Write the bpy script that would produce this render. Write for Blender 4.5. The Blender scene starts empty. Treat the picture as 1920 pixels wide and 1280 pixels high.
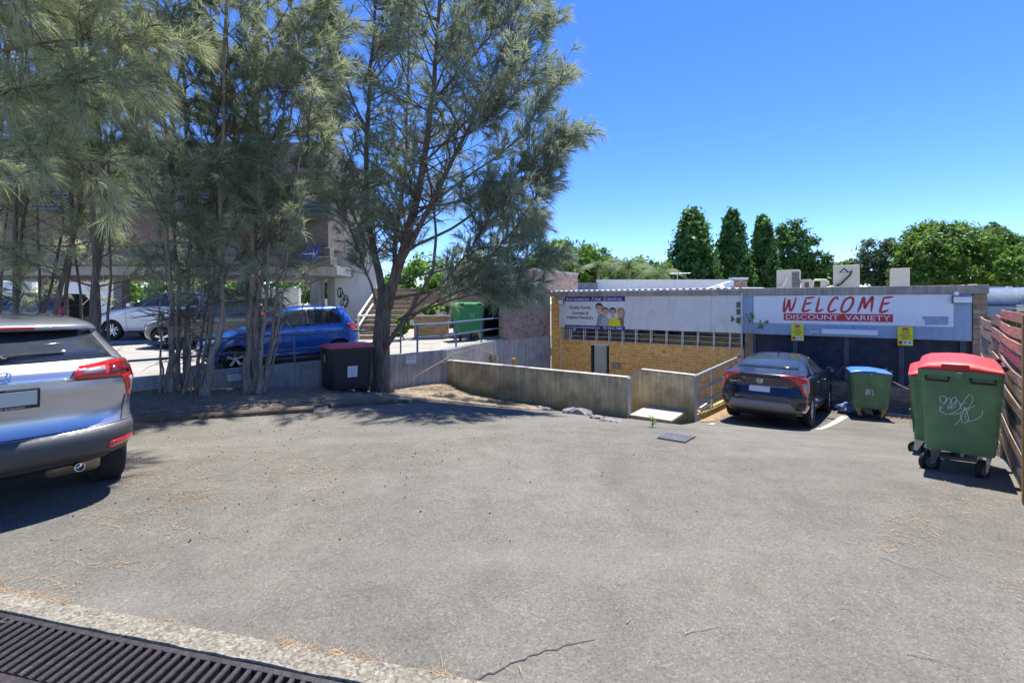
import bpy, bmesh, math, random
import numpy as np
from mathutils import Vector, Matrix

# ------------------------------------------------------------------ scene, camera, sky, sun
scene = bpy.context.scene
col = scene.collection
FPX, HOR, CH = 900.0, 567.0, 1.65          # focal length in photo pixels, horizon row, eye height
cam_d = bpy.data.cameras.new('camera')
cam_d.sensor_width = 36.0
cam_d.lens = 36.0 * FPX / 1920.0
cam_d.shift_y = -(640.0 - HOR) / 1920.0
cam_d.clip_start = 0.05
cam_d.clip_end = 2000
cam = bpy.data.objects.new('camera', cam_d)
cam.location = (0, 0, CH)
cam.rotation_euler = (math.pi / 2, 0, 0)
col.objects.link(cam)
scene.camera = cam

SUN = Vector((0.18, 0.28, 1.0)).normalized()
world = bpy.data.worlds.new('World')
scene.world = world
world.use_nodes = True
wn = world.node_tree
wn.nodes.clear()
w_out = wn.nodes.new('ShaderNodeOutputWorld')
w_bg = wn.nodes.new('ShaderNodeBackground')
w_hs = wn.nodes.new('ShaderNodeHueSaturation')
w_sky = wn.nodes.new('ShaderNodeTexSky')
w_sky.sky_type = 'NISHITA'
w_sky.sun_disc = False
w_sky.sun_elevation = math.asin(SUN.z)
w_sky.sun_rotation = math.atan2(SUN.x, SUN.y)
w_sky.altitude = 3000
w_sky.air_density = 1.0
w_sky.dust_density = 0.9
w_sky.ozone_density = 3.5
w_hs.inputs['Hue'].default_value = 0.514
w_hs.inputs['Saturation'].default_value = 1.26
w_bg.inputs['Strength'].default_value = 0.12
wn.links.new(w_sky.outputs[0], w_hs.inputs['Color'])
wn.links.new(w_hs.outputs[0], w_bg.inputs[0])
wn.links.new(w_bg.outputs[0], w_out.inputs[0])

sun_d = bpy.data.lights.new('sun', 'SUN')
sun_d.energy = 3.9
sun_d.angle = math.radians(0.53)
sun_d.color = (1.0, 0.955, 0.88)
sun = bpy.data.objects.new('sun', sun_d)
sun.rotation_euler = (-SUN).to_track_quat('-Z', 'Y').to_euler()
sun.location = SUN * 60
col.objects.link(sun)

scene.view_settings.view_transform = 'Standard'
scene.view_settings.look = 'None'
scene.view_settings.gamma = 1.0
scene.view_settings.exposure = 1.36
scene.cycles.use_denoising = True
scene.cycles.denoiser = 'OPENIMAGEDENOISE'
scene.cycles.denoising_input_passes = 'RGB_ALBEDO_NORMAL'
scene.cycles.denoising_prefilter = 'NONE'
scene.cycles.max_bounces = 8
scene.cycles.sample_clamp_indirect = 6.0
scene.cycles.transparent_max_bounces = 12

# ------------------------------------------------------------------ layout frame
# e runs right along the shop front, w runs into the depth towards it (plan directions)
E = Vector((0.8137, -0.5812, 0.0))
Wd = Vector((0.5812, 0.8137, 0.0))
Zv = Vector((0, 0, 1))

def AC(a, c, z=0.0):
    return Vector((a * E.x + c * Wd.x, a * E.y + c * Wd.y, z))
def at(px, py, d):
    return Vector(((px - 960) / FPX * d, d, CH + (HOR - py) / FPX * d))
def ac_of(p):
    return p.dot(E), p.dot(Wd)
def dep(px, c):
    return c / (Wd.x * (px - 960) / FPX + Wd.y)
def fa(px, c):                                   # position along e on the plane at depth c seen in column px
    d = dep(px, c)
    return Vector(((px - 960) / FPX * d, d, 0)).dot(E)
def fz(px, py, c):
    return CH + (HOR - py) / FPX * dep(px, c)

_T = [-50, 0.6, 1.6, 2.6, 4.0, 5.7, 7.5, 10.6, 14, 60]
_S = [0, 0, .03, .12, .35, .68, .87, 1.03, 1.10, 1.10]
def ground_z(x, y):
    t = (y - 5.0) + 0.45 * x
    s = 0.0
    for o in (-0.8, -0.4, 0, 0.4, 0.8):
        s += np.interp(t + o, _T, _S)
    return -s / 5.0
def deck_z(x, y):
    return 0.42 + max(-0.12, 0.03 * (x + 1.6)) + 0.02 * (y - 12)

# ------------------------------------------------------------------ helpers
def wloc(o):
    v = Vector((0, 0, 0))
    while o is not None:
        v = v + o.location
        o = o.parent
    return v
def link(o, parent=None):
    col.objects.link(o)
    if parent is not None:
        o.parent = parent
    return o
def tag(o, label=None, cat=None, group=None, kind=None):
    if label: o['label'] = label
    if cat: o['category'] = cat
    if group: o['group'] = group
    if kind or cat: o['kind'] = kind or 'thing'
    return o
def empty(name, loc, rz=0.0, label=None, cat=None, group=None):
    o = bpy.data.objects.new(name, None)
    o.empty_display_size = 0.2
    o.location = loc
    o.rotation_euler = (0, 0, rz)
    col.objects.link(o)
    return tag(o, label, cat, group)

class MB:
    def __init__(self):
        self.v = []; self.f = []
    def add(self, vs, fs):
        b = len(self.v)
        self.v += [tuple(p) for p in vs]
        self.f += [tuple(i + b for i in f) for f in fs]
        return self
    def obox(self, o, ax, ay, az):
        """box from corner o with edge vectors ax, ay, az"""
        o, ax, ay, az = Vector(o), Vector(ax), Vector(ay), Vector(az)
        vs = [o, o + ax, o + ax + ay, o + ay, o + az, o + ax + az, o + ax + ay + az, o + ay + az]
        fs = [(0, 3, 2, 1), (4, 5, 6, 7), (0, 1, 5, 4), (1, 2, 6, 5), (2, 3, 7, 6), (3, 0, 4, 7)]
        if ax.cross(ay).dot(az) < 0: fs = [tuple(reversed(f)) for f in fs]
        return self.add(vs, fs)
    def box(self, x0, x1, y0, y1, z0, z1):
        return self.obox((x0, y0, z0), (x1 - x0, 0, 0), (0, y1 - y0, 0), (0, 0, z1 - z0))
    def acbox(self, a0, a1, c0, c1, z0, z1):
        return self.obox(AC(a0, c0, z0), E * (a1 - a0), Wd * (c1 - c0), (0, 0, z1 - z0))
    def prism(self, poly, vec):
        n = len(poly)
        vec = Vector(vec)
        vs = [Vector(p) for p in poly] + [Vector(p) + vec for p in poly]
        fs = [tuple(range(n - 1, -1, -1)), tuple(range(n, 2 * n))]
        fs += [(i, (i + 1) % n, n + (i + 1) % n, n + i) for i in range(n)]
        return self.add(vs, fs)
    def tube(self, path, r, n=8, caps=True):
        path = [Vector(p) for p in path]
        m = len(path)
        rs = r if hasattr(r, '__len__') else [r] * m
        vs = []
        ref = None
        for i, p in enumerate(path):
            t = (path[min(i + 1, m - 1)] - path[max(i - 1, 0)])
            if t.length < 1e-9: t = Vector((0, 0, 1))
            t.normalize()
            if ref is None:
                ref = Vector((1, 0, 0)) if abs(t.x) < 0.8 else Vector((0, 1, 0))
            s = t.cross(ref)
            if s.length < 1e-6: s = t.cross(Vector((0, 1, 0.3)))
            s.normalize()
            ref = s.cross(t)
            q = ref
            for k in range(n):
                a = 2 * math.pi * k / n
                vs.append(p + (s * math.cos(a) + q * math.sin(a)) * rs[i])
        fs = []
        for i in range(m - 1):
            for k in range(n):
                k2 = (k + 1) % n
                fs.append((i * n + k, i * n + k2, (i + 1) * n + k2, (i + 1) * n + k))
        if caps:
            fs.append(tuple(range(n - 1, -1, -1)))
            fs.append(tuple(range((m - 1) * n, m * n)))
        return self.add(vs, fs)
    def lathe(self, prof, o, axis, n=24):
        """prof: list of (r, h) along axis"""
        o, axis = Vector(o), Vector(axis).normalized()
        s = axis.orthogonal().normalized(); q = axis.cross(s)
        vs = []
        for r, h in prof:
            for k in range(n):
                a = 2 * math.pi * k / n
                vs.append(o + axis * h + (s * math.cos(a) + q * math.sin(a)) * max(r, 1e-4))
        fs = []
        for i in range(len(prof) - 1):
            for k in range(n):
                k2 = (k + 1) % n
                fs.append((i * n + k, i * n + k2, (i + 1) * n + k2, (i + 1) * n + k))
        return self.add(vs, fs)
    def loft(self, rings, caps=True, closed=True):
        n = len(rings[0]); vs = [p for r in rings for p in r]; fs = []
        for i in range(len(rings) - 1):
            for k in range(n if closed else n - 1):
                k2 = (k + 1) % n
                fs.append((i * n + k, i * n + k2, (i + 1) * n + k2, (i + 1) * n + k))
        if caps:
            fs.append(tuple(range(n - 1, -1, -1)))
            fs.append(tuple(range((len(rings) - 1) * n, len(rings) * n)))
        return self.add(vs, fs)
    def build(self, name, mat, parent=None, local=False, smooth=False, bevel=0.0, fix=True, angle=35):
        me = bpy.data.meshes.new(name)
        off = Vector((0, 0, 0)) if (local or parent is None) else wloc(parent)
        me.from_pydata([(p[0] - off.x, p[1] - off.y, p[2] - off.z) for p in self.v], [], self.f)
        if fix:
            bm = bmesh.new(); bm.from_mesh(me)
            bmesh.ops.recalc_face_normals(bm, faces=bm.faces)
            bm.to_mesh(me); bm.free()
        if smooth:
            me.shade_smooth()
            if angle < 180: me.set_sharp_from_angle(angle=math.radians(angle))
        o = bpy.data.objects.new(name, me)
        if mat is not None: me.materials.append(mat)
        link(o, parent)
        if bevel > 0:
            b = o.modifiers.new('bevel', 'BEVEL'); b.width = bevel; b.segments = 2; b.limit_method = 'ANGLE'
            b.angle_limit = math.radians(40)
        return o

def np_mesh(name, verts, tris, mat, parent=None, smooth=False):
    """fast mesh from numpy arrays of triangles"""
    me = bpy.data.meshes.new(name)
    off = np.array(wloc(parent)) if parent is not None else np.zeros(3)
    verts = np.asarray(verts, np.float32) - off.astype(np.float32)
    tris = np.asarray(tris, np.int32)
    me.vertices.add(len(verts)); me.vertices.foreach_set('co', verts.ravel())
    me.loops.add(tris.size); me.loops.foreach_set('vertex_index', tris.ravel())
    n = tris.shape[1]
    me.polygons.add(len(tris))
    me.polygons.foreach_set('loop_start', np.arange(0, tris.size, n, dtype=np.int32))
    me.polygons.foreach_set('loop_total', np.full(len(tris), n, np.int32))
    me.update(calc_edges=True)
    if mat: me.materials.append(mat)
    o = bpy.data.objects.new(name, me)
    return link(o, parent)

# ------------------------------------------------------------------ materials
def new_mat(name):
    m = bpy.data.materials.new(name); m.use_nodes = True
    nt = m.node_tree
    return m, nt, nt.nodes['Principled BSDF']
def nd(nt, t, **kw):
    n = nt.nodes.new(t)
    for k, v in kw.items(): setattr(n, k, v)
    return n
def coords(nt, scale=(1, 1, 1), kind='Object', rot=(0, 0, 0)):
    tc = nd(nt, 'ShaderNodeTexCoord'); mp = nd(nt, 'ShaderNodeMapping')
    mp.inputs['Scale'].default_value = scale
    mp.inputs['Rotation'].default_value = rot
    nt.links.new(tc.outputs[kind], mp.inputs[0])
    return mp.outputs[0]
def noise(nt, vec, scale, detail=4, rough=0.6):
    n = nd(nt, 'ShaderNodeTexNoise')
    n.inputs['Scale'].default_value = scale; n.inputs['Detail'].default_value = detail
    n.inputs['Roughness'].default_value = rough
    nt.links.new(vec, n.inputs['Vector'])
    return n.outputs['Fac']
def ramp(nt, fac, stops):
    r = nd(nt, 'ShaderNodeValToRGB')
    cr = r.color_ramp
    while len(cr.elements) > len(stops): cr.elements.remove(cr.elements[-1])
    while len(cr.elements) < len(stops): cr.elements.new(0.5)
    for e, (p, c) in zip(cr.elements, stops):
        e.position = p
        e.color = (c[0], c[1], c[2], 1) if hasattr(c, '__len__') else (c, c, c, 1)
    nt.links.new(fac, r.inputs[0])
    return r.outputs[0]
def mixc(nt, fac, a, b, mode='MIX'):
    m = nd(nt, 'ShaderNodeMix', data_type='RGBA', blend_type=mode)
    for s, v in ((m.inputs[6], a), (m.inputs[7], b)):
        if hasattr(v, 'is_linked'): nt.links.new(v, s)
        else: s.default_value = (v[0], v[1], v[2], 1)
    if hasattr(fac, 'is_linked'): nt.links.new(fac, m.inputs[0])
    else: m.inputs[0].default_value = fac
    return m.outputs[2]
def bump(nt, b, h, strength=0.3, dist=0.01):
    n = nd(nt, 'ShaderNodeBump')
    n.inputs['Strength'].default_value = strength; n.inputs['Distance'].default_value = dist
    nt.links.new(h, n.inputs['Height']); nt.links.new(n.outputs[0], b.inputs['Normal'])
def pm(name, c, rough=0.6, metal=0.0, var=0.15, scale=3.0, bmp=0.0, bscale=40, spec=0.5, coat=0.0, c2=None, rvar=0.1):
    """plain procedural material: colour with two-scale noise wear, roughness variation and fine relief"""
    m, nt, b = new_mat(name)
    v = coords(nt)
    n1 = noise(nt, v, scale, 5)
    lo = tuple(x * (1 - var) for x in c); hi = tuple(min(1, x * (1 + var)) for x in c)
    if c2 is not None: lo = c2
    nt.links.new(ramp(nt, n1, [(0.3, lo), (0.7, hi)]), b.inputs['Base Color'])
    n2 = noise(nt, v, scale * 4, 3)
    nt.links.new(ramp(nt, n2, [(0.3, max(0, rough - rvar)), (0.7, min(1, rough + rvar))]), b.inputs['Roughness'])
    b.inputs['Metallic'].default_value = metal
    b.inputs['Specular IOR Level'].default_value = spec
    b.inputs['Coat Weight'].default_value = coat
    b.inputs['Coat Roughness'].default_value = 0.04
    if bmp > 0:
        bump(nt, b, noise(nt, v, bscale, 4), bmp, 0.01)
    return m

def mat_asphalt():
    m, nt, b = new_mat('asphalt')
    v = coords(nt)
    big = ramp(nt, noise(nt, v, 0.35, 5, 0.6), [(0.3, (0.118, 0.112, 0.094)), (0.72, (0.182, 0.173, 0.147))])
    mid = ramp(nt, noise(nt, v, 3.0, 6, 0.7), [(0.3, 0.80), (0.7, 1.10)])
    c = mixc(nt, 1.0, big, mid, 'MULTIPLY')
    vo = nd(nt, 'ShaderNodeTexVoronoi'); vo.inputs['Scale'].default_value = 95
    nt.links.new(v, vo.inputs['Vector'])
    sp = nd(nt, 'ShaderNodeSeparateColor'); nt.links.new(vo.outputs['Color'], sp.inputs[0])
    c = mixc(nt, 1.0, c, ramp(nt, sp.outputs[0], [(0.0, 0.68), (0.25, 0.92), (0.8, 1.04), (1.0, 1.35)]), 'MULTIPLY')
    fine = ramp(nt, noise(nt, v, 260, 2), [(0.3, 0.6), (0.7, 1.4)])
    c = mixc(nt, 0.8, c, fine, 'MULTIPLY')
    tan = ramp(nt, noise(nt, coords(nt, (1, 1, 1)), 1.1, 8, 0.75), [(0.56, 0.0), (0.74, 0.35)])
    c = mixc(nt, tan, c, (0.22, 0.17, 0.115))
    dk = ramp(nt, noise(nt, coords(nt, (1.3, 0.4, 1)), 0.9, 4, 0.6), [(0.30, 0.45), (0.42, 0.0)])
    c = mixc(nt, dk, c, (0.085, 0.083, 0.08))
    st = ramp(nt, noise(nt, v, 1.9, 3, 0.5), [(0.70, 0.0), (0.76, 0.5)])
    c = mixc(nt, st, c, (0.06, 0.057, 0.052))
    wt = ramp(nt, noise(nt, coords(nt, (0.5, 2.2, 1), rot=(0, 0, 0.9)), 0.8, 3, 0.5), [(0.50, 0.0), (0.70, 0.22)])
    c = mixc(nt, wt, c, (0.235, 0.222, 0.20))
    nt.links.new(c, b.inputs['Base Color'])
    b.inputs['Roughness'].default_value = 0.88
    b.inputs['Specular IOR Level'].default_value = 0.3
    bump(nt, b, noise(nt, v, 120, 4, 0.7), 0.55, 0.012)
    return m

def mat_concrete(name, base, dark, streak=0.6, moss=None, lev=(0.0, 0.4), zt=None):
    """weathered cast concrete: blotches, vertical run-off streaks, optional moss creeping up from zt"""
    m, nt, b = new_mat(name)
    v = coords(nt)
    n1 = ramp(nt, noise(nt, v, 2.2, 8, 0.65), [(0.24, dark), (0.60, base)])
    vs = coords(nt, (7.0, 7.0, 0.45))
    st = ramp(nt, noise(nt, vs, 2.4, 6, 0.7), [(0.40, 1.0), (0.68, 1.0 - streak)])
    c = mixc(nt, 1.0, n1, st, 'MULTIPLY')
    fine = ramp(nt, noise(nt, v, 45, 4, 0.7), [(0.3, 0.82), (0.7, 1.15)])
    c = mixc(nt, 1.0, c, fine, 'MULTIPLY')
    if moss is not None:
        sx = nd(nt, 'ShaderNodeSeparateXYZ'); g = nd(nt, 'ShaderNodeNewGeometry')
        nt.links.new(g.outputs['Position'], sx.inputs[0])
        mm = nd(nt, 'ShaderNodeMapRange')
        mm.inputs[1].default_value = zt[1]; mm.inputs[2].default_value = zt[0]
        nt.links.new(sx.outputs['Z'], mm.inputs[0])
        ad = nd(nt, 'ShaderNodeMath', operation='MULTIPLY')
        nt.links.new(mm.outputs[0], ad.inputs[0])
        nt.links.new(ramp(nt, noise(nt, v, 3.2, 6, 0.7), [(0.32, 0.15), (0.60, 1.0)]), ad.inputs[1])
        c = mixc(nt, ad.outputs[0], c, moss)
    nt.links.new(c, b.inputs['Base Color'])
    b.inputs['Roughness'].default_value = 0.9
    b.inputs['Specular IOR Level'].default_value = 0.25
    bump(nt, b, noise(nt, v, 60, 5, 0.7), 0.35, 0.01)
    return m

def mat_brick(name, c1, c2, c3):
    """fired brick; tone differs from brick to brick"""
    m, nt, b = new_mat(name)
    oi = nd(nt, 'ShaderNodeObjectInfo')
    base = ramp(nt, oi.outputs['Random'], [(0.0, c1), (0.5, c2), (1.0, c3)])
    g = nd(nt, 'ShaderNodeNewGeometry')
    n = nd(nt, 'ShaderNodeTexNoise'); n.inputs['Scale'].default_value = 9; n.inputs['Detail'].default_value = 6
    nt.links.new(g.outputs['Position'], n.inputs['Vector'])
    c = mixc(nt, 1.0, base, ramp(nt, n.outputs['Fac'], [(0.3, 0.72), (0.7, 1.2)]), 'MULTIPLY')
    nt.links.new(c, b.inputs['Base Color'])
    b.inputs['Roughness'].default_value = 0.85
    b.inputs['Specular IOR Level'].default_value = 0.3
    n2 = nd(nt, 'ShaderNodeTexNoise'); n2.inputs['Scale'].default_value = 70
    nt.links.new(g.outputs['Position'], n2.inputs['Vector'])
    bump(nt, b, n2.outputs['Fac'], 0.35, 0.008)
    return m

def mat_leaf(name, c1, c2, trans=0.35, scale=1.2, gloss=0.35):
    m = bpy.data.materials.new(name); m.use_nodes = True
    nt = m.node_tree; nt.nodes.clear()
    out = nd(nt, 'ShaderNodeOutputMaterial')
    g = nd(nt, 'ShaderNodeNewGeometry')
    n = nd(nt, 'ShaderNodeTexNoise'); n.inputs['Scale'].default_value = scale; n.inputs['Detail'].default_value = 5
    nt.links.new(g.outputs['Position'], n.inputs['Vector'])
    c = ramp(nt, n.outputs['Fac'], [(0.33, c1), (0.67, c2)])
    d = nd(nt, 'ShaderNodeBsdfPrincipled'); nt.links.new(c, d.inputs['Base Color'])
    d.inputs['Roughness'].default_value = 0.55; d.inputs['Specular IOR Level'].default_value = gloss
    t = nd(nt, 'ShaderNodeBsdfTranslucent')
    tc = mixc(nt, 1.0, c, (1.0, 1.05, 0.85), 'MULTIPLY'); nt.links.new(tc, t.inputs['Color'])
    mx = nd(nt, 'ShaderNodeMixShader'); mx.inputs[0].default_value = trans
    nt.links.new(d.outputs[0], mx.inputs[1]); nt.links.new(t.outputs[0], mx.inputs[2])
    nt.links.new(mx.outputs[0], out.inputs[0])
    return m

def mat_bark(name, c1, c2):
    m, nt, b = new_mat(name)
    v = coords(nt, (9, 9, 1.3))
    n = noise(nt, v, 2.5, 8, 0.75)
    nt.links.new(ramp(nt, n, [(0.32, c1), (0.62, c2)]), b.inputs['Base Color'])
    b.inputs['Roughness'].default_value = 0.95
    b.inputs['Specular IOR Level'].default_value = 0.15
    bump(nt, b, n, 0.9, 0.03)
    return m

def mat_paint(name, c, metal=0.5, rough=0.32, flake=0.08):
    """car paint under clear coat, a little road dust"""
    m, nt, b = new_mat(name)
    v = coords(nt)
    dust = ramp(nt, noise(nt, v, 2.5, 6, 0.7), [(0.45, 0.0), (0.9, 0.22)])
    nt.links.new(mixc(nt, dust, c, (0.3, 0.27, 0.23)), b.inputs['Base Color'])
    b.inputs['Metallic'].default_value = metal
    b.inputs['Roughness'].default_value = rough
    b.inputs['Coat Weight'].default_value = 1.0
    nt.links.new(ramp(nt, noise(nt, v, 6, 4), [(0.4, 0.03), (0.8, 0.12)]), b.inputs['Coat Roughness'])
    return m

def mat_shutter_stain(name, c, stain):
    """sheet panel with dirty run-off"""
    m, nt, b = new_mat(name)
    v = coords(nt, (3.2, 3.2, 0.55))
    n = ramp(nt, noise(nt, v, 2.6, 8, 0.8), [(0.50, 0.0), (0.74, 0.75)])
    v2 = coords(nt)
    k = ramp(nt, noise(nt, v2, 0.9, 3), [(0.42, 0.12), (0.62, 1.0)])
    mul = nd(nt, 'ShaderNodeMath', operation='MULTIPLY')
    nt.links.new(n, mul.inputs[0]); nt.links.new(k, mul.inputs[1])
    base = ramp(nt, noise(nt, v2, 2.5, 5), [(0.3, tuple(x * 0.9 for x in c)), (0.7, c)])
    nt.links.new(mixc(nt, mul.outputs[0], base, stain), b.inputs['Base Color'])
    b.inputs['Roughness'].default_value = 0.5
    return m

M = {}
M['asphalt'] = mat_asphalt()
M['earth'] = pm('dry_earth', (0.20, 0.155, 0.11), 0.95, var=0.45, scale=5, bmp=0.8, bscale=25, spec=0.2)
M['ground'] = pm('court_concrete', (0.22, 0.21, 0.19), 0.9, var=0.25, scale=1.5, bmp=0.3)
M['conc_low'] = mat_concrete('mossy_concrete', (0.64, 0.52, 0.31), (0.22, 0.175, 0.10), 0.42, (0.24, 0.19, 0.04), zt=(-0.80, -0.05))
M['conc_grey'] = mat_concrete('grey_concrete', (0.47, 0.46, 0.43), (0.27, 0.265, 0.25), 0.45)
M['conc_pale'] = mat_concrete('pale_concrete', (0.46, 0.45, 0.41), (0.30, 0.29, 0.26), 0.3)
M['conc_cap'] = mat_concrete('parapet_concrete', (0.44, 0.40, 0.33), (0.25, 0.225, 0.185), 0.4)
M['deck'] = mat_concrete('deck_concrete', (0.34, 0.33, 0.30), (0.22, 0.21, 0.19), 0.1)
M['conc_shaded'] = mat_concrete('shaded_brown_concrete', (0.25, 0.225, 0.19), (0.14, 0.125, 0.105), 0.3)  # shade of the left facade put into a darker concrete colour
M['exposed'] = None
M['brick_gold'] = mat_brick('gold_brick', (0.84, 0.43, 0.10), (0.88, 0.49, 0.135), (0.74, 0.355, 0.08))
M['brick_mauve'] = mat_brick('mauve_brick', (0.32, 0.215, 0.165), (0.40, 0.28, 0.22), (0.25, 0.17, 0.135))
M['brick_brown'] = mat_brick('brown_brick', (0.33, 0.23, 0.16), (0.42, 0.30, 0.21), (0.24, 0.17, 0.13))
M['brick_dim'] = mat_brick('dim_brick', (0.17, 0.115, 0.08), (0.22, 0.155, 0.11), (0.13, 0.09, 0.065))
M['brick_tan'] = mat_brick('tan_brick', (0.34, 0.22, 0.11), (0.42, 0.28, 0.15), (0.26, 0.17, 0.09))
M['mortar'] = pm('mortar', (0.36, 0.31, 0.23), 0.95, var=0.2, scale=12, bmp=0.4)
M['mortar_gold'] = pm('gold_mortar', (0.84, 0.68, 0.42), 0.95, var=0.2, scale=12, bmp=0.4)
M['mortar_dark'] = pm('dark_mortar', (0.19, 0.165, 0.14), 0.95, var=0.2, scale=12, bmp=0.4)
M['white'] = pm('white_paint', (0.70, 0.70, 0.68), 0.5, var=0.08, scale=6)
M['line'] = pm('worn_line_paint', (0.46, 0.45, 0.42), 0.85, var=0.25, scale=16, c2=(0.17, 0.165, 0.15))
M['cream'] = pm('cream_sheet', (0.62, 0.56, 0.43), 0.5, var=0.1, scale=4)
M['rail_blue'] = pm('blue_grey_rail', (0.10, 0.15, 0.25), 0.4, 0.3, var=0.3, scale=9)
M['galv'] = pm('galvanised', (0.52, 0.56, 0.62), 0.38, 0.6, var=0.15, scale=10)
M['black'] = pm('black_plastic', (0.018, 0.018, 0.02), 0.45, var=0.2, scale=9, bmp=0.1, bscale=150)
M['rubber'] = pm('tyre_rubber', (0.022, 0.022, 0.023), 0.8, var=0.25, scale=12, bmp=0.2, bscale=120, spec=0.3)
M['steel'] = pm('dull_steel', (0.45, 0.45, 0.44), 0.4, 0.85, var=0.15, scale=12)
M['alloy'] = pm('alloy_wheel', (0.62, 0.63, 0.65), 0.28, 0.9, var=0.06, scale=6)
M['alloy_dark'] = pm('dark_alloy', (0.06, 0.06, 0.065), 0.35, 0.6, var=0.1, scale=6)
M['chrome'] = pm('chrome', (0.8, 0.8, 0.82), 0.08, 1.0, var=0.03, scale=5, rvar=0.03)
M['iron'] = pm('cast_iron', (0.055, 0.048, 0.052), 0.55, 0.55, var=0.4, scale=18, bmp=0.35, bscale=80)
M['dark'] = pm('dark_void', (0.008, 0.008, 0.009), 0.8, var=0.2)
M['glass'] = pm('sky_tinted_glass', (0.03, 0.038, 0.05), 0.03, var=0.2, scale=2, spec=0.8, rvar=0.02)  # base colour lightened towards blue to carry some reflected sky
M['red'] = pm('red_print', (0.52, 0.025, 0.03), 0.45, var=0.07, scale=6)
M['navy'] = pm('navy_print', (0.018, 0.02, 0.22), 0.45, var=0.06, scale=6)
M['yellow'] = pm('yellow_print', (0.78, 0.70, 0.01), 0.45, var=0.05, scale=6)
M['ink'] = pm('black_ink', (0.02, 0.02, 0.022), 0.5, var=0.1, scale=6)
M['inkgrey'] = pm('grey_ink', (0.10, 0.10, 0.11), 0.5, var=0.1, scale=6)
M['paper'] = pm('sign_white', (0.72, 0.73, 0.72), 0.45, var=0.04, scale=5)
M['panel'] = mat_shutter_stain('stained_panel', (0.72, 0.72, 0.70), (0.2, 0.2, 0.195))
M['panel_blue'] = mat_shutter_stain('blue_grey_panel', (0.30, 0.40, 0.54), (0.10, 0.12, 0.16))
M['panel_white'] = pm('white_panel', (0.74, 0.76, 0.80), 0.42, var=0.05, scale=2.5)
M['navy_shutter'] = pm('dark_blue_shutter', (0.045, 0.060, 0.10), 0.40, 0.2, var=0.4, scale=5)
M['bark'] = mat_bark('oak_bark', (0.06, 0.048, 0.037), (0.27, 0.215, 0.165))
M['bark_pale'] = mat_bark('pale_bark', (0.14, 0.105, 0.075), (0.46, 0.365, 0.27))
M['needle'] = mat_leaf('oak_needles', (0.23, 0.27, 0.19), (0.43, 0.45, 0.32), 0.48, 0.8)
M['needle_pale'] = mat_leaf('pale_oak_needles', (0.31, 0.34, 0.21), (0.52, 0.54, 0.35), 0.48, 0.8)
M['needle_blue'] = mat_leaf('blue_oak_needles', (0.21, 0.26, 0.19), (0.40, 0.43, 0.30), 0.48, 0.8)
M['dead'] = pm('dead_needles', (0.36, 0.23, 0.12), 0.9, var=0.55, scale=8, spec=0.2)
M['dead_grey'] = pm('grey_dead_needles', (0.38, 0.31, 0.225), 0.9, var=0.4, scale=8, spec=0.2)
M['leaf_a'] = mat_leaf('leaf_bright', (0.055, 0.14, 0.02), (0.20, 0.32, 0.05), 0.45, 0.9)
M['leaf_b'] = mat_leaf('leaf_mid', (0.04, 0.105, 0.02), (0.14, 0.25, 0.05), 0.42, 0.9)
M['leaf_c'] = mat_leaf('leaf_conifer', (0.03, 0.095, 0.02), (0.13, 0.255, 0.05), 0.38, 1.3)
M['leaf_d'] = mat_leaf('leaf_dull', (0.06, 0.11, 0.05), (0.12, 0.175, 0.085), 0.35, 0.4)
M['palm'] = mat_leaf('palm_frond', (0.09, 0.16, 0.05), (0.17, 0.24, 0.09), 0.35, 0.6)
# ------------------------------------------------------------------ generic pieces
_brick_cache = {}
def brick_mesh(l, d, h, mat):
    k = (round(l, 3), round(d, 3), round(h, 3), mat.name)
    if k not in _brick_cache:
        r = 0.004
        vs = []; fs = []
        x, y, z = l / 2, d / 2, h / 2
        # outer face (towards -y) slightly rounded by a chamfer ring
        vs = [(-x, y, -z), (x, y, -z), (x, y, z), (-x, y, z),
              (-x, -y + r, -z), (x, -y + r, -z), (x, -y + r, z), (-x, -y + r, z),
              (-x + r, -y, -z + r), (x - r, -y, -z + r), (x - r, -y, z - r), (-x + r, -y, z - r)]
        fs = [(0, 3, 2, 1)]
        for i in range(4):
            j = (i + 1) % 4
            fs.append((i, j, 4 + j, 4 + i)); fs.append((4 + i, 4 + j, 8 + j, 8 + i))
        fs.append((8, 9, 10, 11))
        me = bpy.data.meshes.new('brick'); me.from_pydata(vs, [], fs)
        bm = bmesh.new(); bm.from_mesh(me); bmesh.ops.recalc_face_normals(bm, faces=bm.faces); bm.to_mesh(me); bm.free()
        me.materials.append(mat)
        _brick_cache[k] = me
    return _brick_cache[k]

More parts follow.
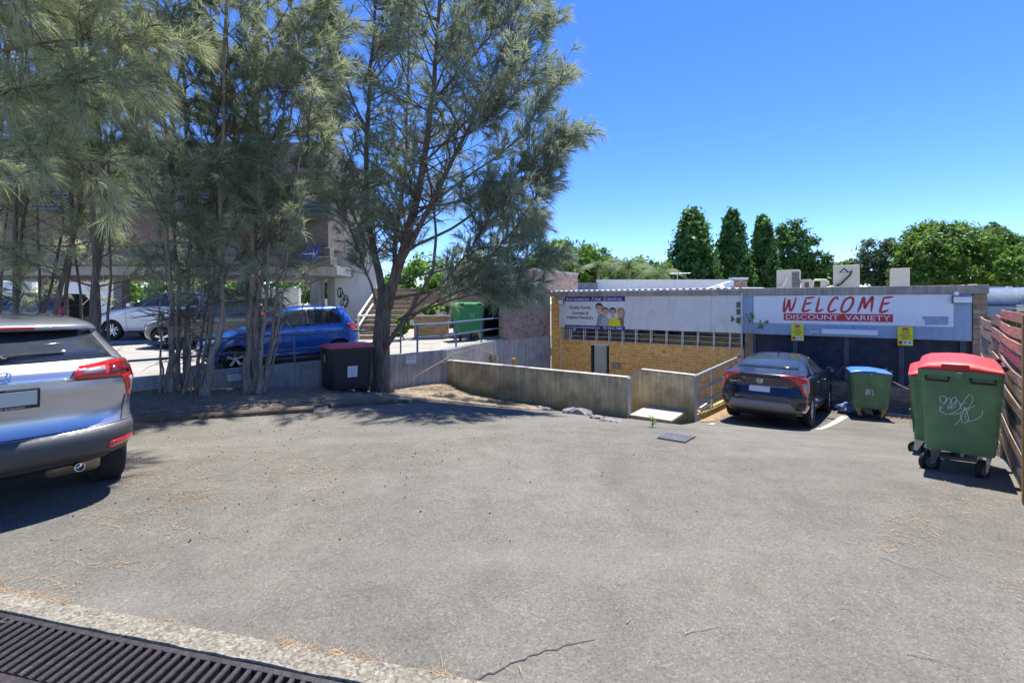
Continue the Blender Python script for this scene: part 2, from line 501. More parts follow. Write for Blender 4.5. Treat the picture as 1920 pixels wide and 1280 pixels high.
def bricks(parent, o, dv, length, z0, z1, course, bl, mat, mortar, rng, depth=0.06, gap=0.011, holes=(), maxn=300, thick=0.2, name='brick'):
    """running-bond brickwork whose face looks along dv x z; each brick a part, the lowest hidden ones joined"""
    o = Vector(o); dv = Vector(dv).normalized(); nrm = dv.cross(Zv)
    off = wloc(parent)
    mb = MB()
    segs = [(0, length, z0, z1)]
    for h in holes:                         # split the backing round the openings
        ns = []
        for s in segs:
            x0, x1, a0, a1 = s
            hx0, hx1, h0, h1 = max(h[0], x0), min(h[1], x1), max(h[2], a0), min(h[3], a1)
            if hx0 >= hx1 or h0 >= h1: ns.append(s); continue
            if x0 < hx0: ns.append((x0, hx0, a0, a1))
            if hx1 < x1: ns.append((hx1, x1, a0, a1))
            if a0 < h0: ns.append((hx0, hx1, a0, h0))
            if h1 < a1: ns.append((hx0, hx1, h1, a1))
        segs = ns
    for x0, x1, a0, a1 in segs:
        mb.obox(o + dv * x0 + nrm * -0.007 + Zv * (a0 - o.z), dv * (x1 - x0), nrm * -(thick), Zv * (a1 - a0))
    mb.build('mortar', mortar, parent)
    items = []
    n = int(round((z1 - z0) / course)); ch = (z1 - z0) / n
    for r in range(n):
        za, zb = z0 + r * ch, z0 + (r + 1) * ch
        zc = (za + zb) / 2
        x = -bl / 2 if r % 2 else 0.0
        while x < length - 1e-4:
            xa, xb = max(0, x), min(length, x + bl)
            x += bl
            if xb - xa < 0.03: continue
            pieces = [(xa, xb)]
            for h in holes:
                if h[2] < zc < h[3]:
                    q = []
                    for pa, pb in pieces:
                        if pb <= h[0] or pa >= h[1]: q.append((pa, pb)); continue
                        if pa < h[0] - 0.03: q.append((pa, h[0]))
                        if pb > h[1] + 0.03: q.append((h[1], pb))
                    pieces = q
            for pa, pb in pieces:
                items.append(((pa + pb) / 2, zc, pb - pa - gap, ch - gap))
    items.sort(key=lambda i: -i[1])
    rz = math.atan2(dv.y, dv.x)
    for x, z, l, h in items[:maxn]:
        me = brick_mesh(l, depth, h, mat)
        b = bpy.data.objects.new(name, me)
        p = o + dv * x - nrm * (depth / 2 + rng.uniform(-0.002, 0.003)); p.z = z
        b.location = p - off
        b.rotation_euler = (0, 0, rz)
        link(b, parent)
    if items[maxn:]:
        mb = MB()
        for x, z, l, h in items[maxn:]:
            p = o + dv * (x - l / 2); p.z = z - h / 2
            mb.obox(p, dv * l, nrm * -depth, Zv * h)
        tag(mb.build('lower_brickwork', mat, parent), kind='stuff')

def text(parent, body, origin, dv, up, width, height, mat, off=0.004, shear=0.0, bold=0.0, name='lettering', align='CENTER', local=False):
    """flat printed lettering fitted to width x height, centred on origin"""
    cu = bpy.data.curves.new(name, 'FONT')
    cu.body = body; cu.size = 1.0; cu.align_x = align; cu.align_y = 'CENTER'
    cu.shear = shear; cu.offset = bold; cu.extrude = 0.0; cu.resolution_u = 3
    cu.materials.append(mat)
    o = bpy.data.objects.new(name, cu)
    link(o, parent)
    dv = Vector(dv).normalized(); up = Vector(up).normalized(); n = dv.cross(up)
    p = Vector(origin) + n * off
    if not local and parent is not None: p -= wloc(parent)
    _texts.append((o, p, dv, up, n, width, height))
    return o
_texts = []
def fit_texts():
    dg = bpy.context.evaluated_depsgraph_get(); dg.update()
    dims = []
    for o, p, dv, up, n, w, h in _texts:
        bb = [Vector(c) for c in o.bound_box]
        x0, x1 = min(b.x for b in bb), max(b.x for b in bb)
        y0, y1 = min(b.y for b in bb), max(b.y for b in bb)
        dims.append((x0, x1, y0, y1))
    for (o, p, dv, up, n, w, h), (x0, x1, y0, y1) in zip(_texts, dims):
        sx, sy = w / max(x1 - x0, 1e-4), h / max(y1 - y0, 1e-4)
        q = p - dv * ((x0 + x1) / 2 * sx) - up * ((y0 + y1) / 2 * sy)
        ml = Matrix(((dv.x * sx, up.x * sy, n.x, q.x), (dv.y * sx, up.y * sy, n.y, q.y), (dv.z * sx, up.z * sy, n.z, q.z), (0, 0, 0, 1)))
        me = bpy.data.meshes.new_from_object(o.evaluated_get(dg))
        r = bpy.data.objects.new('lettering', me); link(r, o.parent); r.matrix_local = ml
        bpy.data.objects.remove(o)

def strokes(parent, name, lines, origin, dv, up, sx, sy, width, mat, off=0.005, n=None, local=False, taper=True):
    """hand-drawn flat strokes: lines are lists of (x, y) smoothed into ribbons"""
    dv = Vector(dv).normalized(); up = Vector(up).normalized(); nn = dv.cross(up)
    mb = MB()
    for li, ln in enumerate(lines):
        pts = [Vector((x * sx, y * sy, 0)) for x, y in ln]
        fine = []
        m = len(pts)
        for i in range(m - 1):
            p0, p1, p2, p3 = pts[max(i - 1, 0)], pts[i], pts[i + 1], pts[min(i + 2, m - 1)]
            for k in range(6):
                t = k / 6
                fine.append(0.5 * ((2 * p1) + (p2 - p0) * t + (2 * p0 - 5 * p1 + 4 * p2 - p3) * t * t + (3 * p1 - p0 - 3 * p2 + p3) * t ** 3))
        fine.append(pts[-1])
        vs = []; k = len(fine)
        for i, p in enumerate(fine):
            t = fine[min(i + 1, k - 1)] - fine[max(i - 1, 0)]
            if t.length < 1e-9: t = Vector((1, 0, 0))
            t.normalize(); s = Vector((-t.y, t.x, 0))
            wd = width * (0.5 + 0.5 * min(1, min(i, k - 1 - i) / 5.0)) if taper else width
            for sg in (-1, 1):
                q = p + s * wd / 2 * sg
                vs.append(Vector(origin) + dv * q.x + up * q.y + nn * (off + 0.0006 * li))
        mb.add(vs, [(2 * i, 2 * i + 2, 2 * i + 3, 2 * i + 1) for i in range(k - 1)])
    return mb.build(name, mat, parent, local=local, fix=False)

def flat(parent, name, poly, origin, dv, up, mat, off=0.003, thick=0.002, local=False):
    dv = Vector(dv).normalized(); up = Vector(up).normalized(); n = dv.cross(up)
    pts = [Vector(origin) + dv * x + up * y + n * (off - thick) for x, y in poly]
    return MB().prism(pts, n * thick).build(name, mat, parent, local=local)
def ell(cx, cy, rx, ry, n=18, a0=0, a1=2 * math.pi):
    return [(cx + rx * math.cos(a0 + (a1 - a0) * i / n), cy + ry * math.sin(a0 + (a1 - a0) * i / n)) for i in range(n if abs(a1 - a0) > 6.2 else n + 1)]

# ------------------------------------------------------------------ ground
mb = MB()
mb.add([(-900, -900, -1.86), (900, -900, -1.86), (900, 900, -1.86), (-900, 900, -1.86)], [(0, 1, 2, 3)])
tag(mb.build('ground', M['ground']), kind='structure')

# trench kerb line at the bottom left of the view
K0 = Vector((-2.93, 2.745, 0)); Kd = Vector((0.973, -0.230, 0)).normalized(); Kn = Vector((Kd.y, -Kd.x, 0))  # Kn points to the camera side
KW, TW = 0.125, 0.62
AE = -2.60                                          # kerb of the ramp railing: edge of the asphalt towards the sunken court
def asphalt_sheet():
    bm = bmesh.new()
    step = 0.2
    A0, A1, C0, C1 = -13.0, 16.0, -12.0, 15.22
    def strip(a0, a1, c0, c1):
        na, nc = max(1, round((a1 - a0) / step)), max(1, round((c1 - c0) / step))
        g = []
        for i in range(na + 1):
            r = []
            for j in range(nc + 1):
                p = AC(a0 + (a1 - a0) * i / na, c0 + (c1 - c0) * j / nc)
                bumpz = 0.008 * math.sin(p.x * 1.7 + 0.6 * p.y) + 0.006 * math.sin(p.y * 2.3 - p.x)
                r.append(bm.verts.new((p.x, p.y, ground_z(p.x, p.y) + (bumpz if p.y > 3.2 else 0))))
            g.append(r)
        for i in range(na):
            for j in range(nc):
                bm.faces.new((g[i][j], g[i + 1][j], g[i + 1][j + 1], g[i][j + 1]))
    strip(A0, AE, C0, 8.96); strip(AE, A1, C0, 8.96); strip(AE, A1, 8.96, C1)
    bmesh.ops.remove_doubles(bm, verts=bm.verts, dist=0.002)
    for o in (K0, K0 + Kn * (KW + TW)):
        geom = list(bm.verts) + list(bm.edges) + list(bm.faces)
        bmesh.ops.bisect_plane(bm, geom=geom, plane_co=o, plane_no=Kn, dist=1e-5)
    kill = [f for f in bm.faces if 0 < (f.calc_center_median() - K0).dot(Kn) < KW + TW]
    bmesh.ops.delete(bm, geom=kill, context='FACES')
    me = bpy.data.meshes.new('asphalt_yard'); bm.to_mesh(me); bm.free()
    me.shade_smooth(); me.materials.append(M['asphalt'])
    o = bpy.data.objects.new('asphalt_yard', me); link(o)
    return tag(o, 'worn pale grey asphalt yard sloping down to the shop', kind='structure')
yard = asphalt_sheet()

# exposed-aggregate kerb beside the trench
def mat_aggregate():
    m, nt, b = new_mat('exposed_aggregate')
    v = coords(nt)
    vo = nd(nt, 'ShaderNodeTexVoronoi'); vo.inputs['Scale'].default_value = 75
    nt.links.new(v, vo.inputs['Vector'])
    sp = nd(nt, 'ShaderNodeSeparateColor'); nt.links.new(vo.outputs['Color'], sp.inputs[0])
    c = ramp(nt, sp.outputs[0], [(0.0, (0.09, 0.085, 0.072)), (0.4, (0.175, 0.16, 0.13)), (0.8, (0.24, 0.22, 0.175)), (1.0, (0.32, 0.295, 0.24))])
    c = mixc(nt, 1.0, c, ramp(nt, noise(nt, v, 5, 6), [(0.3, 0.75), (0.7, 1.1)]), 'MULTIPLY')
    c = mixc(nt, ramp(nt, vo.outputs['Distance'], [(0.45, 0.0), (0.8, 0.6)]), c, (0.2, 0.17, 0.12))
    nt.links.new(c, b.inputs['Base Color']); b.inputs['Roughness'].default_value = 0.9
    bump(nt, b, vo.outputs['Distance'], -0.7, 0.012)
    return m
M['exposed'] = mat_aggregate()
rng = random.Random(3)
mb = MB()
n = 60; L0, L1 = -1.6, 3.9
top = []; 
for i in range(n + 1):
    s = L0 + (L1 - L0) * i / n
    j = rng.uniform(-0.006, 0.006)
    p = K0 + Kd * s
    top.append((p + Kn * (-0.004 + j), p + Kn * (KW + rng.uniform(-0.004, 0.004))))
vs = []
for a, b_ in top:
    vs += [a + Zv * 0.006, b_ + Zv * 0.006, b_ - Zv * 0.35, a - Zv * 0.05]
fs = []
for i in range(n):
    for k in range(4):
        fs.append((4 * i + k, 4 * i + (k + 1) % 4, 4 * i + 4 + (k + 1) % 4, 4 * i + 4 + k))
mb.add(vs, fs)
kerb = mb.build('trench_kerb', M['exposed'])
tag(kerb, 'pale exposed aggregate concrete kerb beside the drain grate', 'kerb')

# trench walls and floor
mb = MB()
p = K0 + Kd * L0 + Kn * KW
mb.obox(p - Zv * 0.40, Kd * (L1 - L0), Kn * TW, Zv * 0.02)
mb.obox(p + Kn * TW - Zv * 0.40, Kd * (L1 - L0), Kn * 0.04, Zv * 0.385)
tag(mb.build('drain_trench', M['conc_grey']), kind='structure')

# cast iron grate sections: frame, long bearers and every cross bar
gr = empty('drain_grate', K0 + Kd * 1.0 + Kn * (KW + 0.3) - Zv * 0.05, 0, 'black cast iron trench grate with slanting bars in the foreground', 'grate')
Bd = Vector((0.10, 0.995, 0)).normalized()           # direction of the bars
fr = MB()
p = K0 + Kd * L0 + Kn * (KW + 0.004)
fr.obox(p - Zv * 0.05, Kd * (L1 - L0), Kn * 0.03, Zv * 0.046)
fr.obox(p + Kn * (TW - 0.04) - Zv * 0.05, Kd * (L1 - L0), Kn * 0.03, Zv * 0.046)
fr.build('frame', M['iron'], gr, bevel=0.003)
for off in (0.30,):
    MB().obox(p + Kn * off - Zv * 0.052, Kd * (L1 - L0), Kn * 0.045, Zv * 0.045).build('bearer', M['iron'], gr, bevel=0.003)
bar_me = None
s = L0
pitch = 0.056
cosk = abs(Bd.dot(Kn))
while s < L1 - 0.05:
    base = K0 + Kd * s + Kn * (KW + 0.034)
    for seg in range(2):
        b0 = base - Bd * (seg * 0.315 / cosk)
        ln = (0.266 if seg == 0 else 0.235) / cosk
        if bar_me is None or seg not in bar_me:
            bar_me = bar_me or {}
            m_ = MB(); pw = 0.026
            perp = Kd * pw
            pr = [Vector((0, 0, -0.05)), perp * 1 + Vector((0, 0, -0.05)), perp * 1.0 + Vector((0, 0, -0.010)), perp * 0.85 + Vector((0, 0, -0.004)), perp * 0.15 + Vector((0, 0, -0.004)), Vector((0, 0, -0.010))]
            m_.prism(pr, -Bd * ln)
            o = m_.build('bar', M['iron'], gr, local=True)
            bar_me[seg] = o.data
        else:
            o = bpy.data.objects.new('bar', bar_me[seg]); link(o, gr)
        o.location = b0 - wloc(gr)
        o.location.z += rng.uniform(-0.002, 0.001)
    s += pitch

# crack in the asphalt running on from the kerb end
mb = MB()
pts = [(888, 1278), (898, 1274), (915, 1262), (926, 1263), (950, 1249), (958, 1243), (985, 1236), (992, 1229), (1010, 1226), (1022, 1219), (1045, 1218), (1058, 1210), (1075, 1207), (1115, 1199)]
vs = []
for i, (x, y) in enumerate(pts):
    d = CH * FPX / (y - HOR); q = at(x, y, d); q.z = 0.003
    wd = 0.0045 * (1 - i / len(pts)) + 0.0015
    vs += [q + Vector((0, wd, 0)), q - Vector((0, wd, 0))]
mb.add(vs, [(2 * i, 2 * i + 1, 2 * i + 3, 2 * i + 2) for i in range(len(pts) - 1)])
mb.build('crack', M['ink'], yard, fix=False)

def sheet_on_ground(name, poly, mat, parent, h=0.004):
    """thin sheet of paint or metal following the ground"""
    bm = bmesh.new()
    f = bm.faces.new([bm.verts.new((p[0], p[1], 0)) for p in poly])
    xs = [p[0] for p in poly]; ys = [p[1] for p in poly]
    for k in np.arange(min(xs), max(xs), 0.2):
        bmesh.ops.bisect_plane(bm, geom=list(bm.verts) + list(bm.edges) + list(bm.faces), plane_co=(k, 0, 0), plane_no=(1, 0, 0))
    for k in np.arange(min(ys), max(ys), 0.2):
        bmesh.ops.bisect_plane(bm, geom=list(bm.verts) + list(bm.edges) + list(bm.faces), plane_co=(0, k, 0), plane_no=(0, 1, 0))
    for v in bm.verts:
        bumpz = 0.008 * math.sin(v.co.x * 1.7 + 0.6 * v.co.y) + 0.006 * math.sin(v.co.y * 2.3 - v.co.x)
        v.co.z = ground_z(v.co.x, v.co.y) + bumpz + h
    bmesh.ops.recalc_face_normals(bm, faces=bm.faces)
    me = bpy.data.meshes.new(name); bm.to_mesh(me); bm.free(); me.materials.append(mat)
    o = bpy.data.objects.new(name, me); link(o, parent)
    return o
# bay line beside the dark sedan
def gray(px, py):
    d = 8.0
    for _ in range(40): d = 0.5 * d + 0.5 * (CH - ground_z((px - 960) / FPX * d, d)) * FPX / (py - HOR)
    return Vector(((px - 960) / FPX * d, d, 0))
q_ = [gray(x, y) for x, y in ((1526, 806), (1540, 806), (1592, 781), (1576, 780))]
sheet_on_ground('bay_line', q_, M['line'], yard, 0.007)
p0 = AC(-2.32, 9.75)
sheet_on_ground('bay_line', [p0, p0 + E * 0.09, p0 + E * 0.09 + Wd * 0.35, p0 + Wd * 0.35], M['line'], yard, 0.007)

# ------------------------------------------------------------------ low concrete wall, landing, chamfered wall, ramp kerb and rail
aL, aR = -8.40, -3.62
mb = MB()
def gz(a, c): p = AC(a, c); return ground_z(p.x, p.y)
mb.acbox(aL, aR, 8.92, 9.07, -1.85, 0.172)
o = mb.build('low_wall', M['conc_low'], None, bevel=0.008)
tag(o, 'long low mossy concrete wall edging the asphalt in front of the court', 'wall')
mb = MB(); mb.acbox(aL + 0.02, aR + 0.008, 8.905, 9.085, 0.174, 0.196)
mb.acbox(aR + 0.003, aR + 0.028, 8.915, 9.075, -0.72, 0.172)
mb.build('coping', M['conc_pale'], o, bevel=0.006)
land = empty('concrete_landing', AC(-3.2, 9.4, -0.75), 0, 'pale concrete landing slab at the open end of the low wall', 'landing')
MB().acbox(-3.585, -2.76, 8.94, 9.93, -0.95, -0.545).build('slab', M['conc_low'], land, bevel=0.012)
MB().acbox(-3.580, -2.765, 8.945, 9.93, -0.543, -0.535).build('slab_top', M['conc_pale'], land)
mb = MB()
def P(a, z): return AC(a, 9.95, z)
mb.prism([P(-4.05, -1.84), P(-2.62, -1.84), P(-2.62, 0.175), P(-3.72, 0.205), P(-4.05, 0.04)], Wd * 0.15)
o = mb.build('chamfered_wall', M['conc_low'], None, bevel=0.008)
tag(o, 'short concrete wall with sloping corner behind the landing slab', 'wall')
mb = MB()
mb.prism([AC(-4.05, 9.94, 0.045), AC(-3.72, 9.94, 0.210), AC(-2.615, 9.94, 0.180), AC(-2.615, 9.94, 0.196), AC(-3.725, 9.94, 0.228), AC(-4.055, 9.94, 0.06)], Wd * 0.17)
mb.acbox(-2.618, -2.60, 9.94, 10.11, -0.80, 0.178)
mb.build('coping', M['conc_pale'], o)
# steps down behind the low wall
st = empty('court_steps', AC(-4.4, 9.5, -1.8), 0, 'concrete steps dropping into the sunken court behind the low wall', 'steps')
for k in range(6):
    MB().acbox(-3.62 - 0.3 * (k + 1), -3.62 - 0.3 * k, 9.09, 9.93, -1.84, -0.56 - 0.18 * (k + 1)).build('step', M['conc_pale'], st, bevel=0.006)
mb = MB()
for k in range(16):
    c = 10.12 + k * 0.32
    mb.acbox(-2.78, -2.605, c, c + 0.32, -1.84, gz(-2.6, c) + 0.13)
o = mb.build('ramp_kerb', M['conc_low'], None, bevel=0.005)
tag(o, 'rough concrete kerb under the white handrail beside the dark sedan', 'kerb')
ra = empty('court_handrail', AC(-2.66, 11.5, -0.6), 0, 'white pipe handrail with wire infill beside the parked dark sedan', 'handrail')
def hz(c, f): return (0.165 - 0.005 * (c - 10)) - f
for f_, r_ in ((0.02, 0.026), (0.36, 0.022), (0.68, 0.022)):
    MB().tube([AC(-2.66, c, hz(c, f_)) for c in (10.1, 12, 14.9)], r_, 10).build('rail', M['galv'], ra, smooth=True)
for c in (11.6, 13.2, 14.8):
    MB().tube([AC(-2.66, c, gz(-2.6, c) + 0.12), AC(-2.66, c, hz(c, 0.02))], 0.024, 10).build('post', M['galv'], ra, smooth=True)
for k in range(1, 9):
    f_ = 0.02 + 0.34 * (k / 4.5)
    if abs(f_ - 0.36) < 0.03 or f_ > 0.66: continue
    MB().tube([AC(-2.66, c, hz(c, f_)) for c in (10.1, 14.9)], 0.004, 5).build('wire', M['galv'], ra)
# junk on the kerb: pale concrete offcut
MB().obox(AC(-2.78, 10.75, gz(-2.6, 10.8) + 0.135), E * 0.16, Wd * 0.55, Zv * 0.09).build('concrete_offcut', M['conc_pale'], None, bevel=0.01)
tag(bpy.data.objects['concrete_offcut'], 'pale block of concrete lying on the kerb under the handrail', 'block')
# square drain cover on the asphalt
dc = at(1268, 823, CH * FPX / 256 * 1.3)
q = [at(x, y, 8.2) for x, y in ((1231, 822), (1252, 813), (1306, 820), (1285, 831))]
pl = []
for x, y in ((1231, 822), (1252, 813), (1306, 820), (1285, 831)):
    d = 8.0
    for _ in range(30):
        X = (x - 960) / FPX * d
        d = (CH - ground_z(X, d)) * FPX / (y - HOR)
    pl.append(((x - 960) / FPX * d, d))
o = sheet_on_ground('drain_cover', pl, M['iron'], None, 0.012)
tag(o, 'purple-grey metal drain cover set in the asphalt near the landing', 'drain cover')
cx = sum(p[0] for p in pl) / 4; cy = sum(p[1] for p in pl) / 4
a_, b_, c_, d_ = [Vector((p[0], p[1], 0)) for p in pl]
for k in range(1, 12):
    t = k / 12
    s0 = a_.lerp(d_, t); s1 = b_.lerp(c_, t); r = (c_ - b_).normalized() * 0.012
    s0 = s0.lerp(s1, 0.04); s1 = s1.lerp(s0, 0.04)
    sheet_on_ground('rib', [s0, s1, s1 + r, s0 + r], M['steel'], o, 0.018)

# ------------------------------------------------------------------ retaining wall and car-park deck (left)
Q = Vector((-1.646, 12.14, 0)); Vd = Vector((0.803, 0.596, 0)); Vn = Vector((0.596, -0.803, 0))   # Vn faces the yard
Eend = Vector((-0.21, 15.5, 0))
def rw(s): return Q - Vd * s                       # along the wall to the left
def rtop(s): return 0.455 - 0.022 * s
mb = MB()
N = 14; prev = None; vs = []
for i in range(N + 1):
    s = 14.0 * i / N
    p = rw(s); z = rtop(s)
    vs += [p + Zv * z, p - Vn * 0.2 + Zv * z, p - Vn * 0.2 - Zv * 1.85, p - Zv * 1.85]
fs = [(4 * i + k, 4 * i + (k + 1) % 4, 4 * i + 4 + (k + 1) % 4, 4 * i + 4 + k) for i in range(N) for k in range(4)]
fs += [(0, 1, 2, 3), tuple(4 * N + k for k in (3, 2, 1, 0))]
mb.add(vs, fs)
rwall = mb.build('retaining_wall', M['conc_grey'], None)
tag(rwall, 'streaked grey concrete retaining wall behind the she-oaks', 'wall')
d2 = (Eend - Q).normalized(); n2 = Vector((d2.y, -d2.x, 0)); L2 = (Eend - Q).length
mb = MB()
a_, b_ = Q.copy(), Eend.copy()
mb.add([a_ + Zv * 0.455, b_ + Zv * 0.50, b_ - n2 * 0.2 + Zv * 0.50, a_ - n2 * 0.2 + Zv * 0.455, a_ - Zv * 1.85, b_ - Zv * 1.85, b_ - n2 * 0.2 - Zv * 1.85, a_ - n2 * 0.2 - Zv * 1.85],
       [(0, 1, 2, 3), (4, 7, 6, 5), (0, 4, 5, 1), (1, 5, 6, 2), (2, 6, 7, 3), (3, 7, 4, 0)])
o = mb.build('platform_wall', M['conc_grey'])
tag(o, 'dark stained concrete platform wall below the green bins', 'wall')

def grid_sheet(name, fn, us, vs_, mat):
    mb = MB(); nu, nv = len(us), len(vs_)
    mb.add([fn(u, v) for u in us for v in vs_], [(i * nv + j, (i + 1) * nv + j, (i + 1) * nv + j + 1, i * nv + j + 1) for i in range(nu - 1) for j in range(nv - 1)])
    return mb.build(name, mat, smooth=True)
def deck_pt(u, v):
    # u along the wall line (0 at Q, to the left), v away from it
    p = rw(u) - Vn * (0.19 + v)
    return Vector((p.x, p.y, deck_z(p.x, p.y)))
dk = grid_sheet('parking_deck', deck_pt, [i * 1.0 - 6 for i in range(8)] + [3, 5, 8, 12, 16, 24, 34], [0, 1, 2, 4, 7, 11, 16, 22, 30], M['deck'])
# trim: deck must not pass over the court: keep what lies left of the platform wall
bm = bmesh.new(); bm.from_mesh(dk.data)
bmesh.ops.bisect_plane(bm, geom=list(bm.verts) + list(bm.edges) + list(bm.faces), plane_co=Q - n2 * 0.1, plane_no=n2, clear_outer=True)
bm.to_mesh(dk.data); bm.free()
tag(dk, 'pale concrete parking deck behind the retaining wall', kind='structure')

def pipe_rail(name, label, base, hts, post_ts, mat, r=0.021, group=None):
    """base: polyline of base points; hts: rail heights"""
    base = [Vector(p) for p in base]
    root = empty(name, base[len(base) // 2], 0, label, 'railing', group)
    for h in hts:
        MB().tube([p + Zv * h for p in base], r, 8).build('rail', mat, root, smooth=True)
    cum = [0]
    for a, b in zip(base, base[1:]): cum.append(cum[-1] + (b - a).length)
    for t in post_ts:
        s = t * cum[-1]
        for i in range(len(base) - 1):
            if s <= cum[i + 1] + 1e-6:
                p = base[i].lerp(base[i + 1], (s - cum[i]) / (cum[i + 1] - cum[i])); break
        MB().tube([p - Zv * 0.02, p + Zv * (max(hts) - 0.01)], r * 0.95, 8).build('post', mat, root, smooth=True)
    return root
base = [rw(s) - Vn * 0.1 + Zv * rtop(s) for s in (8.6, 6.0, 3.6, 1.2)]
pipe_rail('deck_railing', 'thin blue-grey pipe railing on the retaining wall beside the blue hatchback', base, (0.60, 0.30), (0.0, 0.17, 0.42, 0.68, 1.0), M['rail_blue'])
base = [rw(0.9) - Vn * 0.1 + Zv * rtop(0.9), Q - n2 * 0.1 + Zv * 0.455, Eend - n2 * 0.1 + Zv * 0.50]
pipe_rail('platform_railing', 'blue pipe railing on the platform in front of the green bins', base, (0.66, 0.34), (0.03, 0.33, 0.66, 0.99), M['rail_blue'], 0.026)

# reserved signs on the retaining wall
def wall_sign(label, s, zc, w, h, lines, header, mats, group=None, tilt=0.0):
    p = rw(s) + Vn * 0.006; p.z = zc
    root = empty('reserved_sign', p, 0, label, 'sign', group)
    dv = Vd; up = Zv
    flat(root, 'plate', [(-w / 2, -h / 2), (w / 2, -h / 2), (w / 2, h / 2), (-w / 2, h / 2)], p, dv, up, M['paper'], 0.006, 0.006)
    y = h / 2
    if header:
        flat(root, 'header', [(-w / 2 + .012, h / 2 - h * 0.44), (w / 2 - .012, h / 2 - h * 0.44), (w / 2 - .012, h / 2 - .012), (-w / 2 + .012, h / 2 - .012)], p, dv, up, M['sign_blue'], 0.009, 0.002)
        text(root, header, p + Zv * (h / 2 - h * 0.235), dv, up, w * 0.84, h * 0.24, M['paper'], 0.012, bold=0.015)
        y = h / 2 - h * 0.50
        n = len(lines)
        for i, t in enumerate(lines):
            text(root, t, p + Zv * (y - h * (0.11 + 0.22 * i)), dv, up, w * (0.88 if i == 0 else 0.72), h * 0.13, M['sign_blue'], 0.010)
    else:
        n = len(lines)
        for i, t in enumerate(lines):
            text(root, t, p + Zv * (h / 2 - h * (i + 0.5) / n), dv, up, w * 0.86, h * 0.20, M['sign_blue'], 0.010, bold=0.012)
    return root
M['sign_blue'] = pm('sign_blue', (0.02, 0.07, 0.22), 0.5, var=0.08, scale=6)
wall_sign('blue and white reserved sign on the retaining wall, partly behind the silver car', 6.52, 0.205, 0.36, 0.235, ['DENTAL PRACTICE', 'PATIENTS ONLY.'], 'RESERVED', None)
wall_sign('blue and white reserved sign on the wall beside the slim tree stems', 4.62, 0.25, 0.36, 0.235, ['DENTAL PRACTICE', 'PATIENTS ONLY.'], 'RESERVED', None)
wall_sign('small white reserved parking sign right of the big tree trunk', 0.98, 0.285, 0.25, 0.20, ['RESERVED', 'PARKING', 'SUITE 3'], None, None)
# ------------------------------------------------------------------ shop building
CF = 15.30                                            # wall plane
CS = 15.08                                            # fascia face
aG0, aG1, aS1 = fa(1036, CF), AE - 0.03, fa(1850, CF) # gold part | shop part
rngb = random.Random(11)
shop = empty('shop_building', AC((aG0 + aS1) / 2, CF, -1.85), 0, 'long low shop with panelled fascia, gold brick end and dark roller shutters', 'building')
ZT = 2.03
# gold brick wall with window strip and door
wz0, wz1 = 0.315, 0.80
aw0 = fa(1070, CF); ad0, ad1 = fa(1108, CF), fa(1142, CF)
dz1 = 0.21
bricks(shop, AC(aG0 + 0.42, CF, -1.85), E, aG1 - aG0 - 0.42, -1.2, wz0, 0.0942, 0.245, M['brick_gold'], M['mortar_gold'], rngb, holes=[(ad0 - aG0 - 0.42, ad1 - aG0 - 0.42, -2, dz1)])
bricks(shop, AC(aG0, CF - 0.10, -1.85), E, 0.41, -1.2, 1.85, 0.0942, 0.245, M['brick_gold'], M['mortar_gold'], rngb, thick=0.3)
# core behind the gold wall, room behind the window strip
mb = MB()
mb.acbox(aG0 + 0.1, aG1, CF + 0.21, CF + 0.30, -1.85, wz0 - 0.02)
mb.acbox(aG0 + 0.1, aG1, CF + 3.0, CF + 3.1, wz0 - 0.02, ZT - 0.1)
mb.acbox(aG0 + 0.1, aG1, CF + 0.30, CF + 3.0, wz0 - 0.12, wz0 - 0.02)
mb.build('inner_wall', M['cream'], shop)
for px0, px1, h0, h1, m in ((1085, 1120, .1, .42, 'inkgrey'), (1200, 1245, .0, .35, 'white'), (1262, 1300, .05, .45, 'cream'), (1318, 1345, .0, .4, 'brick_brown'), (1350, 1385, .1, .4, 'white')):
    MB().acbox(fa(px0, CF + .6), fa(px1, CF + .6), CF + 0.7, CF + 1.1, wz0 - 0.02 + h0, wz0 + h1).build('interior_cabinet', M[m], shop, bevel=0.01)
wa = [fa(x, CF) for x in (1070, 1096, 1119, 1143, 1168, 1193, 1221, 1250, 1280, 1309, 1339, 1369, 1391)]
def mat_clear():
    m = bpy.data.materials.new('window_glass'); m.use_nodes = True
    nt = m.node_tree; nt.nodes.clear()
    out = nd(nt, 'ShaderNodeOutputMaterial'); t = nd(nt, 'ShaderNodeBsdfTransparent'); g = nd(nt, 'ShaderNodeBsdfGlossy')
    t.inputs[0].default_value = (0.50, 0.53, 0.52, 1); g.inputs['Roughness'].default_value = 0.03
    f = nd(nt, 'ShaderNodeFresnel'); f.inputs[0].default_value = 1.5
    ad = nd(nt, 'ShaderNodeMath', operation='ADD'); ad.inputs[1].default_value = 0.05
    nt.links.new(f.outputs[0], ad.inputs[0])
    mx = nd(nt, 'ShaderNodeMixShader'); nt.links.new(ad.outputs[0], mx.inputs[0])
    nt.links.new(t.outputs[0], mx.inputs[1]); nt.links.new(g.outputs[0], mx.inputs[2]); nt.links.new(mx.outputs[0], out.inputs[0])
    return m
M['clear'] = mat_clear()
for i in range(len(wa) - 1):
    f = MB().acbox(wa[i] - 0.015, wa[i] + 0.015, CF + 0.07, CF + 0.10, wz0, wz1).build('window_frame', M['white'], shop)
    MB().acbox(wa[i] + 0.017, wa[i + 1] - 0.017, CF + 0.08, CF + 0.086, wz0 + 0.01, wz1).build('pane', M['clear'], f)
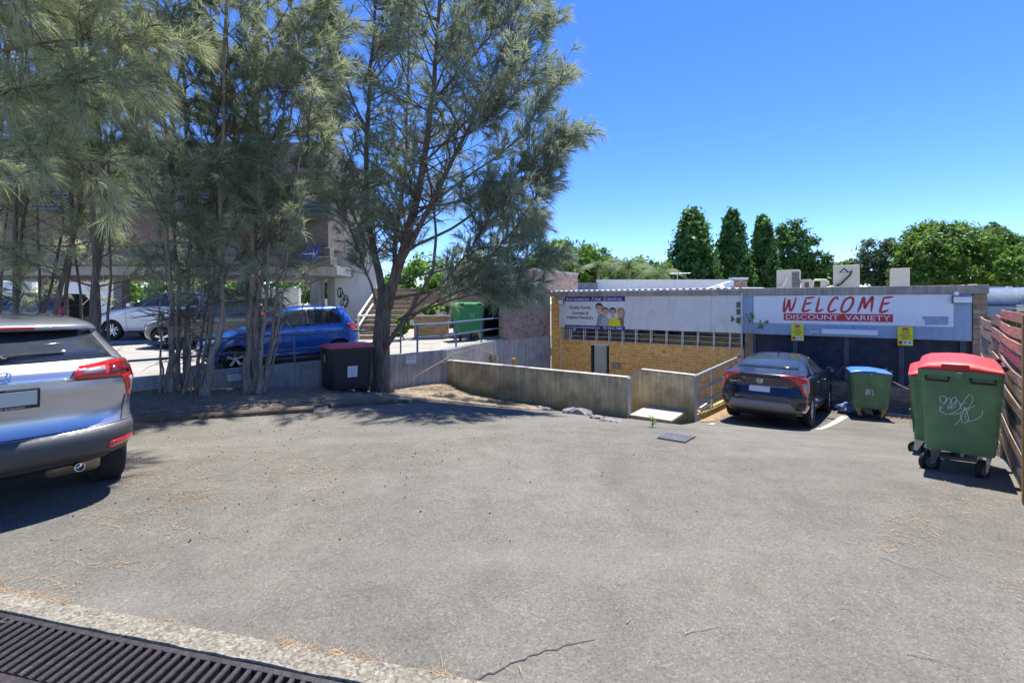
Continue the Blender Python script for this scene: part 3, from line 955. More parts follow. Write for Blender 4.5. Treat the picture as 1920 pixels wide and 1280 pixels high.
MB().acbox(wa[0], wa[-1], CF - 0.02, CF + 0.12, wz0 + 0.001, wz0 + 0.035).build('window_sill', M['brick_brown'], shop, bevel=0.004)
# white security grille
for a in wa:
    MB().acbox(a - 0.013, a + 0.013, CF - 0.075, CF - 0.05, wz0 - 0.05, wz1 + 0.05).build('grille_bar', M['white'], shop)
for k in range(4):
    z = wz0 + 0.0 + k * 0.15
    MB().acbox(wa[0], wa[-1], CF - 0.048, CF - 0.04, z - 0.006, z + 0.006).build('grille_rail', M['white'], shop)
# door with dark jambs
M['door_grey'] = pm('grey_door', (0.46, 0.45, 0.41), 0.6, var=0.1, scale=4)
dr = MB().acbox(ad0 + 0.10, ad1 - 0.09, CF + 0.06, CF + 0.10, -1.85, dz1 - 0.05).build('door', M['door_grey'], shop)
MB().lathe([(0.0, 0.0), (0.02, 0.0), (0.02, 0.05), (0, 0.05)], AC(ad1 - 0.16, CF + 0.01, -0.72), Wd, 12).build('handle', M['steel'], dr)
for a in (ad0 + 0.01, ad1 - 0.085):
    MB().acbox(a, a + 0.07, CF - 0.01, CF + 0.12, -1.85, dz1 - 0.01).build('door_jamb', M['ink'], shop)
MB().acbox(ad0 + 0.01, ad1 - 0.015, CF - 0.012, CF + 0.12, dz1 - 0.046, dz1 - 0.002).build('door_head', M['white'], shop)
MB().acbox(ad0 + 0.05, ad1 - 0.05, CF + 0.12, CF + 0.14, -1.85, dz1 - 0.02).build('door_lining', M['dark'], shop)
MB().acbox(fa(1147, CF), fa(1164, CF), CF - 0.012, CF - 0.002, fz(1155, 692, CF), fz(1155, 679, CF)).build('wall_vent', M['brick_brown'], shop, bevel=0.003)
# parapet beam and fascia
MB().acbox(aG0 - 0.05, aG1 - 0.003, CS - 0.04, CF + 0.3, 1.855, ZT).build('parapet_beam', M['conc_cap'], shop, bevel=0.01)
MB().acbox(aG1 + 0.0, aS1, CS - 0.045, CF + 0.3, 1.85, ZT + 0.02).build('parapet_beam', M['conc_cap'], shop, bevel=0.01)
pj = [1048, 1172, 1333, 1391]
for i in range(3):
    MB().acbox(fa(pj[i], CS) + 0.004, fa(pj[i + 1], CS) - 0.004, CS, CS + 0.05, 0.77, 1.853).build('fascia_panel', M['panel'], shop)
MB().acbox(fa(1391, CS) + 0.0, fa(1411, CS), CS + 0.004, CS + 0.05, 0.77, 1.848).build('fascia_panel', M['panel_blue'], shop)
MB().acbox(fa(1411, CS) + 0.004, fa(1822, CS), CS + 0.006, CS + 0.05, 0.765, 1.846).build('fascia_panel', M['panel_blue'], shop)
MB().acbox(aG0 + 0.44, aS1 - 0.3, CS + 0.052, CF + 0.2, 0.82, 1.84).build('fascia_backing', M['dark'], shop)
# down pipe and conduit at the join
MB().tube([AC(fa(1391, CS - .06), CS - 0.06, -0.6), AC(fa(1391, CS - .06), CS - 0.06, 1.95)], 0.022, 8).build('downpipe', M['galv'], shop, smooth=True)
for z in (1.05, 1.3, 1.5): MB().acbox(fa(1381, CS), fa(1388, CS), CS - 0.02, CS, z, z + 0.16).build('conduit_box', M['inkgrey'], shop, bevel=0.004)
# shop brick pieces: left column, base wall, right pillar
aC1 = fa(1412, CF)
bricks(shop, AC(aG1 + 0.03, CF - 0.02, -1.0), E, aC1 - aG1 - 0.03, -1.05, 0.765, 0.095, 0.245, M['brick_tan'], M['mortar'], rngb)
aP0 = fa(1822, CF)
zb = -0.45
bricks(shop, AC(aC1, CF - 0.03, -1.15), E, aP0 - aC1 - 0.003, -1.17, zb, 0.12, 0.29, M['brick_brown'], M['mortar_dark'], rngb)
bricks(shop, AC(aP0, CF - 0.08, -1.15), E, aS1 - aP0, -1.17, 1.848, 0.115, 0.29, M['brick_brown'], M['mortar_dark'], rngb)
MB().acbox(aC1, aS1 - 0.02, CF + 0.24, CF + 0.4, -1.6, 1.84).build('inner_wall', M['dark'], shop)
# roller shutters in bays
bays = [fa(x, CF) for x in (1413, 1491, 1587, 1690, 1806)]
sh_prof = []
for i in range(len(bays) - 1):
    a0, a1 = bays[i] + 0.06, bays[i + 1] - 0.06
    mb = MB(); nsl = 26; vs = []
    zs0, zs1 = zb + 0.02, 0.80
    for k in range(nsl):
        za = zs0 + (zs1 - zs0) * k / nsl; hh = (zs1 - zs0) / nsl
        for dz, dc in ((0, 0.012), (0.15, 0.0), (0.65, -0.004), (0.9, 0.004)):
            vs += [AC(a0, CF + 0.10 + dc, za + dz * hh), AC(a1, CF + 0.10 + dc, za + dz * hh)]
    n = len(vs) // 2
    mb.add(vs, [(2 * k, 2 * k + 1, 2 * k + 3, 2 * k + 2) for k in range(n - 1)])
    mb.build('roller_shutter', M['navy_shutter'], shop, smooth=True, fix=False)
for i, a in enumerate(bays):
    MB().acbox(a - 0.058, a + 0.058, CF + 0.03, CF + 0.15, zb + 0.003, 0.82).build('shutter_guide', M['navy_shutter'], shop, bevel=0.006)
MB().acbox(bays[0], bays[-1], CF - 0.005, CF + 0.16, zb + 0.004, zb + 0.05).build('shutter_sill', M['inkgrey'], shop)
MB().acbox(bays[-1] + 0.06, aP0, CF + 0.05, CF + 0.2, zb, 0.9).build('jamb', M['ink'], shop)
# small striplight cover under the sign
o = MB().acbox(fa(1540, CS - .08), fa(1646, CS - .08), CS - 0.09, CS + 0.004, fz(1590, 627, CS), fz(1590, 617, CS)).build('strip_light_cover', M['panel_white'], shop, bevel=0.02)
# roof: corrugated sheet over the gold part, flat roof over the shop
mb = MB(); vs = []; n = 130
for i in range(n + 1):
    a = aG0 - 0.05 + (aG1 - aG0 + 0.05) * i / n
    h = 0.018 * math.sin(i * math.pi * 0.5 * 1.0)
    vs += [AC(a, CS + 0.0, ZT + 0.035 + h), AC(a, CF + 4.0, ZT + 0.14 + h)]
mb.add(vs, [(2 * i, 2 * i + 2, 2 * i + 3, 2 * i + 1) for i in range(n)])
M['zinc'] = pm('zinc_roof', (0.62, 0.64, 0.68), 0.35, 0.5, var=0.12, scale=3)
mb.build('corrugated_roof', M['zinc'], shop, smooth=True, fix=False)
mb = MB(); mb.acbox(aG1, aS1, CF + 0.3, CF + 9, 1.6, 1.98); mb.acbox(aG0, aG1, CF + 3.1, CF + 9, -1.8, 1.98)
mb.acbox(aS1 - 0.3, aS1 - 0.05, CF + 0.3, CF + 9, -1.85, 1.6)
mb.build('flat_roof', M['conc_grey'], shop)

# --- rear parapets rising above the roof
def block_px(name, label, cat, px0, px1, y0, y1, d, thick, mat, bev=0.01):
    p0, p1 = at(px0, y1, d), at(px1, y0, d)
    o = MB().box(p0.x, p1.x, d, d + thick, p0.z, p1.z).build(name, mat, None, bevel=bev)
    return tag(o, label, cat)
rp = empty('rear_parapet', at(1230, 545, 22), 0, 'white and dark grey rear parapet above the corrugated roof', 'parapet')
for nm, x0, x1, y0, m in (('dark_wall', 1050, 1121, 530, 'conc_grey'), ('white_wall', 1121, 1388, 527, 'white')):
    p0, p1 = at(x0, 560, 22), at(x1, y0, 22)
    MB().box(p0.x, p1.x - 0.005, 22, 22.25, 0.0, p1.z).build(nm, M[m], rp)
p0, p1 = at(1121, 530, 21.9), at(1390, 526, 21.9)
MB().box(p0.x, p1.x, 21.9, 22.3, p1.z - 0.03, p1.z + 0.05).build('capping', M['white'], rp)
rs = empty('roof_stub', at(1385, 545, 19), 0, 'small brick roof upstand with white flashing beside the whirlybird vent', 'upstand')
p0, p1 = at(1375, 545, 19), at(1401, 524, 19)
bricks(rs, Vector((p0.x, 19, p0.z)), (1, 0, 0), p1.x - p0.x, 1.9, p1.z, 0.1, 0.2, M['brick_brown'], M['mortar'], rngb)
MB().box(p0.x - 0.05, p1.x + 0.02, 18.95, 19.3, p1.z + 0.002, p1.z + 0.08).build('flashing', M['white'], rs)
a_, b_ = at(1333, 540, 18.6), at(1376, 529, 18.8)
MB().prism([a_, at(1376, 536, 18.6), at(1376, 526, 18.6)], (0, 0.6, 0)).build('sloped_flashing', M['zinc'], rs)
# whirlybird
wb = empty('roof_vent', at(1350, 547, 17.6), 0, 'white turbine roof vent on the corrugated roof', 'vent')
c0 = at(1350, 547, 17.6)
MB().tube([c0 - Zv * 0.2, c0 + Zv * 0.06], 0.10, 16).build('neck', M['zinc'], wb, smooth=True)
for k in range(14):
    a = 2 * math.pi * k / 14
    pth = []
    for j in range(7):
        t = j / 6; r = 0.17 * math.sin(math.pi * (0.15 + 0.75 * t)); aa = a + 0.5 * t
        pth.append(c0 + Vector((r * math.cos(aa), r * math.sin(aa), 0.06 + 0.18 * t)))
    MB().tube(pth, 0.016, 4).build('vane', M['white'], wb)
# antenna
an = empty('tv_antenna', at(1270, 545, 17.5), 0, 'thin tv antenna standing on the corrugated roof', 'antenna')
b0, b1 = at(1270, 547, 17.5), at(1270, 510, 17.5)
MB().tube([b0 - Zv * 0.2, b1], 0.013, 6).build('mast', M['galv'], an)
q0, q1 = at(1256, 513, 17.5), at(1294, 512, 17.5)
MB().tube([q0, q1], 0.011, 6).build('boom', M['galv'], an)
for k in range(6):
    q = q0.lerp(q1, k / 5)
    MB().tube([q + Vector((-0.03, -0.22, 0)), q + Vector((0.03, 0.22, 0))], 0.005, 4).build('element', M['galv'], an)

# ------------------------------------------------------------------ roof plant
def ac_unit(name, label, px0, px1, y0, y1, c, depth, mat, grille=None, pipes=(), logo=False):
    d = dep((px0 + px1) / 2, c)
    a0, a1 = fa(px0, c), fa(px1, c)
    z0, z1 = fz((px0 + px1) / 2, y1, c), fz((px0 + px1) / 2, y0, c)
    z0 = min(z0, 1.99)
    root = empty(name, AC((a0 + a1) / 2, c, z0), 0, label, 'air conditioner', 'plant on the shop roof')
    if grille == 'right':
        am = a0 + (a1 - a0) * 0.66
        MB().acbox(a0, a1 - 0.02, c, c + depth, z0, z1).build('casing', mat, root, bevel=0.012)
        n = 14
        for k in range(n):
            z = z0 + 0.06 + (z1 - z0 - 0.12) * k / n
            MB().acbox(am, a1 - 0.01, c - 0.018, c - 0.002, z, z + 0.025).build('louvre', M['inkgrey'], root)
    else:
        MB().acbox(a0, a1, c, c + depth, z0, z1).build('casing', mat, root, bevel=0.012)
        MB().acbox(a0 + 0.02, a1 - 0.02, c - 0.006, c - 0.001, z0 + 0.03, z0 + 0.045).build('seam', M['inkgrey'], root)
        if grille == 'front':
            for k in range(9):
                z = z0 + 0.08 + (z1 - z0 - 0.16) * k / 9
                MB().acbox(a0 + (a1 - a0) * .35, a1 - 0.06, c - 0.014, c - 0.002, z, z + 0.02).build('louvre', M['inkgrey'], root)
    MB().acbox(a0 + 0.02, a1 - 0.02, c + 0.02, c + 0.1, z0 - 0.1, z0 - 0.002).build('foot', M['galv'], root)
    for pth, r, mt in pipes:
        MB().tube([AC(fa(x, c - .1), c - 0.08, fz(x, y, c - .1)) for x, y in pth], r, 8).build('pipe', mt, root, smooth=True)
    if logo:
        o0 = AC(a0 + (a1 - a0) * 0.42, c, z1 - 0.16)
        flat(root, 'logo', [(-0.13, -0.06), (0.0, 0.085), (0.13, -0.06)], o0, E, Zv, M['ink'], 0.006, 0.003)
        flat(root, 'logo_mark', [(-0.07, -0.045), (0.0, 0.03), (0.06, -0.045), (0.02, -0.045), (0.0, -0.02), (-0.03, -0.045)], o0, E, Zv, M['panel_white'], 0.009, 0.003)
    return root
cu = 17.2
ac_unit('air_conditioner', 'cream rooftop air conditioner with dark side louvres and bent pipe', 1456, 1500, 506, 544, cu, 0.5, M['cream'], 'right', [([(1458, 541), (1468, 536), (1474, 525), (1476, 519)], 0.03, M['white'])])
ac_unit('air_conditioner', 'small cream condenser beside the louvred rooftop air conditioner', 1502, 1521, 524, 544, cu + .1, 0.35, M['cream'], 'front')
ac_unit('air_conditioner', 'cream rooftop air conditioner with triangular badge and ribbed black hose', 1562, 1612, 497, 543, cu, 0.6, M['cream'], None,
        [([(1548, 540), (1560, 537), (1572, 538)], 0.035, M['cream']), ([(1566, 538), (1578, 531), (1587, 522), (1594, 515), (1597, 507)], 0.026, M['black'])], True)
ac_unit('air_conditioner', 'plain tan rooftop plant box near the right end of the shop roof', 1670, 1706, 503, 542, cu, 0.5, M['tan'] if 'tan' in M else M['cream'], None)
# tubular frame on the roof between units
tf = empty('pipe_frame', AC(fa(1536, cu), cu, 1.99), 0, 'white looped duct frame between the rooftop units', 'duct')
MB().tube([AC(fa(x, cu), cu, fz(x, y, cu)) for x, y in ((1524, 545), (1524, 529), (1528, 525), (1548, 525), (1553, 528), (1553, 533))], 0.035, 8).build('duct', M['cream'], tf, smooth=True)
MB().acbox(fa(1538, cu), fa(1551, cu), cu, cu + 0.3, 1.98, fz(1545, 527, cu)).build('box', M['cream'], tf, bevel=0.02)
for px0, px1, y0, lab in ((1803, 1809, 534, 'small roof lump near the tan plant box'), (1818, 1833, 533, 'low cream roof box at the right end of the shop roof')):
    o = MB().acbox(fa(px0, cu), fa(px1, cu), cu, cu + .3, 1.97, fz(px0, y0, cu)).build('roof_box', M['cream'], None, bevel=0.01)
    tag(o, lab, 'roof box')

# ------------------------------------------------------------------ signs on the fascia
def fpt(px, py, c): return AC(fa(px, c), c, fz(px, py, c))
# dental sign
cs = CS - 0.006
ds = empty('dental_sign', fpt(1116, 585, cs), 0, 'dental practice sign with four smiling people, left end of the fascia', 'sign')
x0, x1 = fa(1059.5, cs), fa(1172, cs); sw = x1 - x0
zt_, zb_ = 1.852, 0.725
o0 = AC(x0, cs, zb_); sh_ = zt_ - zb_
flat(ds, 'plate', [(0, 0), (sw, 0), (sw, sh_), (0, sh_)], o0, E, Zv, M['paper'], 0.010, 0.012)
flat(ds, 'top_band', [(0, sh_ * .855), (sw, sh_ * .855), (sw, sh_), (0, sh_)], o0, E, Zv, M['navy'], 0.013, 0.002)
flat(ds, 'bottom_band', [(0, 0), (sw, 0), (sw, sh_ * .115), (0, sh_ * .115)], o0, E, Zv, M['navy'], 0.013, 0.002)
def dt(t, fx, fy, fw, fh, m, shear=0.0, bold=0.0):
    text(ds, t, o0 + E * sw * fx + Zv * sh_ * fy, E, Zv, sw * fw, sh_ * fh, m, 0.0165, shear, bold)
dt('A', .045, .928, .05, .10, M['paper'], 0, .01); dt('RTARMON', .25, .917, .34, .075, M['paper'], 0, .01)
dt('F', .485, .928, .045, .10, M['yellow'], .25, .01); dt('INE', .57, .917, .12, .075, M['paper'], .25, .01)
dt('D', .685, .928, .055, .10, M['yellow'], .25, .01); dt('ENTAL', .845, .917, .24, .075, M['paper'], .25, .01)
dt('Quality Family,', .27, .655, .38, .115, M['ink'], 0, .014); dt('Cosmetic &', .27, .50, .28, .095, M['ink'], 0, .014); dt('Implant Dentistry', .27, .345, .45, .115, M['ink'], 0, .014)
dt('www.ArtarmonFineDental.com', .315, .057, .58, .062, M['paper'], 0, .012); dt('PH 9419 7484', .81, .055, .30, .07, M['paper'], 0, .012)
# printed family group: shirts, heads, hair
M['skin'] = pm('printed_skin', (0.56, 0.36, 0.28), 0.5, var=0.12, scale=12)
M['hair_d'] = pm('printed_dark_hair', (0.05, 0.035, 0.03), 0.5, var=0.2, scale=12)
M['hair_b'] = pm('printed_blond_hair', (0.42, 0.25, 0.11), 0.5, var=0.25, scale=14)
M['hair_m'] = pm('printed_brown_hair', (0.22, 0.15, 0.11), 0.5, var=0.25, scale=14)
M['shirt_g'] = pm('printed_grey_shirt', (0.28, 0.29, 0.33), 0.5, var=0.2, scale=9)
M['shirt_p'] = pm('printed_mauve_shirt', (0.46, 0.42, 0.47), 0.5, var=0.12, scale=9)
def pf(name, poly, m, lay):
    flat(ds, name, [(x * sw, y * sh_) for x, y in poly], o0, E, Zv, m, 0.0125 + 0.0012 * lay, 0.001)
def person_print(cx, top, hw, hh, hair, shirt, l, long=False, body=None):
    if long: pf('printed_hair', ell(cx + hw * .25, top - hh * 1.3, hw * 1.15, hh * 1.5), hair, l)
    pf('printed_shirt', body, shirt, l + 1)
    pf('printed_neck', [(cx - hw * .4, top - hh * 2.3), (cx + hw * .4, top - hh * 2.3), (cx + hw * .4, top - hh * 1.5), (cx - hw * .4, top - hh * 1.5)], M['skin'], l + 2)
    pf('printed_hair', ell(cx, top - hh * .75, hw * 1.12, hh * .85), hair, l + 3)
    pf('printed_face', ell(cx, top - hh * 1.12, hw * .88, hh * .92), M['skin'], l + 4)
    pf('printed_fringe', ell(cx, top - hh * .55, hw * .98, hh * .42, 12, 0.1, math.pi - .1), hair, l + 5)
    for s in (-1, 1):
        pf('printed_eye', ell(cx + s * hw * .34, top - hh * 1.0, hw * .13, hh * .07, 8), M['hair_d'], l + 5)
        pf('printed_brow', ell(cx + s * hw * .34, top - hh * .86, hw * .2, hh * .03, 8), hair, l + 5)
    pf('printed_nose', ell(cx + hw * .04, top - hh * 1.22, hw * .1, hh * .12, 8), M['hair_b'], l + 5)
    pf('printed_mouth', ell(cx, top - hh * 1.5, hw * .36, hh * .14, 10, math.pi, 2 * math.pi), M['paper'], l + 5)
person_print(.59, .80, .055, .145, M['hair_d'], M['shirt_g'], 0, body=[(.54, .12), (.72, .12), (.70, .40), (.62, .50), (.57, .42)])
person_print(.93, .655, .05, .125, M['hair_b'], M['hair_m'], 2, True, body=[(.86, .12), (.985, .12), (.985, .36), (.93, .40), (.87, .33)])
person_print(.69, .67, .052, .13, M['hair_m'], M['shirt_p'], 7, body=[(.615, .12), (.76, .12), (.77, .30), (.72, .39), (.66, .39), (.625, .30)])
person_print(.81, .665, .048, .125, M['hair_d'], M['yellow'], 8, body=[(.745, .12), (.94, .12), (.92, .30), (.85, .38), (.78, .35), (.755, .28)])

# welcome sign
ws = empty('welcome_sign', fpt(1600, 590, cs), 0, 'white shop sign with red brush lettering above the shutters', 'sign')
xw = [fa(x, cs) for x in (1413, 1580, 1788)]
zt_, zb_ = fz(1600, 553, cs), fz(1600, 609, cs)
for i in range(2):
    MB().acbox(xw[i] + 0.002, xw[i + 1] - 0.002, cs - 0.008, cs + 0.011, zb_, zt_).build('panel', M['panel_white'], ws, bevel=0.002)
def wz(px, py): return AC(fa(px, cs - .008), cs - 0.008, fz(px, py, cs - .008))
mbb = [(1469, 587), (1674, 590)]
b0, b1 = wz(1469.5, 600), wz(1674.5, 603)
z_lo, z_hi = (fz(1570, 602, cs)), fz(1570, 588, cs)
b0.z = b1.z = z_lo
Lb = (b1 - b0).length
flat(ws, 'red_band', [(0, 0), (Lb, 0), (Lb, z_hi - z_lo), (0, z_hi - z_lo)], b0, E, Zv, M['red'], 0.004, 0.003)
text(ws, 'DISCOUNT  VARIETY', b0 + E * Lb / 2 + Zv * (z_hi - z_lo) / 2, E, Zv, Lb * 0.955, (z_hi - z_lo) * 0.66, M['panel_white'], 0.007)
zl0, zl1 = fz(1570, 586, cs), fz(1570, 556, cs); LH = zl1 - zl0
letters = {
    'W': [[(.10, .95), (.04, .5), (.02, .12), (.06, .05), (.2, .35), (.33, .8), (.34, .6), (.36, .2), (.42, .1), (.55, .35), (.72, .98)]],
    'E': [[(.30, .95), (.18, .5), (.08, .08), (.3, .08), (.58, .2)], [(.28, .92), (.5, .93), (.85, .98)], [(.2, .52), (.4, .56), (.66, .62)]],
    'L': [[(.32, .98), (.2, .5), (.08, .1), (.3, .1), (.66, .2)]],
    'C': [[(.78, .80), (.72, .93), (.52, .90), (.28, .6), (.12, .25), (.2, .06), (.42, .08), (.66, .22)]],
    'O': [[(.58, .93), (.36, .82), (.16, .45), (.12, .12), (.3, .04), (.56, .22), (.74, .58), (.76, .86), (.6, .95), (.46, .86)]],
    'M': [[(.06, .04), (.2, .4), (.38, .94), (.42, .6), (.44, .3), (.6, .6), (.84, .98), (.82, .6), (.78, .06)]],
}
pos = [('W', 1469, 32), ('E', 1503, 28), ('L', 1529, 22), ('C', 1550, 26), ('O', 1574, 32), ('M', 1606, 34), ('E', 1648, 30)]
for ch, px, wpx in pos:
    p = wz(px, 586); p.z = zl0
    ww = (wz(px + wpx, 586) - wz(px, 586)).length
    strokes(ws, 'letter', letters[ch], p, E, Zv, ww * 1.05, LH, 0.055, M['red'], 0.004)
# faded patches on the right half of the sign
pz = lambda px, py: (fa(px, cs) - xw[1], fz(px, py, cs) - zb_)
flat(ws, 'torn_patch', [pz(1728, 593), pz(1778, 593), pz(1778, 609), pz(1733, 609), pz(1735, 602), pz(1731, 599)], AC(xw[1], cs - .008, zb_), E, Zv, M['panel_faded'] if 'panel_faded' in M else M['panel_blue'], 0.003, 0.002)
for px in (1416, 1490, 1577, 1583, 1650, 1720, 1785):
    for py in (555, 604):
        MB().lathe([(0, -.004), (.009, -.003), (.009, 0)], fpt(px, py, cs - .009), Wd, 8).build('screw', M['ink'], ws)
# yellow staff parking signs
def staff(label, px0, px1, y0, y1):
    c = cs - 0.03
    a0, a1 = fa(px0, c), fa(px1, c); z0, z1 = fz(px0, y1, c), fz(px0, y0, c)
    w, h = a1 - a0, z1 - z0
    o0 = AC(a0, c, z0)
    root = empty('staff_sign', AC((a0 + a1) / 2, c, z0), 0, label, 'sign', 'yellow staff parking signs')
    flat(root, 'plate', [(0, 0), (w, 0), (w, h), (0, h)], o0, E, Zv, M['yellow'], 0.004, 0.008)
    flat(root, 'red_badge', [(w * .26, h * .77), (w * .74, h * .77), (w * .74, h * .9), (w * .5, h * .96), (w * .26, h * .9)], o0, E, Zv, M['red'], 0.007, 0.002)
    text(root, 'WELCOME', o0 + E * w * .5 + Zv * h * .83, E, Zv, w * .40, h * .06, M['paper'], 0.010)
    for t, y, ww in (('STAFF', .66, .52), ('PARKING', .52, .74), ('ONLY', .38, .46)):
        text(root, t, o0 + E * w * .5 + Zv * h * y, E, Zv, w * ww, h * .085, M['ink'], 0.008, bold=0.012)
    flat(root, 'white_strip', [(w * .32, h * .06), (w * .94, h * .06), (w * .94, h * .24), (w * .32, h * .24)], o0, E, Zv, M['paper'], 0.006, 0.002)
    flat(root, 'red_strip', [(w * .07, h * .06), (w * .31, h * .06), (w * .31, h * .24), (w * .07, h * .24)], o0, E, Zv, M['red'], 0.006, 0.002)
    flat(root, 'tow_mark', [(w * .40, h * .13), (w * .52, h * .13), (w * .55, h * .19), (w * .44, h * .2)], o0, E, Zv, M['ink'], 0.009, 0.002)
    flat(root, 'tow_mark', [(w * .70, h * .12), (w * .86, h * .13), (w * .88, h * .18), (w * .72, h * .19)], o0, E, Zv, M['navy'], 0.009, 0.002)
staff('yellow staff parking sign over the shutters, nearer the dark sedan', 1484, 1507, 607, 638)
staff('yellow staff parking sign over the shutters, above the green bins', 1683, 1712, 612, 647)
# small red and white sticker on the fascia
c = CS - 0.002
st_ = empty('sticker', fpt(1527, 622, c), 0, 'tiny white and red sticker on the fascia under the sign', 'sticker')
flat(st_, 'plate', [(-.10, -.02), (.10, -.02), (.10, .025), (-.10, .025)], fpt(1527, 622, c), E, Zv, M['paper'], 0.008, 0.004)
text(st_, 'JETMAX', fpt(1527, 622, c), E, Zv, .17, .03, M['red'], 0.011)
# flood lights
def flood(label, px, py, w, h, tilt, mirror):
    c = CS - 0.10
    p = fpt(px, py, c)
    root = empty('flood_light', p, 0, label, 'light', 'flood lights on the shop fascia')
    n = (-Wd * math.cos(tilt) - Zv * math.sin(tilt)); up = (Zv * math.cos(tilt) - Wd * math.sin(tilt))
    MB().obox(p - E * w / 2 - up * h / 2, E * w, up * h, -n * 0.06).build('housing', M['inkgrey'], root, bevel=0.006)
    MB().obox(p - E * w / 2 * .86 - up * h / 2 * .8 + n * 0.002, E * w * .86, up * h * .8, n * 0.005).build('lens', M['panel_white'], root)
    MB().tube([p - E * w * .55, p - E * w * .55 + Wd * 0.1, p + E * w * .55 + Wd * 0.1, p + E * w * .55], 0.010, 6).build('bracket', M['galv'], root)
    return root
flood('small tilted flood light on the gold brick pier', 1051, 566, 0.24, 0.20, 0.3, 0)
f_ = flood('wide flood light at the right end of the fascia', 1805, 562, 0.36, 0.17, 0.0, 1)
p = fpt(1793, 551, CS - .06)
MB().lathe([(0, -.05), (.04, -.045), (.055, 0), (.05, .05)], p, Wd, 16).build('sensor_head', M['panel_white'], f_, smooth=True)
# little camera under the dental sign and white box on the pier
sc_ = empty('security_camera', fpt(1077, 617, CS - .05), 0, 'small white security camera under the dental sign', 'camera')
p = fpt(1077, 617, CS - .05)
MB().lathe([(0, -.05), (.03, -.04), (.04, 0), (.03, .035), (.0, .04)], p, Zv, 14).build('dome', M['white'], sc_, smooth=True)
MB().lathe([(0, -.012), (.014, -.01), (.014, 0)], p - Wd * .03 - Zv * .02, Wd, 10).build('lens', M['ink'], sc_)
o = MB().obox(fpt(1042, 600, CF - .13), E * .06, Wd * 0.03, Zv * .07).build('junction_box', M['white'], None, bevel=0.005)
tag(o, 'small white junction box on the gold brick pier', 'box')
# ------------------------------------------------------------------ mauve brick building beyond the platform
aM = aG0 - 0.004
mv = empty('mauve_building', AC(aM - 2, 12.4, -1.85), 0, 'mauve brick building with concrete base and dark opening behind the green bins', 'building')
MB().acbox(aM - 0.3, aM - 0.0, 11.2, 15.18, -1.85, 0.44).build('concrete_base', M['conc_pale2'] if 'conc_pale2' in M else M['conc_grey'], mv)
bricks(mv, AC(aM, 12.34, 0.45), Wd, 15.16 - 12.34, 0.445, 2.04, 0.094, 0.245, M['brick_mauve'], M['mortar'], rngb)
bricks(mv, AC(aM, 12.34, 2.04), Wd, 17.3 - 12.34, 2.045, 2.75, 0.094, 0.245, M['brick_mauve'], M['mortar'], rngb)
MB().acbox(aM - 3.2, aM + 0.03, 12.30, 17.3, 2.752, 2.83).build('coping', M['conc_pale'], mv, bevel=0.01)
xo0, xo1 = fa(901, 12.34), fa(935, 12.34)
aF0 = fa(858, 12.34)
bricks(mv, AC(aF0, 12.338, 0.45), E, aM - 0.21 - aF0, 0.445, 2.75, 0.094, 0.245, M['brick_brown'], M['mortar_dark'], rngb, holes=[(xo0 - aF0, xo1 - aF0, 0.4, 1.62)], maxn=160)
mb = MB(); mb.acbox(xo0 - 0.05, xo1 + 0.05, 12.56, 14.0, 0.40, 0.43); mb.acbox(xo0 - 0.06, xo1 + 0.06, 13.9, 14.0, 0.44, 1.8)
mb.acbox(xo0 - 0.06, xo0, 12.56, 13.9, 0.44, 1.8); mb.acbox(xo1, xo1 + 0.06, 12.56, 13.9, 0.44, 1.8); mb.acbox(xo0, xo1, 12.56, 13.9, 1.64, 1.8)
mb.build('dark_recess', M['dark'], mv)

# ------------------------------------------------------------------ concrete and brick building over the parking deck (left)
D0 = 17.0
lb = empty('parking_building', (-14, D0, 0.4), 0, 'concrete and brick upper storey on columns over the parking deck, behind the she-oaks', 'building')
xa, xb = -23.0, -6.2
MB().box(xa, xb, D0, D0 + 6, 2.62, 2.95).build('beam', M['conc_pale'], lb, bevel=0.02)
MB().box(xa, xb - 0.1, D0 - 0.35, D0 + 0.3, 2.953, 3.25).build('beam', M['conc_shaded'], lb, bevel=0.02)
MB().box(xa, xb - 0.2, D0 - 0.15, D0 + 0.3, 3.253, 3.58).build('beam', M['conc_shaded'], lb, bevel=0.02)
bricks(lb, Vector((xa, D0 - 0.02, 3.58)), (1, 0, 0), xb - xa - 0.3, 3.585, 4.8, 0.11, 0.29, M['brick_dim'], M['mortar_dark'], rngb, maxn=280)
MB().box(xa, xb - 0.35, D0 + 0.25, D0 + 6, 3.6, 7.4).build('wall', M['conc_shaded'], lb)
MB().box(xa, xb - 0.35, D0 - 0.1, D0 + 0.25, 6.25, 7.3).build('upper_band', M['conc_shaded'], lb, bevel=0.03)
for k in range(9):
    x0 = xa + 0.4 + k * 1.8
    wdw = MB().box(x0, x0 + 1.4, D0 + 0.18, D0 + 0.24, 4.9, 6.15).build('window', M['glass'], lb)
    for j in range(9):
        MB().box(x0, x0 + 1.4, D0 + 0.06, D0 + 0.16, 4.95 + j * 0.135, 4.985 + j * 0.135).build('louvre', M['inkgrey'], wdw)
for px0, px1, d, m in ((444, 470, 17.6, 'conc_grey'), (581, 601, 18.2, 'conc_grey'), (212, 228, 18.5, 'conc_grey'), (70, 88, 18.5, 'conc_grey')):
    p0, p1 = at(px0, 0, d), at(px1, 0, d)
    MB().box(p0.x, p1.x, d, d + 0.45, deck_z(p0.x, d) - 0.1, 2.619).build('column', M[m], lb, bevel=0.02)
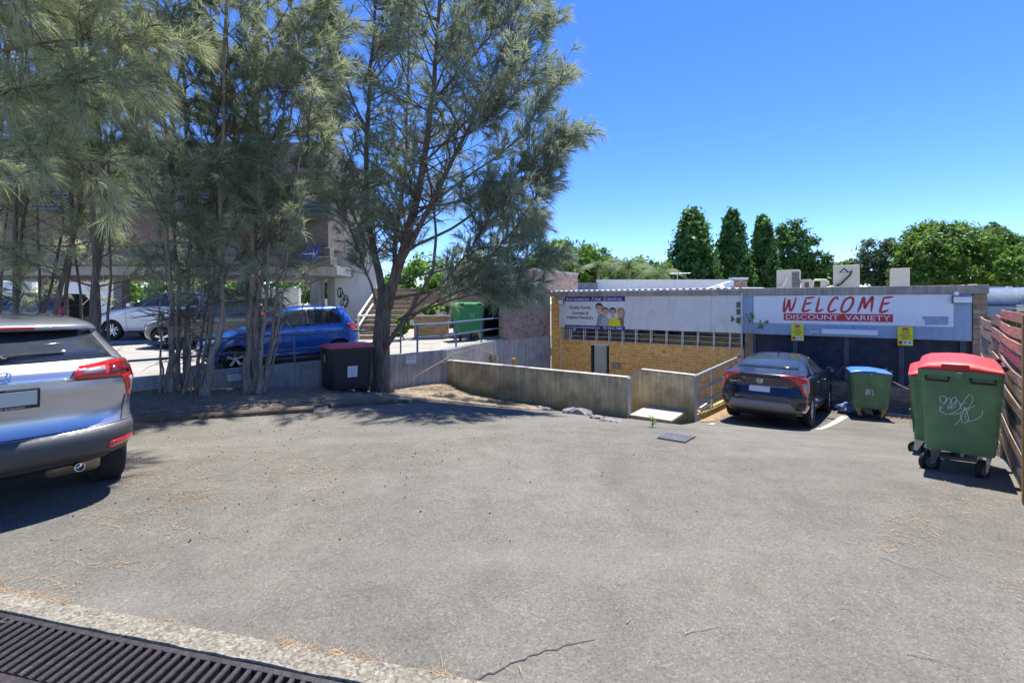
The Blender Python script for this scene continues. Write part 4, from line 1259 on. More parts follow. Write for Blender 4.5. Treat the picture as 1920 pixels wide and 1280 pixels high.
# blue hanging board with red corner, seen through the branches
hb = empty('blue_board', at(575, 475, 16.4), 0, 'blue advertising board with red corner half hidden in the foliage', 'sign')
p0, p1 = at(556, 488, 16.4), at(596, 460, 16.4)
MB().box(p0.x, p1.x, 16.4, 16.45, p0.z, p1.z).build('board', M['navy_b'] if 'navy_b' in M else M['navy'], hb)
MB().box(p0.x + .03, p0.x + .2, 16.385, 16.398, p1.z - .2, p1.z - .04).build('red_corner', M['red'], hb)
MB().box(p0.x + .25, p1.x - .1, 16.385, 16.398, p0.z + .2, p0.z + .24).build('white_stripe', M['paper'], hb)

# white wall with graffiti
gw = empty('graffiti_wall', at(660, 620, 18.8), 0, 'white rendered wall with black scribbled graffiti beside the stairs', 'wall')
p0, p1 = at(628, 640, 18.8), at(706, 455, 18.8)
MB().box(p0.x, p1.x, 18.8, 19.0, 0.0, p1.z).build('wall', M['white'], gw)
MB().box(p0.x - 0.28, p0.x - 0.003, 18.75, 19.1, 0.0, p1.z + .3).build('edge_column', M['conc_pale'], gw)
gl = [[(0, .9), (.15, 1.0), (.2, .8), (.1, .55), (.0, .75), (.1, .95), (.3, .9), (.25, .6), (.15, .5)],
      [(.15, .55), (.35, .75), (.42, .5), (.2, .35), (.25, .15), (.5, .5), (.6, .35), (.4, .05), (.3, -.1)],
      [(.3, .45), (.55, .65), (.68, .35), (.5, .1), (.35, .25)], [(.2, .25), (.3, .05), (.25, -.1)]]
strokes(gw, 'graffiti', gl, at(633, 580, 18.79), (1, 0, 0), Zv, 0.62, 0.85, 0.035, M['ink'], 0.003)

# stairs
sr = empty('concrete_stairs', at(690, 640, 16.5), 0, 'concrete stairs with white handrails climbing beside the graffiti wall', 'stairs')
for k in range(11):
    d = 16.2 + 0.24 * k
    zc = deck_z(-5, 15.5) + 0.0 + 0.165 * (k + 1)
    xl = (651 + 5.0 * k - 960) / FPX * d
    MB().box(xl, xl + 1.55, d, d + 0.30, zc - 0.22, zc - 0.03).build('riser', M['brick_tan'], sr)
    MB().box(xl - 0.02, xl + 1.57, d - 0.03, d + 0.31, zc - 0.028, zc).build('tread', M['conc_pale'], sr, bevel=0.005)
a_, b_ = at(672, 592, 16.1), at(699, 552, 17.6)
MB().tube([a_ - Zv * 0.0, b_], 0.035, 8).build('handrail', M['white'], sr, smooth=True)
MB().tube([a_ - Zv * 0.35, b_ - Zv * 0.35], 0.03, 8).build('handrail', M['white'], sr, smooth=True)
MB().tube([a_ + Zv * 0.02, a_ - Zv * 0.75], 0.03, 8).build('post', M['white'], sr, smooth=True)
MB().tube([a_, a_ + Vector((0.6, 0.1, 0.02))], 0.03, 8).build('handrail', M['white'], sr, smooth=True)

# far brown wall, white gable shape, planter
fw = empty('far_brick_wall', at(790, 600, 21), 0, 'dim brick wall with pale sloping top behind the big tree', 'wall')
p0, p1 = at(735, 610, 21), at(905, 535, 21)
bricks(fw, Vector((p0.x, 21, 0.4)), (1, 0, 0), p1.x - p0.x, 0.4, p1.z - 0.3, 0.11, 0.3, M['brick_mauve'], M['mortar'], rngb, maxn=200)
MB().prism([at(735, 610, 20.9), at(838, 575, 20.9), at(838, 590, 20.9), at(770, 612, 20.9)], (0, 0.08, 0)).build('ramp_edge', M['white'], fw)
for k in range(7):
    MB().box(p0.x + 2.3 + k * .22, p0.x + 2.42 + k * .22, 20.7, 20.8, 0.5, p1.z + .5).build('batten', M['conc_pale'], fw)
pw = empty('planter_wall', at(805, 635, 15.6), 0, 'low tan brick planter wall left of the green bins', 'planter')
p0, p1 = at(776, 635, 15.6), at(840, 594, 15.6)
bricks(pw, Vector((p0.x, 15.6, 0.3)), (1, 0, 0), p1.x - p0.x, deck_z(p0.x, 15.6) - 0.1, p1.z, 0.1, 0.26, M['brick_tan'], M['mortar'], rngb)
MB().box(p0.x - 0.02, p1.x + 0.02, 15.57, 15.85, p1.z + 0.001, p1.z + 0.05).build('coping', M['conc_pale'], pw, bevel=0.006)

# white walls and bright low building far behind the deck
for px0, px1, y0, d, lab in ((475, 560, 540, 27, 'white rendered wall behind the deck, between the concrete columns'), (100, 215, 525, 30, 'pale far building wall left of the white car'), (-60, 60, 528, 33, 'pale wall at the far left behind the trees'), (600, 632, 560, 26, 'short white wall behind the right deck column')):
    p0, p1 = at(px0, 610, d), at(px1, y0, d)
    o = MB().box(p0.x, p1.x, d, d + 0.3, 0.0, p1.z).build('far_wall', M['white'])
    tag(o, lab, 'wall')

# ------------------------------------------------------------------ timber fence on the right
F0 = Vector((4.36, 4.06, 0)); Fd = Vector((5.56, 6.1, 0)); Fl = Fd.length; Fd.normalize(); Fn = Vector((-Fd.y, Fd.x, 0))  # Fn faces the yard
def mat_fence():
    m, nt, b = new_mat('painted_fence_board')
    g = nd(nt, 'ShaderNodeNewGeometry')
    mp = nd(nt, 'ShaderNodeMapping'); mp.inputs['Rotation'].default_value = (0, 0, -math.atan2(Fd.y, Fd.x)); nt.links.new(g.outputs['Position'], mp.inputs[0])
    mp2 = nd(nt, 'ShaderNodeMapping'); mp2.inputs['Scale'].default_value = (1.5, 8, 14); nt.links.new(mp.outputs[0], mp2.inputs[0])
    gr_ = noise(nt, mp2.outputs[0], 2.5, 8, 0.7)
    oi = nd(nt, 'ShaderNodeObjectInfo')
    wood = ramp(nt, gr_, [(0.28, (0.19, 0.125, 0.085)), (0.5, (0.40, 0.28, 0.20)), (0.72, (0.58, 0.45, 0.34))])
    wood = mixc(nt, 1.0, wood, ramp(nt, oi.outputs['Random'], [(0, 0.7), (1, 1.15)]), 'MULTIPLY')
    # faded red paint on the upper boards, worn off in patches
    sx = nd(nt, 'ShaderNodeSeparateXYZ'); nt.links.new(mp.outputs[0], sx.inputs[0])
    hz_ = nd(nt, 'ShaderNodeMapRange'); hz_.inputs[1].default_value = 0.75; hz_.inputs[2].default_value = 1.35; nt.links.new(sx.outputs['Z'], hz_.inputs[0])
    n2 = ramp(nt, noise(nt, mp.outputs[0], 2.0, 7, 0.75), [(0.46, 0.0), (0.64, 0.6)])
    mu = nd(nt, 'ShaderNodeMath', operation='MULTIPLY'); nt.links.new(hz_.outputs[0], mu.inputs[0]); nt.links.new(n2, mu.inputs[1])
    c = mixc(nt, mu.outputs[0], wood, (0.50, 0.10, 0.075))
    nt.links.new(c, b.inputs['Base Color']); b.inputs['Roughness'].default_value = 0.85; b.inputs['Specular IOR Level'].default_value = 0.25
    bump(nt, b, gr_, 0.6, 0.012)
    return m
M['fence'] = mat_fence()
M['post'] = pm('mossy_post', (0.13, 0.10, 0.035), 0.9, var=0.5, scale=7, bmp=0.5, bscale=30)
M['post_new'] = pm('honey_post', (0.40, 0.22, 0.06), 0.8, var=0.3, scale=7, bmp=0.3, bscale=30)
fe = empty('timber_fence', F0 + Fd * 2, 0, 'weathered horizontal board fence with faded red paint on the right', 'fence')
rf = random.Random(5)
secs = [(-1.6, 0.0, 1.62, 11), (0.02, 2.70, 1.60, 12), (2.72, 4.5, 1.50, 11), (4.52, 8.0, 1.40, 12)]
for s0, s1, zt, nb in secs:
    g0 = ground_z(*(F0 + Fd * (s0 + s1) / 2)[:2]) + 0.03
    hgt = (zt - g0) / nb
    for k in range(nb):
        z0 = g0 + k * hgt
        mb = MB(); vs = []
        n = 6; sag = rf.uniform(-0.02, 0.012); bow = rf.uniform(-0.012, 0.02); tw = rf.uniform(-0.012, 0.012)
        e0, e1 = s0 + rf.uniform(-0.01, 0.01), s1 + rf.uniform(-0.015, 0.01)
        for i in range(n + 1):
            t = i / n; s = e0 + (e1 - e0) * t
            q = F0 + Fd * s + Fn * (0.012 + bow * math.sin(math.pi * t) + 0.003 * rf.random())
            zz = z0 + sag * math.sin(math.pi * t) + tw * (t - 0.5)
            h = hgt - 0.038 - rf.uniform(0, 0.010)
            vs += [q + Zv * zz, q + Zv * (zz + h), q - Fn * 0.022 + Zv * (zz + h), q - Fn * 0.022 + Zv * zz]
        fs = [(4 * i + a, 4 * i + (a + 1) % 4, 4 * i + 4 + (a + 1) % 4, 4 * i + 4 + a) for i in range(n) for a in range(4)] + [(0, 1, 2, 3), tuple(4 * n + a for a in (3, 2, 1, 0))]
        mb.add(vs, fs)
        mb.build('board', M['fence'], fe)
    for s in (s0 + 0.06, (s0 + s1) / 2, s1 - 0.06):
        q = F0 + Fd * s - Fn * 0.13
        MB().obox(q - Zv * 1.3, Fd * 0.08, Fn * 0.095, Zv * (1.3 + zt - 0.04)).build('post', M['post'], fe)
q = F0 - Fd * 0.06 + Fn * 0.04
MB().obox(q - Fd * 0.09 - Zv * 0.3, Fd * 0.09, -Fn * 0.09, Zv * 1.85).build('post', M['post_new'], fe, bevel=0.004)

# ------------------------------------------------------------------ roofs beyond the fence
rb = empty('white_annexe', at(1880, 600, 16), 0, 'white annexe with corrugated roof screen beyond the shop right end', 'building')
p0, p1 = at(1852, 600, 16), at(1935, 566, 16)
MB().box(p0.x, p1.x, 16, 20, -1.8, fz(1, 1, 1) * 0 + at(1, 556, 16).z).build('wall', M['white'], rb)
q0, q1 = at(1852, 551, 16.3), at(1885, 537, 16.3)
mb = MB(); vs = []
for i in range(41):
    x = q0.x + (q1.x - q0.x) * i / 40; y = 16.3 + 0.03 * math.sin(i * math.pi / 2)
    vs += [(x, y, q0.z - .1), (x, y, q1.z)]
mb.add(vs, [(2 * i, 2 * i + 2, 2 * i + 3, 2 * i + 1) for i in range(40)]); mb.build('roof_screen', M['galv'], rb, fix=False)
def wall_ac(label, px0, px1, y0, y1, d):
    p0, p1 = at(px0, y1, d), at(px1, y0, d)
    r = empty('wall_condenser', Vector(((p0.x + p1.x) / 2, d, p0.z)), 0, label, 'air conditioner', 'condensers beyond the fence')
    MB().box(p0.x, p1.x, d, d + .3, p0.z, p1.z).build('casing', M['white'], r, bevel=0.01)
    for k in range(6):
        z = p0.z + (p1.z - p0.z) * (0.12 + 0.8 * k / 6)
        MB().box(p0.x + .1, p1.x - .04, d - .012, d - .002, z, z + .03).build('louvre', M['inkgrey'], r)
wall_ac('white condenser on the annexe wall above the fence', 1855, 1868, 553, 571, 15.8)
wall_ac('white condenser on the annexe roof beside the barrel roof', 1886, 1899, 537, 550, 17)
br_ = empty('barrel_roof', at(1930, 575, 14), 0, 'dark grey barrel roof beyond the fence at the right edge', 'roof')
mb = MB(); vs = []
c0 = at(1945, 575, 14)
for i in range(25):
    a = math.pi * i / 24
    x, z = c0.x + 1.02 * -math.cos(a), c0.z + 0.58 * math.sin(a)
    vs += [(x, 13.5, z), (x, 17, z)]
mb.add(vs, [(2 * i, 2 * i + 2, 2 * i + 3, 2 * i + 1) for i in range(24)])
M['barrel'] = pm('blue_grey_sheet', (0.14, 0.17, 0.20), 0.4, 0.4, var=0.15, scale=4)
mb.build('sheet', M['barrel'], br_, smooth=True, fix=False)
MB().prism([(v[0], 13.52, v[2]) for v in vs[::2]], (0, 0.03, 0)).build('end_wall', M['barrel'], br_)
MB().tube([(c0.x - 1.2, 13.45, c0.z + .02), (c0.x + 1.2, 13.45, c0.z + .02)], 0.03, 8).build('gutter', M['steel'], br_)
MB().box(c0.x - 1.05, c0.x + 1.05, 13.6, 17, -1.8, c0.z - 0.001).build('wall', M['white'], br_)

# ------------------------------------------------------------------ broadleaf trees, conifers and palms behind
def leaf_cloud(rng, blobs, n, size, clump=0.125, per=34, up=0.35, shell=0.55, aspect=0.6):
    """leaf-sized quads in clumps through each blob; blobs: (centre, radii)"""
    vol = np.array([(b[1][0] * b[1][1] * b[1][2]) ** (2 / 3) for b in blobs]); vol /= vol.sum()
    P, N, S = [], [], []
    for (c, r), f in zip(blobs, vol):
        k = max(4, int(n * f / per))
        d = rng.normal(size=(k, 3)); d /= np.linalg.norm(d, axis=1)[:, None]
        rad = shell + (1 - shell) * rng.random(k) ** 0.6
        rad *= 1 + 0.20 * np.sin(d[:, 0] * 5 + c[0]) * np.cos(d[:, 2] * 4 + c[1])
        cc = np.array(c) + d * np.array(r) * rad[:, None]
        m = per
        off = rng.normal(size=(k, m, 3)) * clump * np.mean(r) * np.array([1, 1, 0.75])
        p = cc[:, None, :] + off
        nn = d[:, None, :] * 0.8 + rng.normal(size=(k, m, 3)) * 0.75 + np.array([0, 0, up])
        P.append(p.reshape(-1, 3)); N.append(nn.reshape(-1, 3))
        S.append((size * rng.uniform(0.6, 1.3, (k * m))))
    P = np.concatenate(P); N = np.concatenate(N); S = np.concatenate(S)
    N /= np.linalg.norm(N, axis=1)[:, None]
    T = np.cross(N, rng.normal(size=N.shape)); T /= np.linalg.norm(T, axis=1)[:, None] + 1e-9
    B = np.cross(N, T)
    T *= S[:, None]; B *= (S * aspect)[:, None]
    V = np.stack([P - T, P - B * 0.9 + N * (S * .12)[:, None], P + T, P + B * 0.9 + N * (S * .12)[:, None]], 1).reshape(-1, 3)
    F = np.arange(len(V)).reshape(-1, 4)
    return V, F
def broad_tree(label, blobs, base, n, size, mat, seed, trunk_r=0.25, name='leafy_tree', group='trees behind the shop', **kw):
    rng = np.random.default_rng(seed)
    rr = random.Random(seed)
    root = empty(name, base, 0, label, 'tree', group)
    base = Vector(base)
    mb = MB()
    top = Vector(blobs[0][0])
    mid = base.lerp(top, 0.5) + Vector((rr.uniform(-.3, .3), 0, 0))
    mb.tube([base, mid, top], [trunk_r, trunk_r * .7, trunk_r * .25], 8)
    for c, r in blobs[1:]:
        s = base.lerp(top, rr.uniform(0.45, 0.75))
        mb.tube([s, s.lerp(Vector(c), 0.55) + Zv * 0.2, Vector(c)], [trunk_r * .5, trunk_r * .3, trunk_r * .1], 6)
    mb.build('trunk', M['bark'], root, smooth=True)
    V, F = leaf_cloud(rng, blobs, int(n * 1.7), size * .76, **kw)
    np_mesh('crown', V, F, mat, root)
    return root
def px_blob(px, py, d, rx, ry, rz=None):
    """blob centred in column px, row py at distance d; radii in photo pixels"""
    c = at(px, py, d); k = d / FPX
    return (tuple(c), (rx * k, (rz or rx) * k, ry * k))
GZ = -1.85
def ground_at(px, d, dx=0): return Vector(((px - 960) / FPX * d + dx, d, GZ))
broad_tree('rounded bright green tree behind the mauve building, left of the palms', [px_blob(1060, 500, 36, 62, 45), px_blob(1015, 515, 37, 40, 30), px_blob(1085, 520, 35, 45, 35), px_blob(1040, 475, 37, 35, 22)], ground_at(1060, 36), 7000, 0.24, M['leaf_a'], 21)
broad_tree('green tree between the rounded tree and the palms', [px_blob(1120, 510, 40, 42, 36), px_blob(1105, 495, 41, 28, 25)], ground_at(1120, 40), 3200, 0.24, M['leaf_b'], 22)
broad_tree('low bright hedge tree behind the palms', [px_blob(1170, 520, 44, 50, 30), px_blob(1215, 515, 44, 45, 28), px_blob(1140, 528, 43, 35, 22)], ground_at(1180, 44), 4200, 0.24, M['leaf_a'], 23)
broad_tree('low bright bushy tree left of the tall conifers', [px_blob(1240, 525, 46, 35, 28), px_blob(1262, 530, 46, 25, 20)], ground_at(1240, 46), 2400, 0.22, M['leaf_a'], 24)
def conifer(label, px, top, w, d, seed, n, mat='leaf_c', skew=0.0):
    k = d / FPX
    rng = np.random.default_rng(seed)
    base = ground_at(px, d)
    root = empty('conical_conifer', base, 0, label, 'tree', 'tall conifers behind the shop')
    zt = at(px, top, d).z; H = zt - GZ - 1.0
    R = w * k / 2
    MB().tube([base, base + Zv * (H * .9)], [0.28, 0.05], 8).build('trunk', M['bark'], root, smooth=True)
    m = n // 22
    t = rng.random(m) ** 0.8                       # height fraction
    prof = np.where(t < .3, 0.85 + 0.15 * t / .3, 1.0) * np.clip(1 - ((t - .12) / .89).clip(0) ** 1.9, 0.0, 1) ** .72
    a = rng.random(m) * 2 * np.pi
    lump = 1 + 0.13 * np.sin(a * 3 + t * 9 + seed) + 0.10 * np.sin(a * 5 - t * 17 + seed) + rng.normal(size=m) * .05
    rad = R * prof * lump * (0.55 + 0.45 * rng.random(m) ** 0.4)
    cc = np.stack([base.x + rad * np.cos(a), base.y + rad * np.sin(a), GZ + 1.0 + t * H], 1)
    off = rng.normal(size=(m, 22, 3)) * np.array([.26, .26, .32]) * (R / 2.2)
    P = (cc[:, None] + off).reshape(-1, 3)
    out = np.stack([np.cos(a), np.sin(a), np.full(m, .55)], 1)
    N = (out[:, None] + rng.normal(size=(m, 22, 3)) * .7).reshape(-1, 3); N /= np.linalg.norm(N, axis=1)[:, None]
    S = rng.uniform(.13, .30, len(P))
    T = np.cross(N, rng.normal(size=N.shape)); T /= np.linalg.norm(T, axis=1)[:, None]; B = np.cross(N, T)
    T *= S[:, None]; B *= (S * .55)[:, None]
    V = np.stack([P - T, P - B, P + T, P + B], 1).reshape(-1, 3)
    np_mesh('crown', V, np.arange(len(V)).reshape(-1, 4), M[mat], root)
conifer('widest conical conifer, leftmost of the three behind the shop', 1298, 402, 92, 46, 31, 15000)
conifer('conical conifer in the middle of the three behind the shop', 1373, 402, 68, 47, 32, 12000)
conifer('narrowest conical conifer, right of the three behind the shop', 1430, 408, 56, 48, 33, 10000)
broad_tree('dark irregular conifer right of the three conical ones', [px_blob(1488, 470, 50, 36, 52), px_blob(1480, 438, 50, 24, 22), px_blob(1515, 495, 50, 34, 30), px_blob(1470, 505, 50, 30, 30), px_blob(1525, 520, 50, 25, 25)], ground_at(1490, 50), 8000, 0.22, M['leaf_c'], 34)
broad_tree('small yellow-green tree behind the rooftop units', [px_blob(1560, 515, 52, 24, 22), px_blob(1583, 505, 53, 22, 18), px_blob(1600, 520, 52, 22, 20), px_blob(1538, 528, 52, 18, 16)], ground_at(1570, 52), 2800, 0.24, M['leaf_a'], 35)
broad_tree('dull grey-green tree left of the big round tree', [px_blob(1655, 490, 50, 40, 42), px_blob(1690, 465, 51, 28, 25), px_blob(1635, 510, 50, 30, 30), px_blob(1670, 520, 50, 40, 28)], ground_at(1660, 50), 5500, 0.22, M['leaf_d'], 36)
broad_tree('big spreading bright green tree behind the shop right end', [px_blob(1770, 470, 46, 66, 48), px_blob(1730, 485, 46, 45, 38), px_blob(1815, 475, 46, 50, 42), px_blob(1760, 440, 47, 50, 22), px_blob(1790, 515, 45, 60, 30), px_blob(1720, 520, 46, 45, 26)], ground_at(1775, 46), 11000, 0.26, M['leaf_a'], 37)
broad_tree('deep green tree at the far right edge of the tree line', [px_blob(1870, 480, 50, 36, 52), px_blob(1860, 440, 51, 22, 20), px_blob(1905, 470, 50, 34, 30), px_blob(1895, 520, 48, 45, 34)], ground_at(1880, 50), 6500, 0.26, M['leaf_b'], 38)
broad_tree('bright low tree beside the right edge, above the barrel roof', [px_blob(1905, 510, 40, 34, 26), px_blob(1940, 490, 41, 40, 40)], ground_at(1920, 40), 3200, 0.24, M['leaf_a'], 39)
def palm(label, px, py, d, seed):
    rr = random.Random(seed)
    top = at(px, py, d); base = Vector((top.x + rr.uniform(-.2, .2), d, GZ))
    root = empty('palm_tree', base, 0, label, 'palm tree', 'palms behind the corrugated roof')
    MB().tube([base, base.lerp(top, .5), top], [.18, .14, .11], 8).build('trunk', M['bark_pale'], root, smooth=True)
    for k in range(15):
        a = 2 * math.pi * k / 15 + rr.uniform(-.2, .2); ln = rr.uniform(1.8, 2.8); el = rr.uniform(0.35, 1.25)
        mb = MB(); pts = []
        for i in range(9):
            t = i / 8
            pts.append(top + Vector((math.cos(a) * ln * t * math.cos(el * (1 - t * .3)), math.sin(a) * ln * t, ln * (math.sin(el) * t - .85 * t * t))))
        mb.tube(pts, [.025 * (1 - .8 * i / 8) for i in range(9)], 4)
        for i in range(1, 9):
            tdir = (pts[i] - pts[i - 1]).normalized(); s = tdir.cross(Zv).normalized()
            for q in range(4):
                o = pts[i - 1].lerp(pts[i], q / 4)
                for sg in (-1, 1):
                    L = .42 * math.sin(math.pi * min(1, .15 + .85 * i / 9)) + .08
                    e = o + s * sg * L * .8 + tdir * L * .35 - Zv * L * .55
                    mb.add([o, o + tdir * .035, e], [(0, 1, 2)])
        mb.build('frond', M['palm'], root, fix=False)
palm('pale palm beside the rounded green tree', 1122, 500, 33, 1)
palm('pale palm in the middle of the low hedge trees', 1178, 502, 32, 2)
palm('pale palm nearest the tall conifers', 1236, 515, 34, 3)
# bushes behind the deck at the left
for i, (px, py, d, rx, ry, m, lab) in enumerate(((300, 560, 27, 70, 45, 'leaf_a', 'bright green bush beyond the deck, left of the slim stems'), (400, 565, 26, 60, 45, 'leaf_b', 'green bush beyond the deck behind the slim stems'),
        (505, 540, 30, 70, 40, 'leaf_a', 'bright green bush behind the deck columns'), (640, 530, 30, 60, 45, 'leaf_b', 'green bush behind the graffiti wall'), (800, 535, 27, 70, 50, 'leaf_a', 'bright green tree behind the big she-oak trunk'), (30, 590, 20, 60, 30, 'leaf_b', 'low dark shrub at the left edge behind the silver car'),
        (880, 520, 32, 70, 40, 'leaf_b', 'green tree behind the mauve building, left side'))):
    broad_tree(lab, [px_blob(px, py, d, rx, ry), px_blob(px + rx * .6, py + 8, d, rx * .6, ry * .7), px_blob(px - rx * .6, py + 10, d, rx * .6, ry * .7)], Vector(((px - 960) / FPX * d, d, 0.2 if d < 28 else 0)), 2600, 0.20, M[m], 60 + i, 0.12, 'leafy_bush', 'greenery beyond the deck')
broad_tree('bright green shrub in the brick planter', [px_blob(815, 588, 16.4, 26, 16, 20), px_blob(790, 592, 16.3, 18, 12, 15)], Vector((at(810, 600, 16.3).x, 16.3, 0.5)), 900, 0.09, M['leaf_a'], 70, 0.03, 'leafy_bush', 'greenery beyond the deck')
broad_tree('small green shrub beside the big she-oak trunk', [px_blob(757, 608, 15.8, 16, 22, 12)], Vector((at(757, 640, 15.8).x, 15.8, 0.45)), 500, 0.08, M['leaf_a'], 71, 0.03, 'leafy_bush', 'greenery beyond the deck')
# ------------------------------------------------------------------ wheeled bins
def rring(L, D, r, z, n=5):
    pts = []
    for cx, cy, a0 in ((L / 2 - r, D / 2 - r, 0), (-L / 2 + r, D / 2 - r, 90), (-L / 2 + r, -D / 2 + r, 180), (L / 2 - r, -D / 2 + r, 270)):
        for i in range(n + 1):
            a = math.radians(a0 + 90 * i / n)
            pts.append(Vector((cx + r * math.cos(a), cy + r * math.sin(a), z)))
    return pts
def caster(root, x, y, z_top, r, mat_fork, swing=0.0, wide=0.045):
    hub = Vector((x + 0.05 * math.cos(swing), y + 0.05 * math.sin(swing), r))
    ax = Vector((-math.sin(swing), math.cos(swing), 0)); fw = Vector((math.cos(swing), math.sin(swing), 0))
    w = MB().lathe([(r * .35, -wide / 2), (r * .9, -wide / 2), (r, -wide * .3), (r, wide * .3), (r * .9, wide / 2), (r * .35, wide / 2)], hub, ax, 20).build('wheel', M['rubber'], root, local=True, smooth=True)
    MB().lathe([(0, -wide * .52), (r * .55, -wide * .52), (r * .55, wide * .52), (0, wide * .52)], hub, ax, 14).build('hub', M['inkgrey'], w, local=True)
    mb = MB()
    for s in (-1, 1):
        o = ax * s * (wide / 2 + 0.008)
        top = Vector((x, y, z_top))
        mb.prism([top + o - fw * .05, top + o + fw * .06, hub + o + fw * .02 - Zv * .012, hub + o - fw * .02 - Zv * .012], ax * s * 0.004)
    mb.obox(Vector((x, y, z_top)) - fw * .06 - ax * .045, fw * .13, ax * .09, Zv * 0.012)
    mb.build('caster_fork', mat_fork, root, local=True)
def make_bin(name, label, loc, rz, L, D, H, body, lid, fork, taper=0.86, wr=0.10, handles=(), group='wheeled bins', lid_h=0.085, hinge=-1, swings=(0.4, -0.5, 2.0, 1.2), tilt=0.0):
    root = empty(name, loc, rz, label, 'bin', group)
    if tilt: root.rotation_euler = (0, tilt, rz)
    z0, z1 = wr * 2 + 0.03, H - lid_h
    rings = []
    for f, z in ((0.80, z0), (0.97, z0 + 0.01), (1.0, z0 + 0.05)):
        rings.append(rring(L * taper * f, D * taper * f, 0.05, z))
    for t in (0.15, 0.4, 0.7, 1.0):
        k = taper + (1 - taper) * t
        rings.append(rring(L * k * 0.985, D * k * 0.985, 0.045, z0 + 0.05 + (z1 - 0.07 - z0 - 0.05) * t))
    MB().loft(rings).build('body', body, root, local=True, smooth=True, angle=40)
    zr = z1 - 0.075
    rim = [rring(L * .99, D * .99, .045, zr), rring(L * 1.03, D * 1.03, .05, zr + .004), rring(L * 1.035, D * 1.035, .05, zr + .065), rring(L * 1.0, D * 1.0, .045, zr + .068)]
    MB().loft(rim).build('rim', body, root, local=True, smooth=True, angle=40)
    # lid: arched profile, high over the front two thirds, falling to the hinge side
    h = lid_h
    prof = [(.515, .0), (.52, .25), (.47, .52), (.38, .80), (.15, .98), (-.08, 1.0), (-.22, .86), (-.40, .52), (-.50, .38), (-.52, .0)]
    if hinge > 0: prof = [(-y, z) for y, z in prof]
    rings = []
    for x, s in ((-.522, .12), (-.515, .45), (-.49, .80), (-.44, .96), (-.2, 1.0), (.2, 1.0), (.44, .96), (.49, .80), (.515, .45), (.522, .12)):
        rings.append([Vector((x * L, y * D * (0.985 if s < .5 else 1), zr + 0.070 + max(0.0, z * s) * h)) for y, z in prof])
    ld = MB().loft(rings).build('lid', lid, root, local=True, smooth=True, angle=32)
    # recessed grip panels on both lid ends
    for sx in (-1, 1):
        for y0, y1 in ((-.12 * D, .22 * D),):
            MB().obox(Vector((sx * L * .512, y0, zr + .085)), (sx * 0.012, 0, 0), (0, y1 - y0, 0), (0, 0, h * .55)).build('lid_grip', lid, ld, local=True, bevel=0.006)
    # hinge barrels
    for x in (-.33, .33):
        MB().tube([(x * L - .07, hinge * D * .53, zr + .10), (x * L + .07, hinge * D * .53, zr + .10)], 0.026, 10).build('hinge', M['black'], root, local=True, smooth=True)
    # trunnion pins on the ends
    for sx in (-1, 1):
        MB().lathe([(.028, 0), (.028, .05), (.02, .055), (0, .055)], (sx * L * .52, 0, zr + .03), (sx, 0, 0), 12).build('trunnion', body, root, local=True, smooth=True)
    for hx, hy, axis in handles:                      # bar handles on an end face
        if axis == 'y':
            x = hx * L * 0.51
            MB().tube([(x, hy * D - .085, zr - .0), (x + math.copysign(.035, hx), hy * D - .085, zr - .035), (x + math.copysign(.035, hx), hy * D + .085, zr - .035), (x, hy * D + .085, zr - .0)], 0.011, 8).build('handle', M['black'], root, local=True, smooth=True)
    # ribs down the corners and a foot ledge
    for sx in (-1, 1):
        for sy in (-1, 1):
            k = taper * .97
            MB().prism([(sx * L * k * .5, sy * D * k * .30, z0 + .02), (sx * L * k * .5, sy * D * k * .485, z0 + .02), (sx * L * k * .505, sy * D * k * .485, z0 + .11), (sx * L * k * .505, sy * D * k * .33, z0 + .11)], (sx * 0.012, 0, 0)).build('corner_pad', body, root, local=True, bevel=0.004)
            MB().prism([(sx * L * .46 * (1 if True else 1), sy * (D * .492), zr - .002), (sx * L * .46 - sx * .06, sy * (D * .492), zr - .002), (sx * L * taper * .46 - sx * .05, sy * D * taper * .492, z0 + .1), (sx * L * taper * .46, sy * D * taper * .492, z0 + .1)], (0, sy * .014, 0)).build('rib', body, root, local=True)
    k = 0
    for sx in (-1, 1):
        for sy in (-1, 1):
            caster(root, sx * L * taper * .40, sy * D * taper * .36, z0, wr, fork, swings[k]); k += 1
    return root, zr, z0
M['bin_green'] = pm('bin_green', (0.105, 0.215, 0.095), 0.45, var=0.30, scale=3.5, bmp=0.06, bscale=160)
M['bin_green2'] = pm('bin_light_green', (0.020, 0.20, 0.065), 0.45, var=0.15, scale=2.5)
M['bin_black'] = pm('bin_black', (0.022, 0.021, 0.021), 0.5, var=0.3, scale=3)
M['lid_red'] = pm('lid_red', (0.64, 0.02, 0.014), 0.55, var=0.22, scale=4)
M['lid_pink'] = pm('lid_faded_red', (0.76, 0.085, 0.11), 0.45, var=0.15, scale=4)
M['lid_blue'] = pm('lid_blue', (0.035, 0.16, 0.50), 0.42, var=0.12, scale=4)
M['fork_y'] = pm('yellow_fork', (0.42, 0.28, 0.03), 0.6, 0.2, var=0.4, scale=15)
rzF = math.atan2(Fd.y, Fd.x)
def on_ground(x, y): return Vector((x, y, ground_z(x, y) + 0.004))
